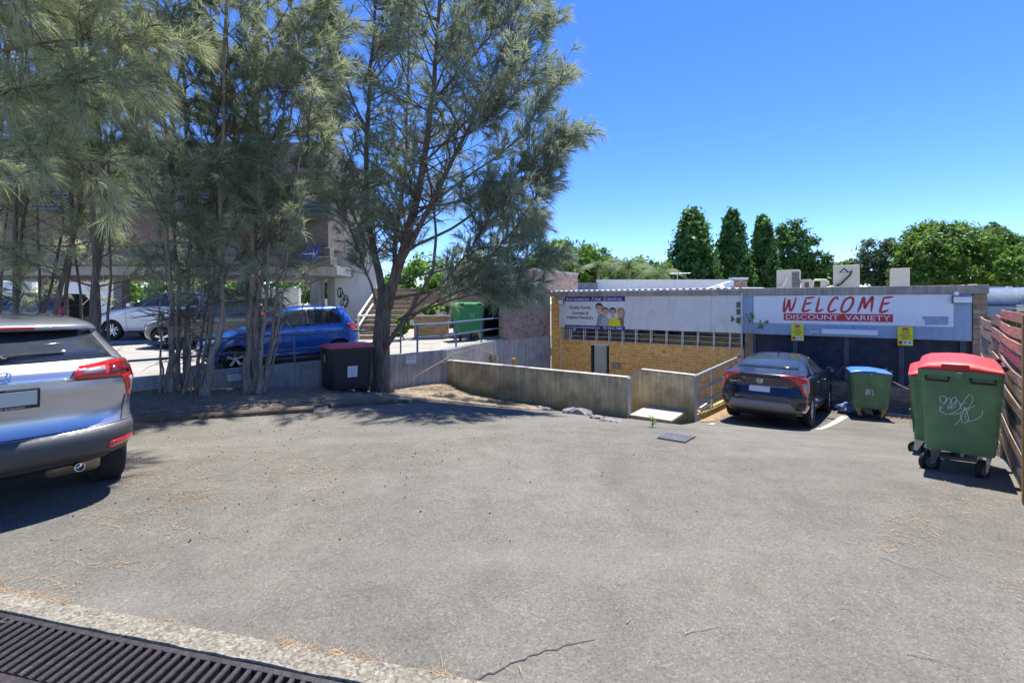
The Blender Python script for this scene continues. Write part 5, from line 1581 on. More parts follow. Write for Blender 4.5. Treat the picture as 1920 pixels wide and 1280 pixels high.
# near bin by the fence
BL = 1.26
fc = Vector((4.40, 4.72, 0)); cN = fc + Fd * (BL / 2)
b1, zr, z0 = make_bin('waste_bin', 'green bin with bright red lid and white scribble, nearest the fence', on_ground(cN.x, cN.y), rzF, BL, 0.61, 1.175, M['bin_green'], M['lid_red'], M['steel'], handles=((-1, .27, 'y'), (-1, -.27, 'y')), swings=(2.7, 2.3, 0.3, 0.5), wr=0.105)
scr = [[(.05, .75), (.0, .92), (.1, 1.0), (.18, .85), (.08, .72), (.22, .95), (.3, .75), (.2, .6), (.3, .92), (.4, .98), (.38, .7), (.28, .62), (.42, .9), (.52, .72)],
       [(.0, .62), (.02, .5), (.2, .42), (.45, .6), (.62, .95), (.72, 1.12), (.8, 1.0), (.72, .75), (.55, .62), (.5, .78), (.66, .86)],
       [(.25, .42), (.45, .48), (.7, .68), (.86, .78)], [(.72, .68), (.62, .45), (.66, .3), (.82, .32), (1.0, .5), (1.02, .66)],
       [(.62, .72), (.5, .3), (.36, .1)], [(.02, .58), (.06, .62), (.0, .66)], [(.5, .5), (.56, .22), (.7, .3), (.64, .6), (.55, .75)]]
tp = 0.86 + .14 * .62
strokes(b1, 'scribble', scr, Vector((-BL / 2 * 0.970, 0.145, zr - 0.50)), (0, -1, 0), Vector((-.06, 0, 1)), 0.30, 0.31, 0.0042, M['paper'], 0.006, local=True, taper=False)
# bin behind it, set a little to the left
c2_ = fc + Fd * 2.05 + Fn * 0.16
b2, zr2, z02 = make_bin('waste_bin', 'green bin with red lid half hidden behind the scribbled bin', on_ground(c2_.x, c2_.y), rzF + 0.03, BL, 0.61, 1.16, M['bin_green'], M['lid_red'], M['steel'], swings=(2.4, 1.1, 0.3, 0.5))
flat(b2, 'sticker', [(-.05, -.14), (.05, -.14), (.05, .14), (-.05, .14)], Vector((-.50, .61 / 2 * .965, zr2 - .22)), (-1, 0, 0), (0, .05, 1), M['red'], 0.012, 0.002, local=True)
flat(b2, 'sticker', [(-.05, -.12), (.05, -.12), (.05, .12), (-.05, .12)], Vector((-.50, .61 / 2 * .94, zr2 - .50)), (-1, 0, 0), (0, .05, 1), M['paper'], 0.012, 0.002, local=True)
# blue lid bin in front of the shutters
gp = at(1628, 785, 10.84)
b3, zr3, z03 = make_bin('waste_bin', 'green bin with blue lid and yellow casters in front of the shutters', on_ground(gp.x + .18, gp.y + .25), math.radians(62), 0.78, 0.74, 1.12, M['bin_green'], M['lid_blue'], M['fork_y'], swings=(2.2, -2.0, 0.6, 1.0), lid_h=0.07)
strokes(b3, 'scribble', [[(0, .0), (.05, 1), (.1, .1)], [(.3, 0), (.3, 1), (.55, .2), (.6, 1)], [(.85, 1), (1.1, .1), (.8, .15)]], Vector((-.78 / 2 * .955, .10, zr3 - .42)), (0, -1, 0), (-.06, 0, 1), 0.13, 0.14, 0.012, M['paper'], 0.008, local=True, taper=False)
# black bin beside the big tree
bp = at(650, 740, 9.9)
b4, zr4, z04 = make_bin('waste_bin', 'black bin with faded red lid and white notice beside the big tree', Vector((bp.x, bp.y, -0.33)), math.radians(40), 0.88, 0.72, 1.16, M['bin_black'], M['lid_pink'], M['steel'], taper=0.9, swings=(-1.2, 0.4, 1.8, -1.0), hinge=1)
n_ = flat(b4, 'notice', [(-.10, -.11), (.10, -.11), (.10, .11), (-.10, .11)], Vector((-.02, -.72 / 2 * .962, zr4 - .40)), (1, 0, 0), (0, -.05, 1), M['paper'], 0.018, 0.003, local=True)
for t, dz in (('MEDICAL', .06), ('CENTRE', 0), ('SUITE 3', -.06)):
    text(n_, t, Vector((-.02, -.72 / 2 * .962 - dz * .05, zr4 - .40 + dz)), (1, 0, 0), (0, -.05, 1), .11, .026, M['inkgrey'], 0.020, local=True)
flat(b4, 'sticker', [(-.06, -.07), (.06, -.07), (.06, .07), (-.06, .07)], Vector((-.88 / 2 * .985, 0.0, zr4 - .14)), (0, -1, 0), (-.05, 0, 1), M['brick_tan'], 0.014, 0.003, local=True)
# green bin on the platform
pp = at(876, 641, 14.9)
b5, zr5, z05 = make_bin('waste_bin', 'bright green bin behind the blue railing on the platform', Vector((pp.x, pp.y, deck_z(pp.x, pp.y))), math.radians(22), 0.86, 0.70, 1.18, M['bin_green2'], M['bin_green2'], M['fork_y'], lid_h=0.08, swings=(1, 2, 0, 3))
text(b5, 'MIX USE', Vector((.05, -.70 / 2 * .975, zr5 - .22)), (1, 0, 0), (0, -.05, 1), .16, .03, M['paper'], 0.02, local=True)
text(b5, 'WASTE', Vector((.05, -.70 / 2 * .97, zr5 - .28)), (1, 0, 0), (0, -.05, 1), .16, .03, M['paper'], 0.02, local=True)
# ------------------------------------------------------------------ cars
def pchip(Y, sub):
    """monotone interpolation of table Y (rows x cols) over the row index"""
    Y = np.array(Y, float); n = len(Y)
    d = np.diff(Y, axis=0)
    m = np.zeros_like(Y)
    for i in range(1, n - 1):
        same = d[i - 1] * d[i] > 0
        with np.errstate(divide='ignore', invalid='ignore'):
            hm = 2 * d[i - 1] * d[i] / (d[i - 1] + d[i])
        m[i] = np.where(same, hm, 0)
    m[0] = d[0]; m[-1] = d[-1]
    out = []
    for i in range(n - 1):
        for k in range(sub):
            t = k / sub
            h00, h10, h01, h11 = 2 * t**3 - 3 * t**2 + 1, t**3 - 2 * t**2 + t, -2 * t**3 + 3 * t**2, t**3 - t**2
            out.append(h00 * Y[i] + h10 * m[i] + h01 * Y[i + 1] + h11 * m[i + 1])
    out.append(Y[-1])
    return np.array(out)
class Car:
    """body lofted from horizontal slices; x forward from the rear bumper, y left, z up.
    rows: z, rear x, front x, half width, rear corner depth, front corner depth"""
    def __init__(self, name, label, loc, heading, rows, paint, scale=1.0, pitch=0.0, roll=0.0, group='parked cars', nexp=3.2):
        self.root = empty(name, loc, 0, label, 'car', group)
        self.root.rotation_euler = (roll, pitch, heading)
        self.root.scale = (scale,) * 3
        self.R = pchip(rows, 4); self.nexp = nexp
        self.half = np.array([self.outline(r) for r in self.R])     # rows x pts x 2 (x, |y|)
        self.zs = self.R[:, 0]
        self.paint = paint
    def outline(self, r):
        z, xr, xf, w, br, bf = r
        L = xf - xr
        br = min(br, L * .48); bf = min(bf, L * .48); n = self.nexp
        pts = []
        for k in range(17):
            a = math.pi / 2 * k / 16
            c = max(0.0, math.cos(a)) ** (2 / n)
            pts.append((xr + br * (1 - c), w * math.sin(a) ** (2 / n)))
        pts[16] = (xr + br, w)
        for k in range(1, 12):
            pts.append((xr + br + (L - br - bf) * k / 12, w))
        for k in range(17):
            a = math.pi / 2 * (1 - k / 16)
            c = math.cos(a) ** (2 / n) if a < math.pi / 2 - 1e-6 else 0.0
            pts.append((xf - bf * (1 - c), w * math.sin(a) ** (2 / n) if a > 1e-6 else 0.0))
        return pts
    def at_z(self, z):
        i = int(np.clip(np.searchsorted(self.zs, z) - 1, 0, len(self.zs) - 2))
        t = (z - self.zs[i]) / max(1e-9, self.zs[i + 1] - self.zs[i])
        return self.half[i] * (1 - t) + self.half[i + 1] * t
    def pt(self, mode, a, z, side):
        h = self.at_z(z)
        if mode == 's':
            sg = -1 if a >= 0 else 1                    # positive s runs to the car's right (-y)
            seg = np.hypot(*np.diff(h, axis=0).T); cum = np.concatenate([[0], np.cumsum(seg)])
            x = np.interp(abs(a), cum, h[:, 0]); y = np.interp(abs(a), cum, h[:, 1]) * sg
            return Vector((x, y, z))
        if mode == 'f':                                 # from the front centre
            sg = -1 if a >= 0 else 1
            h = h[::-1]
            seg = np.hypot(*np.diff(h, axis=0).T); cum = np.concatenate([[0], np.cumsum(seg)])
            return Vector((np.interp(abs(a), cum, h[:, 0]), np.interp(abs(a), cum, h[:, 1]) * sg, z))
        k = np.argmax(h[:, 0] >= a) if h[-1, 0] >= a else len(h) - 1
        y = np.interp(a, h[:, 0], h[:, 1])
        return Vector((a, y * side, z))
    def normal(self, mode, a, z, side):
        e = 0.012
        p = self.pt(mode, a, z, side)
        u = self.pt(mode, a + e, z, side) - self.pt(mode, a - e, z, side)
        v = self.pt(mode, a, z + e, side) - self.pt(mode, a, z - e, side)
        n = u.cross(v)
        if n.length < 1e-9: return Vector((0, side, 0))
        n.normalize()
        ref = Vector((p.x - 2.0, p.y * 2.2, (p.z - 0.75) * 1.5))
        return n if n.dot(ref) > 0 else -n
    def patch(self, name, poly, mat, mode='s', side=-1, off=0.005, parent=None, step=0.07, thick=0.008, both=False):
        if both:
            self.patch(name, [(-a, z) for a, z in poly] if mode != 'x' else poly, mat, mode, -side, off, parent, step, thick)
        bm = bmesh.new()
        bm.faces.new([bm.verts.new((a, z, 0)) for a, z in poly])
        for ax in (0, 1):
            lo = min(p[ax] for p in poly); hi = max(p[ax] for p in poly)
            n = int((hi - lo) / step)
            for k in range(1, n + 1):
                c = lo + (hi - lo) * k / (n + 1)
                co = (c, 0, 0) if ax == 0 else (0, c, 0); no = (1, 0, 0) if ax == 0 else (0, 1, 0)
                bmesh.ops.bisect_plane(bm, geom=list(bm.verts) + list(bm.edges) + list(bm.faces), plane_co=co, plane_no=no)
        for v in bm.verts:
            a, z = v.co.x, v.co.y
            v.co = self.pt(mode, a, z, side) + self.normal(mode, a, z, side) * off
        me = bpy.data.meshes.new(name); 
        bm.normal_update()
        # outward orientation
        f = max(bm.faces, key=lambda f: f.calc_area()); c = f.calc_center_median()
        if f.normal.dot(Vector((c.x - 2, c.y * 2.2, (c.z - .75) * 1.5))) < 0:
            bmesh.ops.reverse_faces(bm, faces=bm.faces)
        bm.to_mesh(me); bm.free()
        me.shade_smooth(); me.materials.append(mat)
        o = bpy.data.objects.new(name, me); link(o, parent or self.root)
        s = o.modifiers.new('solid', 'SOLIDIFY'); s.thickness = thick; s.offset = -1
        return o
    def line(self, pts, mode='x', side=-1, w=0.007, mat=None, name='panel_gap', off=0.002, both=False):
        """shut line following the body"""
        if both: self.line([(-a, z) for a, z in pts] if mode != 'x' else pts, mode, -side, w, mat, name, off)
        path = []
        for (a0, z0), (a1, z1) in zip(pts, pts[1:]):
            n = max(2, int(math.hypot(a1 - a0, z1 - z0) / 0.06))
            for k in range(n):
                t = k / n; a, z = a0 + (a1 - a0) * t, z0 + (z1 - z0) * t
                path.append(self.pt(mode, a, z, side) + self.normal(mode, a, z, side) * off)
        path.append(self.pt(mode, pts[-1][0], pts[-1][1], side))
        MB().tube(path, w / 2, 5).build(name, mat or M['ink'], self.root, local=True)
    def body(self, wheels, wr, depth=0.27, name='body'):
        n = self.half.shape[1]
        mb = MB(); rings = []
        for r, h in zip(self.R, self.half):
            z = r[0]
            ring = [Vector((x, -y, z)) for x, y in h] + [Vector((x, y, z)) for x, y in h[-2:0:-1]]
            rings.append(ring)
        mb.loft(rings)
        o = mb.build(name, self.paint, self.root, local=True, smooth=True, angle=60)
        o.data.materials.append(M['dark'])
        o.parent = None
        cuts = []
        for (x, zc) in wheels:
            for s in (-1, 1):
                w = np.interp(zc, self.zs, self.R[:, 3])
                prof = [(0, 0), (wr, 0), (wr, depth + .2), (0, depth + .2)]
                m_ = MB().lathe(prof, (x, s * (w - depth), zc), (0, s, 0), 36)
                c = m_.build('cutter', M['dark'], None, local=True)
                bm = bmesh.new(); bm.from_mesh(c.data); bmesh.ops.remove_doubles(bm, verts=bm.verts, dist=5e-4); bmesh.ops.recalc_face_normals(bm, faces=bm.faces); bm.to_mesh(c.data); bm.free()
                md = o.modifiers.new('arch', 'BOOLEAN'); md.operation = 'DIFFERENCE'; md.object = c; md.solver = 'EXACT'
                try: md.material_mode = 'TRANSFER'
                except Exception: pass
                cuts.append(c)
        dg = bpy.context.evaluated_depsgraph_get(); dg.update()
        me = bpy.data.meshes.new_from_object(o.evaluated_get(dg))
        o.modifiers.clear(); o.data = me
        for c in cuts: bpy.data.objects.remove(c)
        me.shade_smooth(); me.set_sharp_from_angle(angle=math.radians(50))
        o.parent = self.root
        self.o = o
        return o
    def wheel(self, x, side, r, wd, y, style='alloy', n=5, dark=False):
        c = Vector((x, side * y, r)); ax = Vector((0, side, 0))
        w = empty_part('wheel', self.root, c)
        prof = [(r * .62, -wd / 2), (r * .90, -wd * .5), (r * .97, -wd * .42), (r, -wd * .30), (r, wd * .30), (r * .97, wd * .42), (r * .90, wd * .5), (r * .66, wd * .48), (r * .62, wd * .40)]
        MB().lathe(prof, (0, 0, 0), ax, 40).build('tyre', M['rubber'], w, local=True, smooth=True, angle=60)
        for g in (-.18, -.06, .06, .18):                 # tread grooves
            MB().lathe([(r * 1.001, wd * g - .004), (r * 1.002, wd * g - .0035), (r * 1.002, wd * g + .0035), (r * 1.001, wd * g + .004)], (0, 0, 0), ax, 40).build('groove', M['dark'], w, local=True)
        MB().lathe([(r * .70, wd * .45), (r * .655, wd * .47), (r * .62, wd * .30), (r * .58, -wd * .3), (r * .1, -wd * .3)], (0, 0, 0), ax, 40).build('rim', M['alloy'] if not dark else M['alloy_dark'], w, local=True, smooth=True)
        MB().lathe([(0, wd * .1), (r * .57, wd * .1), (r * .57, wd * .08), (0, wd * .08)], (0, 0, 0), ax, 30).build('brake_shadow', M['dark'], w, local=True)
        mb = MB()
        u = Vector((1, 0, 0)); v = Vector((0, 0, 1))
        for k in range(n):
            a = 2 * math.pi * k / n + .3; d = u * math.cos(a) + v * math.sin(a); p = u * -math.sin(a) + v * math.cos(a)
            h0, h1 = r * .10, r * .645; o_ = ax * wd * .34; q_ = ax * wd * .42
            w0, w1 = r * .075, r * .12
            if style == 'split':
                for sg in (-1, 1):
                    pp_ = [d * h0 + p * sg * .01 + o_, d * h0 + p * sg * (.01 + w0) + o_, d * h1 + p * sg * (w1 * 1.5) + q_, d * h1 + p * sg * (w1 * .7) + q_]
                    mb.prism(pp_, -ax * wd * .1)
            else:
                mb.prism([d * h0 - p * w0 + o_, d * h0 + p * w0 + o_, d * h1 + p * w1 + q_, d * h1 - p * w1 + q_], -ax * wd * .12)
        mb.lathe([(0, wd * .40), (r * .11, wd * .39), (r * .17, wd * .33), (r * .17, wd * .2)], (0, 0, 0), ax, 20)
        mb.build('spokes', M['alloy'], w, local=True, bevel=0.003)
def empty_part(name, parent, loc):
    o = bpy.data.objects.new(name, None); o.empty_display_size = .1; o.location = loc
    col.objects.link(o); o.parent = parent
    return o
M['silencer'] = pm('heat_tanned_steel', (0.26, 0.21, 0.14), 0.5, 0.7, var=0.3, scale=10)
M['lamp_red'] = pm('tail_lamp_red', (0.55, 0.012, 0.018), 0.12, var=0.15, scale=20, coat=1.0, rvar=0.05)
M['lamp_dkred'] = pm('tail_lamp_dark_red', (0.16, 0.006, 0.008), 0.15, var=0.25, scale=30, coat=1.0)
M['lamp_clear'] = pm('clear_lamp', (0.46, 0.43, 0.42), 0.15, 0.3, var=0.35, scale=45, coat=1.0)
M['clad'] = pm('grey_cladding', (0.055, 0.056, 0.058), 0.55, var=0.12, scale=5, bmp=0.1, bscale=200)
M['clad_lt'] = pm('satin_grey_valance', (0.22, 0.22, 0.225), 0.5, var=0.1, scale=5)
M['plate'] = pm('plate_grey', (0.42, 0.46, 0.42), 0.5, var=0.05, scale=4)
M['plate_w'] = pm('plate_white', (0.66, 0.67, 0.62), 0.5, var=0.04, scale=4)
M['silver'] = mat_paint('silver_paint', (0.50, 0.51, 0.55), 0.75, 0.30)
M['navy_paint'] = mat_paint('midnight_paint', (0.007, 0.014, 0.042), 0.4, 0.25)
M['blue_paint'] = mat_paint('bright_blue_paint', (0.008, 0.105, 0.46), 0.3, 0.30)
M['white_paint'] = mat_paint('white_car_paint', (0.62, 0.64, 0.66), 0.1, 0.3)
M['dark_paint'] = mat_paint('dark_car_paint', (0.03, 0.032, 0.035), 0.3, 0.3)
M['sky_paint'] = mat_paint('pale_blue_paint', (0.16, 0.34, 0.50), 0.4, 0.3)

def h_badge(car, z, s, h, off=0.012, mode='s'):
    """rounded chrome badge with an H"""
    c = car.pt(mode, s, z, -1); n = car.normal(mode, s, z, -1)
    up = (Zv - n * Zv.dot(n)).normalized(); rt = up.cross(n)
    rt = -rt if (mode == 's' and rt.y > 0) else rt
    b = empty_part('badge', car.root, c + n * off)
    fr = []
    for k in range(25):
        a = 2 * math.pi * k / 24; cx, sx = math.cos(a), math.sin(a)
        x = h * .62 * math.copysign(abs(cx) ** .45, cx) * (1.0 + .12 * sx); y = h * .5 * math.copysign(abs(sx) ** .45, sx)
        fr.append(rt * x + up * y)
    MB().tube(fr, h * .07, 6).build('ring', M['chrome'], b, local=True, smooth=True)
    for sg in (-1, 1):
        MB().tube([rt * sg * h * .42 + up * h * .42, rt * sg * h * .27, rt * sg * h * .30 - up * h * .42], h * .085, 6).build('stroke', M['chrome'], b, local=True, smooth=True)
    MB().tube([rt * -h * .27, rt * h * .27], h * .08, 6).build('stroke', M['chrome'], b, local=True, smooth=True)
def plate(car, z, w, h, s=0.0, mat='plate', frame=True, off=0.02):
    c = car.pt('s', s, z, -1); n = car.normal('s', s, z, -1)
    n = Vector((n.x, 0, n.z * .5)).normalized(); up = (Zv - n * Zv.dot(n)).normalized(); rt = Vector((0, -1, 0))
    o = c + n * off
    p = None
    if frame:
        p = MB().obox(o - rt * (w / 2 + .016) - up * (h / 2 + .028), rt * (w + .032), up * (h + .042), -n * .02).build('plate_frame', M['black'], car.root, local=True, bevel=0.004)
    q = MB().obox(o - rt * w / 2 - up * h / 2 + n * .003, rt * w, up * h, -n * .006).build('number_plate', M[mat], p or car.root, local=True, bevel=0.002)
    return o, n, up, rt, p or q

# ---- silver hatch-suv at the left, seen from behind
def hrv():
    rows = [  # z, xr, xf, w, br, bf
        (.33, .34, 4.05, .76, .5, .5), (.385, .16, 4.2, .83, .5, .55), (.46, .04, 4.28, .865, .52, .6), (.56, .0, 4.3, .88, .52, .6), (.655, .015, 4.29, .882, .5, .6),
        (.675, .045, 4.28, .878, .48, .6), (.80, .075, 4.24, .872, .46, .6), (.92, .055, 4.12, .872, .44, .6), (1.0, .03, 3.8, .872, .42, .6), (1.08, .03, 3.3, .862, .42, .7),
        (1.14, .045, 3.05, .842, .42, .7), (1.18, .09, 2.95, .822, .42, .7), (1.22, .145, 2.85, .80, .42, .6), (1.30, .26, 2.68, .755, .45, .5), (1.38, .375, 2.5, .71, .45, .5), (1.44, .455, 2.36, .675, .42, .5),
        (1.452, .37, 2.33, .665, .40, .5), (1.485, .35, 2.26, .64, .42, .5), (1.51, .40, 2.2, .61, .5, .5), (1.54, .62, 2.1, .555, .5, .5), (1.565, .95, 1.98, .46, .5, .5), (1.58, 1.25, 1.85, .3, .3, .3), (1.586, 1.45, 1.6, .06, .07, .07)]
    h = Vector((-0.766, 0.643, 0))
    O = Vector((-3.67, 3.45, -0.03))
    rows = [(z, a, b, w * .95, c, d) for z, a, b, w, c, d in rows]
    car = Car('silver_suv', 'silver small suv seen from behind, cut by the left edge', O, math.atan2(h.y, h.x), rows, M['silver'], group=None, nexp=2.7)
    car.body([(.86, .335), (3.47, .335)], .375)
    for x in (.86, 3.47):
        for s in (-1, 1): car.wheel(x, s, .335, .215, .72, 'split')
    P_ = car.patch
    P_('rear_window_surround', [(-.70, 1.215), (.70, 1.215), (.60, 1.437), (-.60, 1.437)], M['ink'], off=.004)
    P_('rear_window', [(-.655, 1.235), (.655, 1.235), (.615, 1.33), (.55, 1.42), (-.55, 1.42), (-.615, 1.33)], M['glass'], off=.007)
    P_('brake_light', [(-.20, 1.468), (.20, 1.468), (.20, 1.482), (-.20, 1.482)], M['lamp_red'], off=.006)
    out = [(.37, 1.075), (.43, 1.16), (.70, 1.185), (.98, 1.17), (1.0, 1.06), (.96, .93), (.89, .865), (.84, .875), (.74, 1.055)]
    P_('tail_light_bezel', [(a * 1.0 + (.012 if a > .7 else -.014), z + (.010 if z > 1.1 else -.012)) for a, z in out], M['ink'], off=.004, both=True)
    for sg in (1, -1):
        q = P_('tail_light', [(sg * a, z) for a, z in out], M['lamp_red'], off=.012, thick=.014, side=-sg)
        P_('reversing_lens', [(sg * a, z) for a, z in ((.45, 1.105), (.455, 1.14), (.60, 1.15), (.61, 1.115))], M['lamp_clear'], off=.016, parent=q, side=-sg)
        P_('lamp_grid', [(sg * a, z) for a, z in ((.63, 1.085), (.64, 1.16), (.84, 1.17), (.83, 1.08))], M['lamp_dkred'], off=.014, parent=q, side=-sg)
        P_('clear_lens', [(sg * a, z) for a, z in ((.82, 1.04), (.975, 1.045), (.94, .945), (.895, .895), (.865, .90))], M['lamp_clear'], off=.016, parent=q, side=-sg)
        P_('lamp_divider', [(sg * a, z) for a, z in ((.845, 1.18), (.853, 1.18), (.905, .88), (.895, .88))], M['ink'], off=.018, parent=q, side=-sg)
    P_('chrome_strip', [(-.40, 1.068), (.40, 1.068), (.385, 1.085), (-.385, 1.085)], M['chrome'], off=.014, thick=.014)
    P_('lower_cladding', [(-1.0, .42), (1.0, .42), (1.04, .50), (1.04, .60), (.90, .655), (-.90, .655), (-1.04, .60), (-1.05, .50)], M['clad'], off=.010, thick=.012)
    P_('diffuser', [(-.60, .342), (.60, .342), (.66, .425), (-.66, .425)], M['black'], off=.014, thick=.02)
    for sg in (1, -1):
        P_('reflector', [(sg * a, z) for a, z in ((.62, .475), (.93, .485), (.91, .54), (.64, .53))], M['lamp_red'], off=.016, side=-sg)
    car.line([(.80, .885), (.775, .80), (.75, .675)], 's', both=True, w=.008)
    car.line([(-.9, .668), (-.4, .668), (.4, .668), (.9, .668)], 's', w=.009)
    car.line([(.60, 1.44), (.70, 1.215), (.76, 1.185)], 's', both=True, w=.007)
    h_badge(car, 1.125, 0.0, .075, .014)
    o, n, up, rt, pf_ = plate(car, .975, .372, .107)
    text(pf_, 's Honda Artarmon', o - up * .066 + rt * .02, rt, up, .20, .014, M['paper'], .004, local=True)
    # wiper
    a, b = car.pt('s', 0.02, 1.245, -1), car.pt('s', .36, 1.262, -1)
    n = car.normal('s', .1, 1.25, -1)
    MB().tube([a + n * .03, a.lerp(b, .3) + n * .035, b + n * .02], [.018, .013, .008], 8).build('wiper', M['black'], car.root, local=True, smooth=True)
    MB().lathe([(.0, .03), (.022, .028), (.026, 0)], a + n * .01, n, 14).build('wiper_pivot', M['black'], car.root, local=True, smooth=True)
    # exhaust and silencer
    MB().lathe([(.030, 0), (.034, 0), (.034, .16), (.03, .16)], (.12, -.44, .355), (1, 0, -.05), 18).build('exhaust_tip', M['chrome'], car.root, local=True, smooth=True)
    MB().lathe([(0, 0), (.08, .0), (.10, .03), (.10, .30), (.08, .33), (0, .33)], (.40, -.60, .345), (0, 1, 0), 20).build('silencer', M['silencer'], car.root, local=True, smooth=True)
    # sides (windows, gaps) for other views
    for sd in (-1, 1):
        P_('side_window', [(.62, 1.14), (1.3, 1.12), (2.9, 1.10), (2.55, 1.36), (2.2, 1.44), (1.1, 1.44), (.75, 1.33)], M['glass'], 'x', sd, off=.006)
        car.line([(2.05, .42), (2.05, 1.1)], 'x', sd); car.line([(1.15, .62), (1.25, 1.1)], 'x', sd)
        MB().obox(car.pt('x', 2.72, 1.12, sd) + Vector((0, 0 if sd > 0 else -.18, 0)), (.10, 0, 0), (0, .18, 0), (0, 0, .12)).build('mirror', M['silver'], car.root, local=True, bevel=.03)
    return car
hrv()

# ---- dark sedan in front of the shutters
def sedan():
    rows = [
        (.20, .34, 4.35, .74, .5, .5), (.28, .16, 4.5, .82, .5, .6), (.36, .06, 4.58, .86, .5, .65), (.48, .01, 4.63, .885, .5, .7), (.60, .0, 4.62, .895, .5, .7),
        (.68, .035, 4.58, .895, .5, .7), (.78, .075, 4.45, .895, .5, .7), (.88, .06, 4.0, .892, .5, .7), (.95, .025, 3.5, .875, .5, .7), (1.0, .0, 3.3, .855, .5, .7), (1.025, .02, 3.22, .842, .5, .7),
        (1.045, .18, 3.17, .825, .5, .6), (1.065, .42, 3.12, .805, .4, .6), (1.085, .58, 3.08, .785, .35, .6), (1.12, .70, 3.0, .76, .35, .5), (1.2, .95, 2.84, .705, .35, .5), (1.28, 1.24, 2.68, .645, .35, .5), (1.34, 1.52, 2.54, .595, .35, .45),
        (1.375, 1.75, 2.45, .53, .3, .4), (1.40, 1.97, 2.38, .40, .18, .18), (1.412, 2.1, 2.3, .2, .09, .09), (1.416, 2.17, 2.22, .04, .02, .02)]
    rows = [(z, a, b, w * .885, c, d) for z, a, b, w, c, d in rows]
    p = AC(-1.53, 10.40)
    hd = math.atan2(Wd.y, Wd.x) + math.radians(-4)
    g0 = ground_z(p.x, p.y); q = p + Wd * 3.6; g1 = ground_z(q.x, q.y)
    pitch = -math.atan2(g1 - g0, 3.6)
    car = Car('dark_sedan', 'dark blue sedan parked nose-in at the shutters', Vector((p.x, p.y, g0 + .008)), hd, rows, M['navy_paint'], pitch=pitch, group=None, nexp=2.9)
    car.body([(.95, .325), (3.65, .325)], .36)
    for x in (.95, 3.65):
        for s in (-1, 1): car.wheel(x, s, .325, .205, .685, 'split')
    P_ = car.patch
    P_('rear_window', [(-.58, 1.105), (.58, 1.105), (.53, 1.22), (.47, 1.355), (-.47, 1.355), (-.53, 1.22)], M['glass_car'], off=.006)
    out = [(a * .89, z) for a, z in [(.40, 1.012), (.66, 1.004), (.93, .985), (1.12, .95), (1.15, .84), (1.10, .71), (.93, .645), (.84, .66), (.77, .80), (.69, .89), (.58, .955), (.40, .980)]]
    for sg in (1, -1):
        q = P_('tail_light', [(sg * a, z) for a, z in out], M['lamp_red'], off=.012, thick=.014, side=-sg)
        P_('clear_lens', [(sg * a, z) for a, z in ((.72, .88), (.83, .88), (.88, .80), (.86, .71), (.82, .69), (.77, .71), (.745, .80))], M['lamp_clear'], off=.016, parent=q, side=-sg)
        P_('reflector', [(sg * a, z) for a, z in ((.83, .40), (.885, .40), (.885, .52), (.83, .52))], M['lamp_red'], off=.014, side=-sg)
        P_('vent_recess', [(sg * a, z) for a, z in ((.62, .37), (.81, .36), (.81, .52), (.70, .52))], M['black'], off=.006, side=-sg)
    P_('rear_valance', [(-.64, .30), (.64, .30), (.76, .335), (.61, .37), (.53, .50), (-.53, .50), (-.61, .37), (-.76, .335)], M['clad_lt'], off=.010, thick=.012)
    P_('diffuser', [(-.62, .225), (.62, .225), (.66, .295), (-.66, .295)], M['black'], off=.012, thick=.016)
    P_('decklid_trim', [(-.50, .955), (.50, .955), (.50, .978), (-.50, .978)], M['ink'], off=.007)
    car.line([(-.52, .60), (.52, .60)], 's', w=.010); car.line([(.52, .60), (.68, .72)], 's', both=True, w=.009)
    h_badge(car, .885, 0.0, .085, .014)
    plate(car, .72, .372, .107, mat='plate_w', frame=False, off=.016)
    c = car.pt('s', .0, .89, -1)
    text(car.root, 'CIVIC', car.pt('s', -.50, .83, 1) + Vector((-.012, 0, 0)), (0, -1, 0), Zv, .15, .03, M['chrome'], .006, local=True)
    text(car.root, 'RS', car.pt('s', .50, .82, -1) + Vector((-.012, 0, 0)), (0, -1, 0), Zv, .10, .035, M['lamp_red'], .006, local=True)
    car.line([(.75, .255), (.40, .25), (-.4, .25), (-.75, .255)], 's', w=.02, mat=M['steel'], name='exhaust_trim')
    for sd in (-1, 1):
        P_('side_window', [(1.12, 1.045), (1.6, 1.02), (3.05, .985), (2.75, 1.15), (2.45, 1.30), (2.1, 1.345), (1.75, 1.33), (1.4, 1.22)], M['glass_car'], 'x', sd, off=.006)
        P_('door_pillar', [(2.02, 1.0), (2.10, 1.0), (2.07, 1.34), (2.02, 1.34)], M['ink'], 'x', sd, off=.011)
        P_('window_trim', [(1.05, 1.02), (3.1, .962), (3.1, .978), (1.05, 1.038)], M['chrome'], 'x', sd, off=.010)
        car.line([(2.05, .34), (2.05, 1.0)], 'x', sd); car.line([(1.25, .70), (1.1, 1.0)], 'x', sd); car.line([(3.12, .34), (3.12, .95)], 'x', sd); car.line([(1.3, .34), (3.12, .32)], 'x', sd)
        P_('sill_trim', [(1.35, .235), (3.25, .235), (3.25, .29), (1.35, .29)], M['black'], 'x', sd, off=.012)
        for x in (1.42, 2.35):
            MB().tube([car.pt('x', x, .86, sd), car.pt('x', x + .04, .865, sd) + Vector((0, sd * .035, 0)), car.pt('x', x + .16, .865, sd) + Vector((0, sd * .035, 0)), car.pt('x', x + .2, .86, sd)], .012, 6).build('door_handle', M['navy_paint'], car.root, local=True, smooth=True)
        m0 = car.pt('x', 2.86, 1.0, sd)
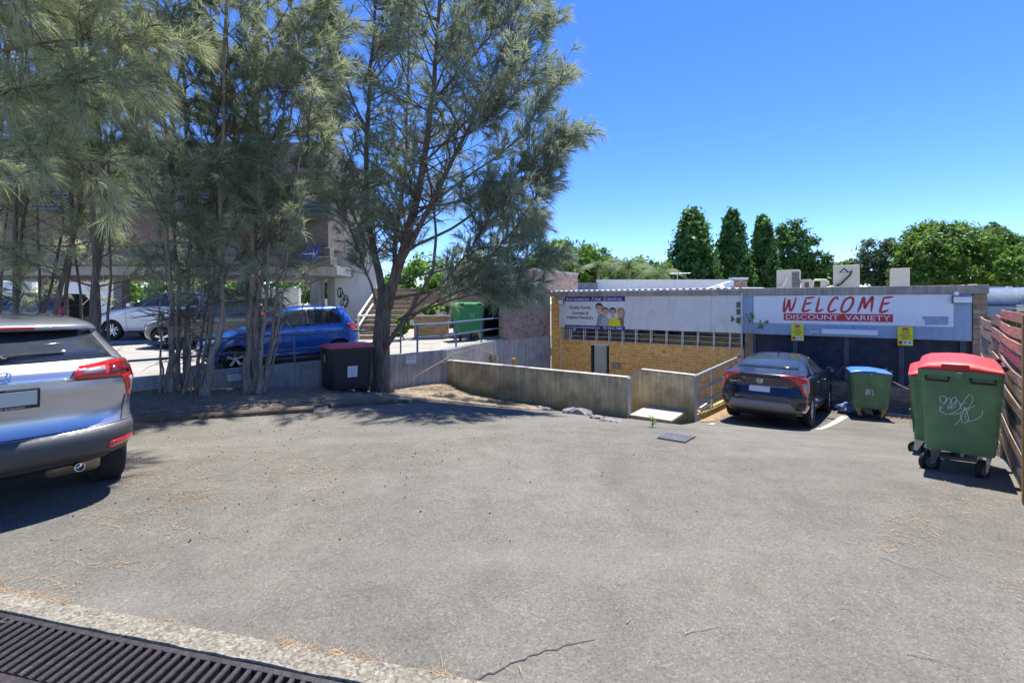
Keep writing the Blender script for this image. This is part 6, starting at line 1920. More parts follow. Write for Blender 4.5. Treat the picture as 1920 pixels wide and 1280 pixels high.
        MB().loft([[m0 + Vector((dx * sc, sd * yy, .06 + dz * sc)) for dx, dz in ((-.05, -.05), (.07, -.05), (.09, .0), (.06, .06), (-.04, .07), (-.06, .02))] for yy, sc in ((.05, .6), (.08, 1.0), (.17, 1.05), (.22, .8))]).build('mirror', M['navy_paint'], car.root, local=True, smooth=True, angle=60)
        MB().obox(m0 + Vector((-.02, -.02 if sd > 0 else -.06, .0)), (.06, 0, 0), (0, .08, 0), (0, 0, .04)).build('mirror_stalk', M['black'], car.root, local=True)
    f0 = Vector((1.80, 0, 1.375))
    MB().prism([f0 + Vector((-.02, -.012, .0)), f0 + Vector((.20, -.012, .02)), f0 + Vector((.06, -.012, .075)), f0 + Vector((.0, -.012, .08))], (0, .024, 0)).build('shark_fin', M['navy_paint'], car.root, local=True, bevel=.006)
    # underbody and silencer
    MB().box(.35, 4.2, -.55, .55, .17, .22).build('underbody', M['dark'], car.root, local=True)
    return car
M['glass_car'] = pm('sky_glass', (0.03, 0.042, 0.05), 0.03, var=0.3, scale=2, spec=1.0, rvar=0.01)
sedan()

# ---- hatchbacks on the deck
HROWS = [
    (.22, .24, 3.72, .72, .45, .5), (.32, .08, 3.85, .80, .45, .6), (.48, .0, 3.9, .83, .45, .65), (.62, .01, 3.88, .845, .45, .7), (.75, .05, 3.75, .845, .42, .7), (.86, .085, 3.4, .84, .4, .7), (.92, .105, 3.05, .83, .4, .7),
    (.96, .12, 2.92, .82, .4, .6), (1.08, .19, 2.65, .76, .4, .5), (1.22, .29, 2.35, .69, .4, .5), (1.33, .37, 2.10, .63, .4, .45), (1.37, .33, 2.0, .60, .4, .4), (1.40, .40, 1.9, .56, .4, .4), (1.425, .70, 1.78, .48, .4, .4), (1.442, .95, 1.6, .32, .3, .3), (1.45, 1.15, 1.4, .08, .1, .1)]
def hatch(name, label, loc, heading, paint, scale=1.0, roll=0, pitch=0, dark=False, tall=1.0, detail=True):
    rows = [(z * (tall if z > .5 else 1), *r) for z, *r in HROWS]
    car = Car(name, label, loc, heading, rows, paint, scale, pitch, roll, group='cars on the parking deck', nexp=2.7)
    car.body([(.68, .30), (3.15, .30)], .335)
    for x in (.68, 3.15):
        for s in (-1, 1): car.wheel(x, s, .30, .19, .73, 'plain' if not dark else 'split', 5, dark)
    P_ = car.patch; T = tall
    P_('windscreen', [(-.68, .99 * T), (.68, .99 * T), (.55, 1.33 * T), (-.55, 1.33 * T)], M['glass_car'], 'f', off=.006)
    P_('rear_window', [(-.60, 1.0 * T), (.60, 1.0 * T), (.50, 1.31 * T), (-.50, 1.31 * T)], M['glass'], 's', off=.006)
    for sd in (-1, 1):
        P_('side_window', [(.55, 1.0 * T), (1.35, .965 * T), (2.72, .95 * T), (2.35, 1.2 * T), (2.05, 1.325 * T), (1.4, 1.365 * T), (.85, 1.335 * T), (.62, 1.2 * T)], M['glass'], 'x', sd, off=.006)
        P_('door_pillar', [(1.45, .96 * T), (1.53, .96 * T), (1.50, 1.36 * T), (1.43, 1.36 * T)], M['ink'], 'x', sd, off=.010)
        P_('window_post', [(.92, .97 * T), (.96, .97 * T), (.93, 1.33 * T), (.90, 1.33 * T)], M['ink'], 'x', sd, off=.010)
        car.line([(1.48, .30), (1.48, .95 * T)], 'x', sd); car.line([(2.68, .34), (2.74, .93 * T)], 'x', sd); car.line([(1.02, .62), (.88, .95 * T)], 'x', sd); car.line([(1.0, .28), (2.68, .28)], 'x', sd)
        P_('sill', [(1.05, .235), (2.78, .235), (2.78, .275), (1.05, .275)], M['black'], 'x', sd, off=.01)
        sg = -sd
        P_('tail_light', [(sg * a, z * T) for a, z in ((.62, .78), (.95, .78), (1.0, .95), (.72, 1.0), (.62, .9))], M['lamp_red'], 's', sd, off=.012)
        P_('head_light', [(sg * a, z * T) for a, z in ((.48, .66), (.95, .66), (1.1, .76), (.95, .775), (.6, .73))], M['lamp_clear'], 'f', sd, off=.012)
        for x in (1.12, 1.65):
            MB().tube([car.pt('x', x, .83 * T, sd), car.pt('x', x + .03, .835 * T, sd) + Vector((0, sd * .03, 0)), car.pt('x', x + .15, .835 * T, sd) + Vector((0, sd * .03, 0)), car.pt('x', x + .18, .83 * T, sd)], .012, 6).build('door_handle', paint, car.root, local=True, smooth=True)
        m0 = car.pt('x', 2.55, .99 * T, sd)
        MB().loft([[m0 + Vector((dx * sc, sd * yy, .03 + dz * sc)) for dx, dz in ((-.05, -.05), (.07, -.05), (.09, .0), (.06, .06), (-.04, .07), (-.06, .02))] for yy, sc in ((.02, .5), (.05, 1.0), (.15, 1.05), (.2, .8))]).build('mirror', paint, car.root, local=True, smooth=True, angle=60)
    P_('grille', [(-.42, .40), (.42, .40), (.5, .56), (-.5, .56)], M['black'], 'f', off=.008)
    car.line([(-.75, .80 * T), (-.4, .84 * T), (.4, .84 * T), (.75, .80 * T)], 'f', w=.006)
    return car
def on_deck(x, y, dz=0): return Vector((x, y, deck_z(x, y) + .004 + dz))
hd = math.atan2(-Vd.y, -Vd.x)
# blue hatchback parallel to the wall, nose to the left; origin is its rear end
bx = Vector((-3.98, 12.15, 0))
mid = bx - Vd * 1.7
pit = math.atan2(deck_z(mid.x - Vd.x, mid.y - Vd.y) - deck_z(mid.x + Vd.x, mid.y + Vd.y), 2.0)
hatch('blue_hatchback', 'bright blue hatchback on the deck behind the slim stems', Vector((bx.x, bx.y, deck_z(bx.x, bx.y) - .06)), hd, M['blue_paint'], 0.86, pitch=-pit, tall=1.06)
hatch('white_hatchback', 'white car at the back of the deck, left of the slim stems', on_deck(-9.95, 17.0), math.radians(183), M['white_paint'], 1.08, dark=True, tall=1.06)
hatch('dark_hatchback', 'dark grey car nose-out on the deck behind the thin stems', on_deck(-6.9, 14.6), math.radians(184), M['dark_paint'], 0.98, tall=1.03)
hatch('pale_blue_hatchback', 'pale blue car behind the slim stems, left of the blue hatchback', on_deck(-7.6, 16.6), math.radians(200), M['sky_paint'], 1.0)
hatch('black_hatchback', 'black car deep in the shade at the far left of the deck', on_deck(-15.5, 17.6), math.radians(185), M['dark_paint'], 1.05, tall=1.05)
# ------------------------------------------------------------------ garden bed under the she-oaks
def bed_z(x, y):
    """height of the litter bed: banked up towards the retaining wall"""
    g = ground_z(x, y)
    dist = -(Vector((x, y, 0)) - Q).dot(Vn) * -1          # distance in front of the wall
    k = max(0.0, min(1.0, (1.9 - dist) / 1.6)); u = (Q - Vector((x, y, 0))).dot(Vd)
    return g + 0.025 + (0.03 + 0.22 * math.exp(-(max(0, u) / 1.6) ** 2) + 0.03 * math.sin(x * 2.1 + y) + 0.02 * math.sin(3.7 * y - x)) * k ** 1.3
def bed():
    mb = MB(); us = [i * 0.2 for i in range(-9, 58)]; n = 13; vs = []
    for u in us:
        wdt = 1.85 if u > 1.2 else 1.85 - (1.2 - u) * 0.05
        for j in range(n):
            v = wdt * j / (n - 1)
            if u >= 0: p = rw(u) + Vn * v
            else:                                          # spreads round in front of the low wall
                q = AC(aL - u * 1.9 + 0.0, 8.90 - v * max(0.12, 1 + u * 0.46))
                p = Vector((q.x, q.y, 0))
            z = bed_z(p.x, p.y) if u >= 0 else ground_z(p.x, p.y) + 0.01 + 0.20 * max(0, 1 + u / 1.9) * (1 - j / (n - 1)) ** .8
            if j == n - 1: z = ground_z(p.x, p.y) - 0.03
            vs.append((p.x, p.y, z + random.Random(int(u * 50) * 31 + j).uniform(-.012, .012)))
    mb.add(vs, [(i * n + j, (i + 1) * n + j, (i + 1) * n + j + 1, i * n + j + 1) for i in range(len(us) - 1) for j in range(n - 1)])
    o = mb.build('garden_bed', M['earth'], smooth=True)
    return tag(o, 'dry earth bed under the she-oaks along the retaining wall', kind='structure')
bed()
# timber kerb logs
def log(label, p0, p1, r):
    d = (p1 - p0).normalized(); n = Vector((-d.y, d.x, 0)); rr = random.Random(int(p0.x * 100))
    rings = []
    for i in range(9):
        q = p0.lerp(p1, i / 8); q.z = ground_z(q.x, q.y)
        rings.append([q + n * (sx * r * rr.uniform(.9, 1.1)) + Zv * (zz * rr.uniform(.92, 1.05)) for sx, zz in ((-1, -.05), (-1, .055), (-.7, .08), (.8, .075), (1, .05), (1, -.05))])
    o = MB().loft(rings).build('kerb_log', M['log'], smooth=True, angle=30)
    tag(o, label, 'log', 'timber kerb along the bed')
M['log'] = pm('weathered_sleeper', (0.10, 0.075, 0.052), 0.95, var=0.45, scale=6, bmp=0.6, bscale=25)
def gpt(px, py):
    d = 8.0
    for _ in range(40): d = 0.5 * d + 0.5 * (CH - ground_z((px - 960) / FPX * d, d)) * FPX / (py - HOR)
    return Vector(((px - 960) / FPX * d, d, ground_z((px - 960) / FPX * d, d)))
log('half buried timber kerb behind the silver car, longer piece', gpt(235, 795), gpt(588, 771), 0.075)
log('timber kerb piece in front of the black bin', gpt(618, 765), gpt(763, 757), 0.07)

# ------------------------------------------------------------------ she-oaks
def smooth_path(pts, n, rr, wob):
    pts = [Vector(p) for p in pts]; m = len(pts); out = []
    for i in range(n + 1):
        t = i / n * (m - 1); k = min(int(t), m - 2); t -= k
        p0, p1, p2, p3 = pts[max(k - 1, 0)], pts[k], pts[k + 1], pts[min(k + 2, m - 1)]
        q = 0.5 * ((2 * p1) + (p2 - p0) * t + (2 * p0 - 5 * p1 + 4 * p2 - p3) * t * t + (3 * p1 - p0 - 3 * p2 + p3) * t ** 3)
        if 0 < i: q = q + Vector((rr.uniform(-wob, wob), rr.uniform(-wob, wob), 0))
        out.append(q)
    return out
class SheOak:
    def __init__(self, label, base, seed, group='she-oaks along the retaining wall'):
        self.rr = random.Random(seed); self.ng = np.random.default_rng(seed)
        self.root = empty('she_oak', base, 0, label, 'tree', group)
        self.wood = MB(); self.twigs = MB(); self.tw = []           # tw: (start, end) of foliage twigs
    def stem(self, pts, r0, r1, n=16, wob=0.02, name='trunk', mat='bark'):
        path = smooth_path(pts, n, self.rr, wob)
        rs = [(r0 + (r1 - r0) * (i / n) ** .8) * (1 + .35 * max(0, 1 - i / 1.5)) for i in range(n + 1)]
        MB().tube(path, rs, 9).build(name, M[mat], self.root, smooth=True, angle=180)
        return path, rs
    def branch(self, p, d, ln, r, foliage=1.0, droop=0.12, bare=0.35, sub=True, up=0.35):
        rr = self.rr
        d = Vector(d).normalized(); pts = [Vector(p)]; n = 7
        for i in range(n):
            t = i / n
            d = (d + Vector((rr.uniform(-.13, .13), rr.uniform(-.13, .13), rr.uniform(-.05, .10) + up * .10 - droop * t * .5))).normalized()
            pts.append(pts[-1] + d * ln / n)
        self.wood.tube(pts, [max(.0035, r * (1 - .82 * i / n)) for i in range(n + 1)], 5, caps=False)
        if sub:
            m = max(3, int(ln * 6.0))
            for k in range(m):
                t = bare + (1 - bare) * (k + rr.random()) / m
                i = min(int(t * n), n - 1); q = pts[i].lerp(pts[i + 1], t * n - i)
                dd = (pts[i + 1] - pts[i]).normalized()
                sd = dd.cross(Vector((rr.uniform(-1, 1), rr.uniform(-1, 1), rr.uniform(-.6, 1)))).normalized()
                sl = rr.uniform(.25, .55) * (1.1 - .4 * t) * (0.6 + 0.5 * min(1, ln / 1.5))
                e = q + (dd * .7 + sd * .75 + Zv * .12).normalized() * sl
                self.twig(q, e, foliage)
            self.twig(pts[-2], pts[-1] + (pts[-1] - pts[-2]) * .8, foliage)
        return pts
    def twig(self, a, b, f=1.0):
        self.twigs.tube([a, a.lerp(b, .5) + Zv * .01, b], [.006, .004, .002], 3, caps=False)
        if f > 0: self.tw.append((a, b, f))
    def crown_on(self, path, rs, z0, z1, per_m, lmax, foliage=1.0, az=None, bias=None, elev=(25, 60), lmin=.4, prof=None):
        """side branches spaced along a stem between heights z0 and z1"""
        rr = self.rr
        for i in range(len(path) - 1):
            a, b = path[i], path[i + 1]
            if b.z < z0 or a.z > z1: continue
            k = per_m * (b - a).length
            for _ in range(int(k) + (rr.random() < k % 1)):
                q = a.lerp(b, rr.random())
                t = (q.z - z0) / max(.1, z1 - z0)
                if not 0 <= t <= 1: continue
                an = rr.uniform(0, 2 * math.pi) if az is None else math.radians(rr.gauss(az[0], az[1]))
                el = math.radians(rr.uniform(*elev))
                L = max(lmin, lmax * (prof(t) if prof else (0.55 + .45 * math.sin(math.pi * min(1, t + .1)))) * rr.uniform(.6, 1.1))
                self.branch(q, (math.cos(an) * math.cos(el), math.sin(an) * math.cos(el), math.sin(el)), L, min(.02, rs[i] * .5), foliage)
    def dead(self, path, z0, z1, n, ln=0.6):
        """bare lower twigs"""
        rr = self.rr
        for _ in range(n):
            i = rr.randrange(len(path) - 1)
            q = path[i].lerp(path[i + 1], rr.random())
            if not z0 < q.z < z1: continue
            an = rr.uniform(0, 2 * math.pi); d = Vector((math.cos(an), math.sin(an), rr.uniform(-.1, .6))).normalized()
            pts = [q]
            for k in range(4):
                d = (d + Vector((rr.uniform(-.3, .3), rr.uniform(-.3, .3), rr.uniform(-.2, .25)))).normalized(); pts.append(pts[-1] + d * rr.uniform(.5, 1) * ln / 3)
            self.wood.tube(pts, [.009, .007, .005, .004, .002], 4, caps=False)
            for k in range(2):
                j = rr.randrange(1, 4); e = pts[j] + Vector((rr.uniform(-1, 1), rr.uniform(-1, 1), rr.uniform(-.3, .8))) * ln * .4
                self.wood.tube([pts[j], e], [.004, .0015], 3, caps=False)
    def finish(self, needles, mat='needle', width=0.0085, lng=(.16, .36), spread=.5, grav=.75, bark='bark'):
        if self.wood.v: self.wood.build('branches', M[bark], self.root, smooth=True, fix=False, angle=180)['kind'] = 'stuff'
        if self.twigs.v: self.twigs.build('twigs', M[bark], self.root, fix=False)['kind'] = 'stuff'
        ng = self.ng
        A = np.array([t[0][:] for t in self.tw]); B = np.array([t[1][:] for t in self.tw]); Fo = np.array([t[2] for t in self.tw])
        p = Fo / Fo.sum()
        idx = ng.choice(len(A), needles, p=p)
        t = ng.random(needles)[:, None] ** .8
        O = A[idx] * (1 - t) + B[idx] * t
        D = B[idx] - A[idx]; D /= np.linalg.norm(D, axis=1)[:, None] + 1e-9
        D = D + ng.normal(size=D.shape) * spread * .75; D /= np.linalg.norm(D, axis=1)[:, None]
        L = ng.uniform(lng[0], lng[1], needles)[:, None]
        g = grav * ng.uniform(.4, 1.3, needles)[:, None]
        mid = O + D * L * .5 + np.array([0, 0, -1]) * L * g * .14
        tip = O + D * L * .93 + np.array([0, 0, -1]) * L * g * .52
        S = np.cross(D, ng.normal(size=D.shape)); S /= np.linalg.norm(S, axis=1)[:, None] + 1e-9
        w = width * ng.uniform(.7, 1.3, needles)[:, None]
        V = np.stack([O - S * w * .5, O + S * w * .5, mid + S * w * .45, mid - S * w * .45, tip], 1).reshape(-1, 3)
        b = np.arange(needles)[:, None] * 5
        F = np.concatenate([b + np.array([[0, 1, 2]]), b + np.array([[0, 2, 3]]), b + np.array([[3, 2, 4]])], 0)
        np_mesh('foliage', V, F, M[mat], self.root)['kind'] = 'stuff'
def bp_(px, d, dz=0.0):
    x = (px - 960) / FPX * d
    return Vector((x, d, bed_z(x, d) - .03 + dz))
def up_to(px0, d0, pts):
    """stem through (px, row, depth) points, starting on the bed"""
    return [bp_(px0, d0)] + [at(x, y, d) for x, y, d in pts]

# big forked she-oak beside the black bin
T = SheOak('big she-oak with forked furrowed trunk beside the black bin', bp_(716, 10.7), 101)
tr, rs = T.stem(up_to(716, 10.7, [(715, 640, 10.7), (722, 560, 10.7)]), .215, .165, 8, .01)
mains = [
    ([(722, 575, 10.7), (748, 500, 10.7), (772, 410, 10.6), (795, 300, 10.5), (812, 180, 10.4), (822, 60, 10.3), (835, -120, 10.2)], .135, .025),
    ([(718, 580, 10.75), (712, 520, 10.9), (695, 440, 11.0), (685, 330, 11.1), (690, 200, 11.2), (700, 60, 11.2), (705, -110, 11.3)], .11, .02),
    ([(745, 505, 10.7), (790, 420, 10.4), (850, 300, 10.2), (905, 180, 10.0), (955, 60, 9.9), (1000, -80, 9.8)], .07, .016),
    ([(735, 540, 10.75), (745, 440, 11.2), (760, 300, 11.6), (765, 160, 11.8), (768, 0, 12.0)], .07, .018),
    ([(722, 650, 10.6), (770, 580, 10.4), (812, 500, 10.2), (815, 420, 10.3), (800, 300, 10.4)], .06, .018),
]
paths = []
for pts, r0, r1 in mains:
    P0 = [at(x, y, d) for x, y, d in pts]
    p_, r_ = T.stem(P0, r0, r1, 16, .025, 'limb')
    paths.append((p_, r_))
limbs = [
    ([(760, 470, 10.6), (860, 420, 10.3), (970, 340, 10.0), (1050, 290, 9.8), (1108, 262, 9.7)], .035),
    ([(780, 400, 10.6), (880, 330, 10.8), (980, 270, 10.9), (1050, 200, 11.0), (1095, 158, 11.0)], .035),
    ([(800, 300, 10.5), (890, 210, 10.3), (980, 120, 10.2), (1040, 55, 10.1)], .03),
    ([(735, 560, 10.6), (830, 540, 10.3), (900, 500, 10.0), (985, 430, 9.8), (1040, 370, 9.7), (1078, 318, 9.6)], .035),
    ([(740, 620, 10.6), (800, 575, 10.2), (880, 540, 9.9), (960, 520, 9.6), (1030, 500, 9.4)], .03),
    ([(750, 600, 10.5), (830, 530, 10.3), (880, 470, 10.2), (930, 400, 10.1), (1000, 340, 10.0)], .03),
    ([(820, 180, 10.4), (900, 90, 10.7), (985, 20, 10.9), (1050, -60, 11.0)], .028),
    ([(745, 600, 10.6), (840, 565, 10.1), (920, 548, 9.6), (1000, 552, 9.2)], .026),
    ([(820, 120, 10.3), (880, 40, 10.0), (930, -30, 9.8)], .024),
    ([(705, 100, 11.2), (760, 20, 10.8), (800, -40, 10.5)], .024),
    ([(812, 180, 10.4), (850, 90, 11.0), (880, 10, 11.3)], .024),
    ([(765, 160, 11.8), (740, 60, 11.5), (725, -20, 11.2)], .022),
    ([(735, 530, 10.8), (850, 500, 11.2), (950, 470, 11.5), (1010, 440, 11.6)], .03),
    ([(800, 280, 10.5), (880, 250, 9.7), (950, 200, 9.2), (1010, 160, 8.9)], .028),
    ([(780, 390, 10.6), (850, 380, 9.8), (930, 360, 9.3), (1000, 390, 9.0)], .028),
    ([(700, 480, 10.9), (660, 400, 10.6), (620, 320, 10.3), (600, 240, 10.2)], .03),
    ([(690, 380, 11.0), (650, 280, 11.3), (620, 180, 11.5), (600, 60, 11.5)], .028),
    ([(690, 260, 11.1), (650, 150, 10.6), (630, 60, 10.3), (620, -40, 10.2)], .028),
    ([(715, 600, 10.6), (690, 520, 10.2), (660, 440, 9.8), (640, 400, 9.6)], .03),
]
for pts, r0 in limbs:
    P0 = [at(x if x < 900 else 900 + (x - 900) * .74, y, d) for x, y, d in pts]
    pth = smooth_path(P0, 14, T.rr, .02)
    T.wood.tube(pth, [max(.008, r0 * (1 - .75 * i / 14)) for i in range(15)], 6, caps=False)
    # foliage-bearing side branches along the outer part
    ln = sum((b - a).length for a, b in zip(pth, pth[1:]))
    for k in range(int(ln * 12)):
        t = .28 + .72 * T.rr.random(); i = min(int(t * 14), 13)
        q = pth[i].lerp(pth[i + 1], t * 14 - i); dd = (pth[i + 1] - pth[i]).normalized()
        d = (dd * .9 + Vector((T.rr.uniform(-1, 1), T.rr.uniform(-1, 1), T.rr.uniform(-.5, .8))) * .8)
        T.branch(q, d, T.rr.uniform(.35, .85), .008, 1.0, .25, .2)
    T.branch(pth[-1], pth[-1] - pth[-2], .45, .008, 1.2, .3, .1)
for (p_, r_) in paths[:4]:
    T.crown_on(p_, r_, 2.6, 9.2, 9.0, 1.7, 1.0, elev=(5, 60))
T.crown_on(paths[0][0], paths[0][1], 2.3, 4.5, 3, 1.2, .8)
for (p_, r_) in paths: T.dead(p_, 1.0, 5.0, 14, .8)
T.finish(165000, 'needle_blue', lng=(.14, .32), grav=.7)

# slim-stemmed clumps
def clump(label, seed, stems, d, needles, mat, lean=0.0, z_f=2.8, lmax=1.35, per=2.9, bark='bark_pale', base=None, ztop=8.3, dead=8):
    px0 = sum(s[0] for s in stems) / len(stems)
    T = SheOak(label, bp_(px0, d), seed)
    for (px, w, top, dd, r) in stems:
        b = bp_(px, d + dd)
        kx = (top - px)
        k = (d + dd) / FPX
        zt = ztop * T.rr.uniform(.75, 1.05) if r > .022 else T.rr.uniform(2.2, 4.4)
        pts = [b, b + Vector((w * .35 * k, 0, .5)), b + Vector((w * k, T.rr.uniform(-.1, .1), 1.4)), b + Vector((kx * .6 * k, T.rr.uniform(-.25, .25), zt * .5)), b + Vector((kx * k, T.rr.uniform(-.5, .5), zt))]
        r = r * 1.38 if r > .022 else r * 1.1
        p_, r_ = T.stem(pts, r, max(.008, r * .22), 14, .035, 'trunk', bark)
        if r > .022:
            T.crown_on(p_, r_, z_f, 8.0, per, lmax, 1.0, elev=(10, 60))
            T.crown_on(p_, r_, 1.5, z_f, per * .5, lmax * .8, .55, elev=(-5, 45))
        else:
            T.crown_on(p_, r_, 1.6, 5, per * .7, .7, .5)
        T.dead(p_, .5, 3.4, dead, .55)
    T.finish(needles, mat)
    return T
clump('clump of many slim pale stems between the silver car and the blue hatchback', 201,
      [(297, 10, 330, -.1, .018), (305, -12, 300, .1, .018), (318, 8, 340, .0, .05), (330, 5, 318, .2, .045), (352, 6, 372, .1, .022), (360, -4, 350, -.05, .018), (368, 10, 398, .2, .03), (378, 12, 420, .0, .022), (388, 8, 402, .15, .028), (352, 2, 345, .35, .055), (385, 24, 430, -.05, .062), (372, 16, 445, .1, .02), (310, 14, 360, -.1, .016), (345, 18, 400, -.1, .018)],
      8.5, 50000, 'needle', dead=18, z_f=2.2)
clump('tight clump of slim stems left of the black bin', 202,
      [(462, 6, 490, .0, .075), (474, 8, 512, .08, .06), (484, 14, 540, -.05, .04), (490, 22, 565, .05, .042), (495, 28, 600, .0, .028), (470, -6, 440, .15, .05), (500, 30, 590, .1, .02), (480, 2, 470, .2, .03)],
      8.9, 50000, 'needle', lmax=1.6, dead=18, z_f=2.2)
clump('she-oak with two crossing trunks right behind the silver car roof', 203,
      [(168, 4, 176, .0, .085), (186, -6, 160, .05, .075), (192, 10, 250, .1, .03)], 8.6, 30000, 'needle_pale', bark='bark', lmax=1.5)
clump('leaning she-oak stems behind the silver car, mid left', 204,
      [(100, 14, 175, .0, .06), (112, 10, 150, .2, .045), (60, 20, 130, .1, .035), (88, -8, 60, .1, .03), (145, 2, 150, .3, .03)], 8.8, 30000, 'needle_pale', bark='bark', lmax=1.5)
clump('she-oak stems at the far left edge behind the silver car', 205,
      [(14, 10, 40, .0, .06), (30, 8, 70, .2, .04), (-40, 14, -20, .1, .07), (0, 4, 20, .3, .03)], 8.4, 28000, 'needle_pale', bark='bark', lmax=1.6)
# she-oak whose trunk stands out of frame on the left, limbs hanging into view
T = SheOak('she-oak overhanging from the left with pale drooping sprays', Vector((-7.6, 5.6, 0.02)), 301)
p_, r_ = T.stem([Vector((-7.6, 5.6, 0)), Vector((-7.5, 5.6, 2)), Vector((-7.2, 5.5, 4.5)), Vector((-7.0, 5.5, 7.5))], .16, .04, 14, .03)
for (z, dx, dy, dz, L) in ((3.2, 1, .25, .05, 2.3), (3.7, 1, .05, .25, 2.7), (4.2, 1, -.2, .35, 3.2), (4.6, 1, .3, .3, 3.0), (5.2, 1, .0, .35, 3.6), (5.6, 1, -.35, .3, 3.8), (6.0, 1, .25, .4, 3.2), (6.6, 1, -.1, .4, 3.4), (4.0, 1, .5, .2, 2.8), (5.0, 1, -.55, .3, 3.6), (6.2, .8, -.7, .3, 3.4), (6.8, .9, -.4, .3, 3.2), (4.9, 1, .5, .4, 2.8), (6.9, 1, .0, .02, 4.3), (6.6, 1, -.08, .06, 4.4), (7.2, 1, .1, .0, 4.2)):
    q = min(p_, key=lambda v: abs(v.z - z))
    pts = T.branch(q, (dx, dy, dz), L, .03, 1.0, .35, .3, sub=False)
    for k in range(int(L * 8)):
        t = .30 + .70 * T.rr.random(); i = min(int(t * 7), 6); s_ = pts[i].lerp(pts[i + 1], t * 7 - i); dd = (pts[i + 1] - pts[i]).normalized()
        T.branch(s_, dd * .9 + Vector((T.rr.uniform(-1, 1), T.rr.uniform(-1, 1), T.rr.uniform(-.8, .5))) * .8, T.rr.uniform(.3, .8), .008, 1.0, .35, .2)
T.finish(60000, 'needle_pale', width=.0062, lng=(.18, .36), grav=.75)

# small weed sapling at the downpipe
sp = empty('sapling', AC(fa(1402, CF - .3), CF - .3, -.9), 0, 'thin weed sapling with a few leaves beside the downpipe', 'plant')
b0 = AC(fa(1402, CF - .35), CF - .35, -1.0)
mbs = MB(); ends = []
for pts in ([(1402, 700), (1402, 640), (1398, 618), (1388, 606), (1378, 600)], [(1402, 640), (1410, 622), (1424, 612), (1432, 604)], [(1402, 630), (1404, 612), (1408, 600), (1405, 594)]):
    w3 = [AC(fa(x, CF - .35), CF - .35, fz(x, y, CF - .35)) for x, y in pts]
    mbs.tube(w3, [.012 - .002 * i for i in range(len(w3))], 5); ends += [w3[-1], w3[-2], w3[-1]]
mbs.tube([b0, AC(fa(1402, CF - .35), CF - .35, fz(1402, 700, CF - .35))], .012, 5)
mbs.build('stem', M['bark_pale'], sp)
rr_ = random.Random(9)
for e in ends:
    for _ in range(3):
        n = Vector((rr_.uniform(-1, 1), rr_.uniform(-1, 0), rr_.uniform(0, 1))).normalized(); t = n.orthogonal().normalized(); b = n.cross(t); c = e + Vector((rr_.uniform(-.1, .1), rr_.uniform(-.1, .1), rr_.uniform(-.03, .1)))
        L = rr_.uniform(.04, .08)
        MB().add([c - t * L, c - b * L * .55 - n * .01, c + t * L, c + b * L * .55 - n * .01], [(0, 1, 2), (0, 2, 3)]).build('leaf', M['leaf_a'], sp, fix=False)

# fallen dead branch leaning on the retaining wall
db = empty('fallen_branch', Vector((-2.2, 11.2, -.2)), 0, 'grey dead branch leaning across the retaining wall corner', 'branch')
mbs = MB()
for pts, r in (([(772, 722, 11.3), (780, 706, 11.3), (810, 688, 11.4), (838, 672, 11.6)], .03), ([(838, 672, 11.6), (850, 664, 11.7), (880, 656, 11.9), (898, 647, 12.0)], .016), ([(850, 664, 11.7), (872, 672, 11.8), (885, 676, 11.9)], .01), ([(880, 656, 11.9), (905, 655, 12.0), (925, 665, 12.0), (928, 675, 12.0)], .010), ([(898, 647, 12.0), (912, 660, 12.1), (922, 664, 12.1)], .008), ([(820, 682, 11.5), (860, 672, 11.5)], .008)):
    mbs.tube([at(x, y, d) for x, y, d in pts], [r * (1 - .5 * i / (len(pts) - 1)) for i in range(len(pts))], 6)
mbs.build('wood', M['bark_pale'], db, smooth=True)
mbs = MB(); rr_ = random.Random(4)
for _ in range(160):
    a = at(925 + rr_.uniform(-8, 6), 668 + rr_.uniform(-6, 4), 12.0); mbs.tube([a, a + Vector((rr_.uniform(-.06, .06), rr_.uniform(-.06, .06), -rr_.uniform(.05, .22)))], .0025, 3, caps=False)
mbs.build('dead_needles', M['dead_grey'], db, fix=False)

# ------------------------------------------------------------------ stones, rubbish, litter
M['stone'] = pm('fieldstone', (0.20, 0.195, 0.19), 0.9, var=0.4, scale=7, bmp=0.6, bscale=20)
def stone(label, p, r, seed, mat='conc_grey', name='stone', group='stones at the low wall foot'):
    rr = random.Random(seed); bm = bmesh.new(); bmesh.ops.create_icosphere(bm, subdivisions=2, radius=1)
    for v in bm.verts:
        n = 1 + .22 * math.sin(v.co.x * 3 + seed) * math.cos(v.co.y * 4 - seed) + rr.uniform(-.06, .06)
        v.co = Vector((v.co.x * r[0] * n, v.co.y * r[1] * n, v.co.z * r[2] * n))
    me = bpy.data.meshes.new(name); bm.to_mesh(me); bm.free(); me.materials.append(M[mat]); me.shade_smooth(); me.set_sharp_from_angle(angle=math.radians(30))
    o = bpy.data.objects.new(name, me); o.location = p; o.rotation_euler = (0, 0, rr.uniform(0, 3)); link(o)
    return tag(o, label, 'stone', group)
def gl_(px, py):
    p = gpt(px, py); return p
for i, (px, py, r, lab) in enumerate(((1012, 768, (.10, .07, .06), 'pale stone at the low wall foot, leftmost of the row'), (1025, 770, (.11, .08, .06), 'pale stone second from the left at the low wall foot'), (1068, 776, (.15, .10, .09), 'rounded grey stone in the middle of the row at the wall foot'), (1090, 778, (.20, .11, .09), 'largest grey stone at the low wall foot'), (1120, 785, (.12, .09, .05), 'flat stone right of the largest one at the wall foot'), (1140, 790, (.13, .09, .04), 'dark flat stone near the right end of the low wall'), (1158, 793, (.10, .07, .04), 'last small stone beside the landing slab'))):
    p = gl_(px, py); a, c = ac_of(p); p = AC(a, min(c, 8.80)); p.z = ground_z(p.x, p.y) + r[2] * .4
    stone(lab, p, r, 400 + i, 'stone')
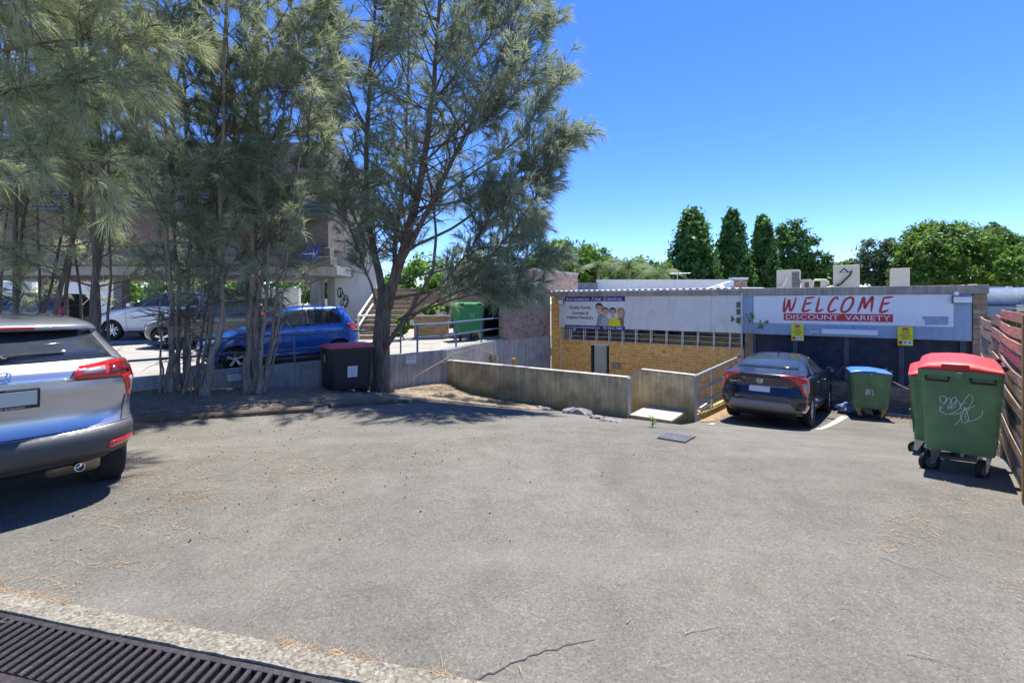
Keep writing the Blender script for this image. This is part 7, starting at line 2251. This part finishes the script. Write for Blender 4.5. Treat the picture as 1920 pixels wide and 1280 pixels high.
# little white figure-like marker by the wall and a peg in the court
p = gpt(858, 720)
o = MB().lathe([(0, 0), (.05, .0), (.045, .06), (.025, .09), (.03, .12), (.0, .15)], Vector((p.x, p.y, bed_z(p.x, p.y) - .01)), Zv, 12).build('white_ornament', M['paper'], smooth=True)
tag(o, 'tiny white ornament on the litter beside the low wall', 'ornament')
q = at(963, 672, 12.6)
o = MB().obox(Vector((q.x - .05, q.y, -1.85)), (.10, 0, 0), (0, .10, 0), (0, 0, q.z + 1.85)).build('timber_peg', M['post_new'], bevel=.01)
tag(o, 'short timber post rising behind the low wall', 'post')
# weed at the slab
pw_ = gpt(1223, 802)
wd_ = empty('weed', pw_, 0, 'small green weed against the landing slab', 'plant')
rr_ = random.Random(8)
MB().tube([pw_, pw_ + Vector((.01, -.01, .18))], .005, 5).build('stem', M['leaf_b'], wd_)
for k in range(12):
    c = pw_ + Vector((.005, -.01, .03 + .012 * k)); an = rr_.uniform(0, 6.3); d = Vector((math.cos(an), math.sin(an), .6)).normalized(); s = d.cross(Zv).normalized()
    MB().add([c, c + d * .05 + s * .02, c + d * .09, c + d * .05 - s * .02], [(0, 1, 2, 3)]).build('leaf', M['leaf_a'], wd_, fix=False)
# bed of rubbish before the shutters
def bed_shop():
    mb = MB(); us = np.linspace(-.45, 2.5, 30); vs = []
    for u in us:
        for j in range(6):
            p = AC(u, 14.25 + .98 * j / 5); vs.append((p.x, p.y, ground_z(p.x, p.y) + (.03 + .05 * random.Random(int(u * 91) + j).random()) * (1 if 0 < j else -.3)))
    mb.add(vs, [(i * 6 + j, (i + 1) * 6 + j, (i + 1) * 6 + j + 1, i * 6 + j + 1) for i in range(29) for j in range(5)])
    return tag(mb.build('shop_bed', M['earth'], smooth=True), 'narrow earth strip at the foot of the shop wall', kind='structure')
bed_shop()
p0 = AC(.55, 14.2); 
o = MB().obox(Vector((p0.x, p0.y, ground_z(p0.x, p0.y) - .05)), E * 1.9, Wd * .10, Zv * .12).build('edging_kerb', M['conc_pale'], bevel=.01)
tag(o, 'thin concrete edging behind the blue lidded bin', 'kerb')
def crumple(name, label, cat, p, r, mat, seed):
    rr = random.Random(seed); bm = bmesh.new(); bmesh.ops.create_icosphere(bm, subdivisions=3, radius=1)
    for v in bm.verts:
        k = 1 + rr.uniform(-.28, .28); v.co = Vector((v.co.x * r[0] * k, v.co.y * r[1] * k, max(-.3, v.co.z) * r[2] * k))
    me = bpy.data.meshes.new(name); bm.to_mesh(me); bm.free(); me.materials.append(mat)
    o = bpy.data.objects.new(name, me); o.location = p; link(o); return tag(o, label, cat)
M['bag'] = pm('blue_bag', (0.16, 0.22, 0.42), 0.35, var=0.3, scale=10)
p = AC(-.12, 14.0); crumple('plastic_bag', 'crumpled blue plastic bag between the sedan and the blue lidded bin', 'bag', Vector((p.x, p.y, ground_z(p.x, p.y) + .10)), (.26, .16, .16), M['bag'], 1)
p = AC(-.30, 14.35); crumple('plastic_bag', 'small white rag beside the blue plastic bag', 'rag', Vector((p.x, p.y, ground_z(p.x, p.y) + .08)), (.12, .10, .07), M['paper'], 2)
p = AC(1.10, 14.5)
o = MB().obox(Vector((p.x, p.y, ground_z(p.x, p.y) + .10)), E * .55 + Zv * -.02, Wd * .5 + Zv * .12, Zv * .015).build('board_offcut', M['galv'])
tag(o, 'pale flat board lying behind the green bins', 'board')
a_, b_ = AC(.95, 13.75, -.05), AC(1.45, 14.1, -.35)
o = MB().tube([AC(.62, 13.5, gz(.62, 13.5) + .90), AC(1.45, 14.3, gz(1.4, 14.2) + .42)], .012, 6).build('stick', M['dead_grey'])
tag(o, 'thin stick leaning between the blue lidded bin and the red lidded bins', 'stick')
mbs = MB(); rr_ = random.Random(12)
vine = empty('dead_vine', AC(-.15, 15.1, -.95), 0, 'tangle of dry vine on the shutters behind the sedan', 'plant')
for _ in range(70):
    p = AC(rr_.gauss(-.05, .28), 15.1 - rr_.random() * .25, rr_.uniform(-.75, -.1)); pts = [p]
    for k in range(4): pts.append(pts[-1] + Vector((rr_.uniform(-.1, .1), rr_.uniform(-.06, .03), rr_.uniform(-.08, .1))))
    mbs.tube(pts, .0035, 3, caps=False)
mbs.build('stems', M['dead_grey'], vine, fix=False)

# needle litter: tufted drifts on the asphalt and a thick mat on the bed
def litter(name, label, P, mat, lng, w, seed, lift=.006):
    ng = np.random.default_rng(seed); n = len(P)
    an = ng.random(n) * 2 * np.pi; L = ng.uniform(lng[0], lng[1], n); cv = ng.normal(size=n) * .5
    D = np.stack([np.cos(an), np.sin(an), ng.normal(size=n) * .06], 1); D2 = np.stack([np.cos(an + cv), np.sin(an + cv), ng.normal(size=n) * .05], 1)
    S = np.stack([-np.sin(an), np.cos(an), np.zeros(n)], 1) * (w * ng.uniform(.6, 1.4, n))[:, None]
    P = np.asarray(P); a = P.copy(); a[:, 2] += lift; m = a + D * (L * .5)[:, None]; e = m + D2 * (L * .5)[:, None]
    m[:, 2] = np.maximum(m[:, 2], a[:, 2] - .002); e[:, 2] = np.maximum(e[:, 2], a[:, 2] - .003)
    V = np.stack([a - S * .5, a + S * .5, m + S * .5, m - S * .5, e], 1).reshape(-1, 3)
    b = np.arange(n)[:, None] * 5
    F = np.concatenate([b + np.array([[0, 1, 2]]), b + np.array([[0, 2, 3]]), b + np.array([[3, 2, 4]])], 0)
    o = np_mesh(name, V, F, mat)
    return tag(o, label, 'litter', kind='stuff')
ng = np.random.default_rng(5); P = []
drifts = [(950, 1250, 22, .12), (255, 870, 60, 1.0), (290, 900, 60, 1.2), (240, 905, 40, .9), (330, 845, 60, .8), (480, 850, 60, .8), (560, 874, 50, 1.0), (600, 880, 40, .9), (480, 902, 35, .7), (595, 905, 40, .8), (370, 925, 40, .9), (360, 935, 25, .7), (300, 955, 30, .6), (205, 960, 30, .6), (210, 985, 25, .5), (690, 850, 40, .5), (720, 830, 40, .6), (770, 845, 30, .5), (960, 800, 35, .5), (1060, 803, 25, .4), (925, 832, 30, .5), (1240, 838, 20, .6), (1250, 850, 40, .7), (1345, 838, 25, .6), (1240, 815, 15, .3), (1195, 800, 25, .5), (30, 1085, 60, .35), (120, 1095, 40, .25), (1700, 975, 30, .5), (1790, 950, 60, .4), (1870, 940, 40, .5), (1900, 1105, 40, .3), (1735, 985, 25, .4), (1690, 1010, 40, .5), (1740, 910, 30, .4), (1660, 1030, 25, .3), (330, 990, 40, .3), (640, 945, 30, .25), (430, 870, 80, .5), (170, 1050, 60, .4)]
for px, py, w, k in drifts:
    n = int(75 * k * w / 40); w = w * 1.9
    for _ in range(n):
        x, y = ng.normal(px, w * .5), ng.normal(py, w * .13)
        if y < 640: continue
        d0 = (CH - ground_z((x - 960) / FPX * 6, 6.0)) * FPX / (y - HOR)
        for _i in range(5): d0 = .5 * d0 + .5 * (CH - ground_z((x - 960) / FPX * d0, d0)) * FPX / (y - HOR)
        X = (x - 960) / FPX * d0
        P.append((X, d0, ground_z(X, d0) + .004 + (0.008 * math.sin(X * 1.7 + 0.6 * d0) + 0.006 * math.sin(d0 * 2.3 - X) if d0 > 3.2 else 0)))
litter('needle_drifts', 'orange-brown fallen needles in drifts on the asphalt', P, M['dead'], (.03, .12), .0022, 7)
P = []
for _ in range(1100):                                                   # thin scatter everywhere
    x, y = ng.uniform(-6, 6), 2.1 + 8.5 * ng.random() ** 1.2
    if ac_of(Vector((x, y, 0)))[1] > 8.8: continue
    wgt = .35 + .65 / (1 + math.exp((x + 1.5) * .9))
    if ng.random() > wgt: continue
    P.append((x, y, ground_z(x, y) + .006 + (0.008 * math.sin(x * 1.7 + 0.6 * y) + 0.006 * math.sin(y * 2.3 - x) if y > 3.2 else 0)))
litter('scattered_needles', 'single dry needles scattered over the asphalt', P, M['dead_grey'], (.03, .12), .0016, 8)
P = []
for _ in range(1700):                                                   # drift along the trench kerb
    s = ng.uniform(L0, 2.75); v = abs(ng.normal(0, .02)) * (1 if ng.random() < .8 else 3) - .01
    if math.sin(s * 7.0) + math.sin(s * 3.1 + 1) + .5 * math.sin(s * 17) < -.2 + ng.random() * .8: continue
    p = K0 + Kd * s - Kn * v; P.append((p.x, p.y, .008))
litter('kerb_needles', 'orange needles caught along the trench kerb', P, M['dead'], (.015, .05), .0016, 9, .002)
P = []
for _ in range(42000):                                                  # thick mat on the bed
    u = ng.uniform(-1.7, 10.5); v = 1.95 * ng.random() if ng.random() < .85 else 1.9 + abs(ng.normal(0, .35))
    if u >= 0:
        p = rw(u) + Vn * v; z = bed_z(p.x, p.y)
    else:
        k = max(.12, 1 + u * .46); q = AC(aL - u * 1.9, 8.90 - v * k); p = Vector((q.x, q.y, 0)); z = ground_z(p.x, p.y) + .01 + .2 * max(0, 1 + u / 1.9) * max(0, 1 - v / 1.85) ** .8
    P.append((p.x, p.y, z + .012))
litter('bed_needles', 'thick mat of grey-brown fallen needles on the tree bed', P, M['dead_grey'], (.06, .20), .0045, 10)
P = []
for _ in range(1500):
    p = AC(ng.uniform(-2.5, 2.4), ng.normal(14.1, .16)); P.append((p.x, p.y, ground_z(p.x, p.y) + .02))
for _ in range(1200):
    c = ng.uniform(10.1, 14); p = AC(-2.55 + abs(ng.normal(0, .10)), c); P.append((p.x, p.y, ground_z(p.x, p.y) + .012))
litter('leaf_litter', 'dry leaf scraps along the shop bed and ramp kerb', P, M['dead'], (.03, .09), .016, 11)
# dark seed cones
def cones():
    ng = np.random.default_rng(14); mb = MB(); V = []; F = []
    ico = bmesh.new(); bmesh.ops.create_icosphere(ico, subdivisions=1, radius=1); iv = np.array([v.co[:] for v in ico.verts]); jf = np.array([[v.index for v in f.verts] for f in ico.faces]); ico.free()
    for _ in range(230):
        x, y = ng.normal(-2.2, 1.7), 3.2 + 4.6 * ng.random()
        if ac_of(Vector((x, y, 0)))[1] > 8.6 or x < -5: continue
        r = ng.uniform(.004, .009)
        b = len(V) * len(iv)
        V.append(iv * r * np.array([1, ng.uniform(.7, 1), .9]) + np.array([x, y, ground_z(x, y) + r * .7 + (0.008 * math.sin(x * 1.7 + 0.6 * y) + 0.006 * math.sin(y * 2.3 - x) if y > 3.2 else 0)])); F.append(jf + b)
    o = np_mesh('seed_cones', np.concatenate(V), np.concatenate(F), M['bark'])
    tag(o, 'small dark seed cones dotted over the asphalt', 'litter', kind='stuff')
cones()
# larger twigs lying on the asphalt
rr_ = random.Random(21); tw_lab = 0
for px, py, ln, an, lab in ((345, 920, .16, .2, 'dry forked twig right of the silver car tyre'), (300, 872, .14, -.3, 'small dark twig near the needle drifts by the silver car'), (395, 1005, .12, .1, 'straight dark twig midway between the silver car and the kerb'), (1285, 1190, .22, .4, 'long pale curved twig low in the middle of the asphalt'), (1175, 1170, .06, 1.2, 'tiny upright-lying twig left of the pale curved twig'), (1570, 1140, .07, -.4, 'short twig low right on open asphalt'), (1735, 1065, .14, -1.0, 'slanting dark twig below the scribbled bin'), (1640, 925, .2, -.2, 'brown twig left of the scribbled bin shadow'), (1700, 1225, .2, -.4, 'thin pale twig nearest the lower right corner'), (1650, 1045, .2, -.5, 'bent pale twig between the bins and the lower right corner')):
    p = gpt(px, py); pts = [p + Zv * .010]
    for k in range(4): an += rr_.uniform(-.4, .4); pts.append(pts[-1] + Vector((math.cos(an), math.sin(an), 0)) * ln / 4)
    for q in pts: q.z = ground_z(q.x, q.y) + .010
    o = MB().tube(pts, [.0022, .0022, .002, .0016, .001], 5).build('fallen_twig', M['dead_grey'])
    tag(o, lab, 'twig', 'twigs on the asphalt')
fit_texts()
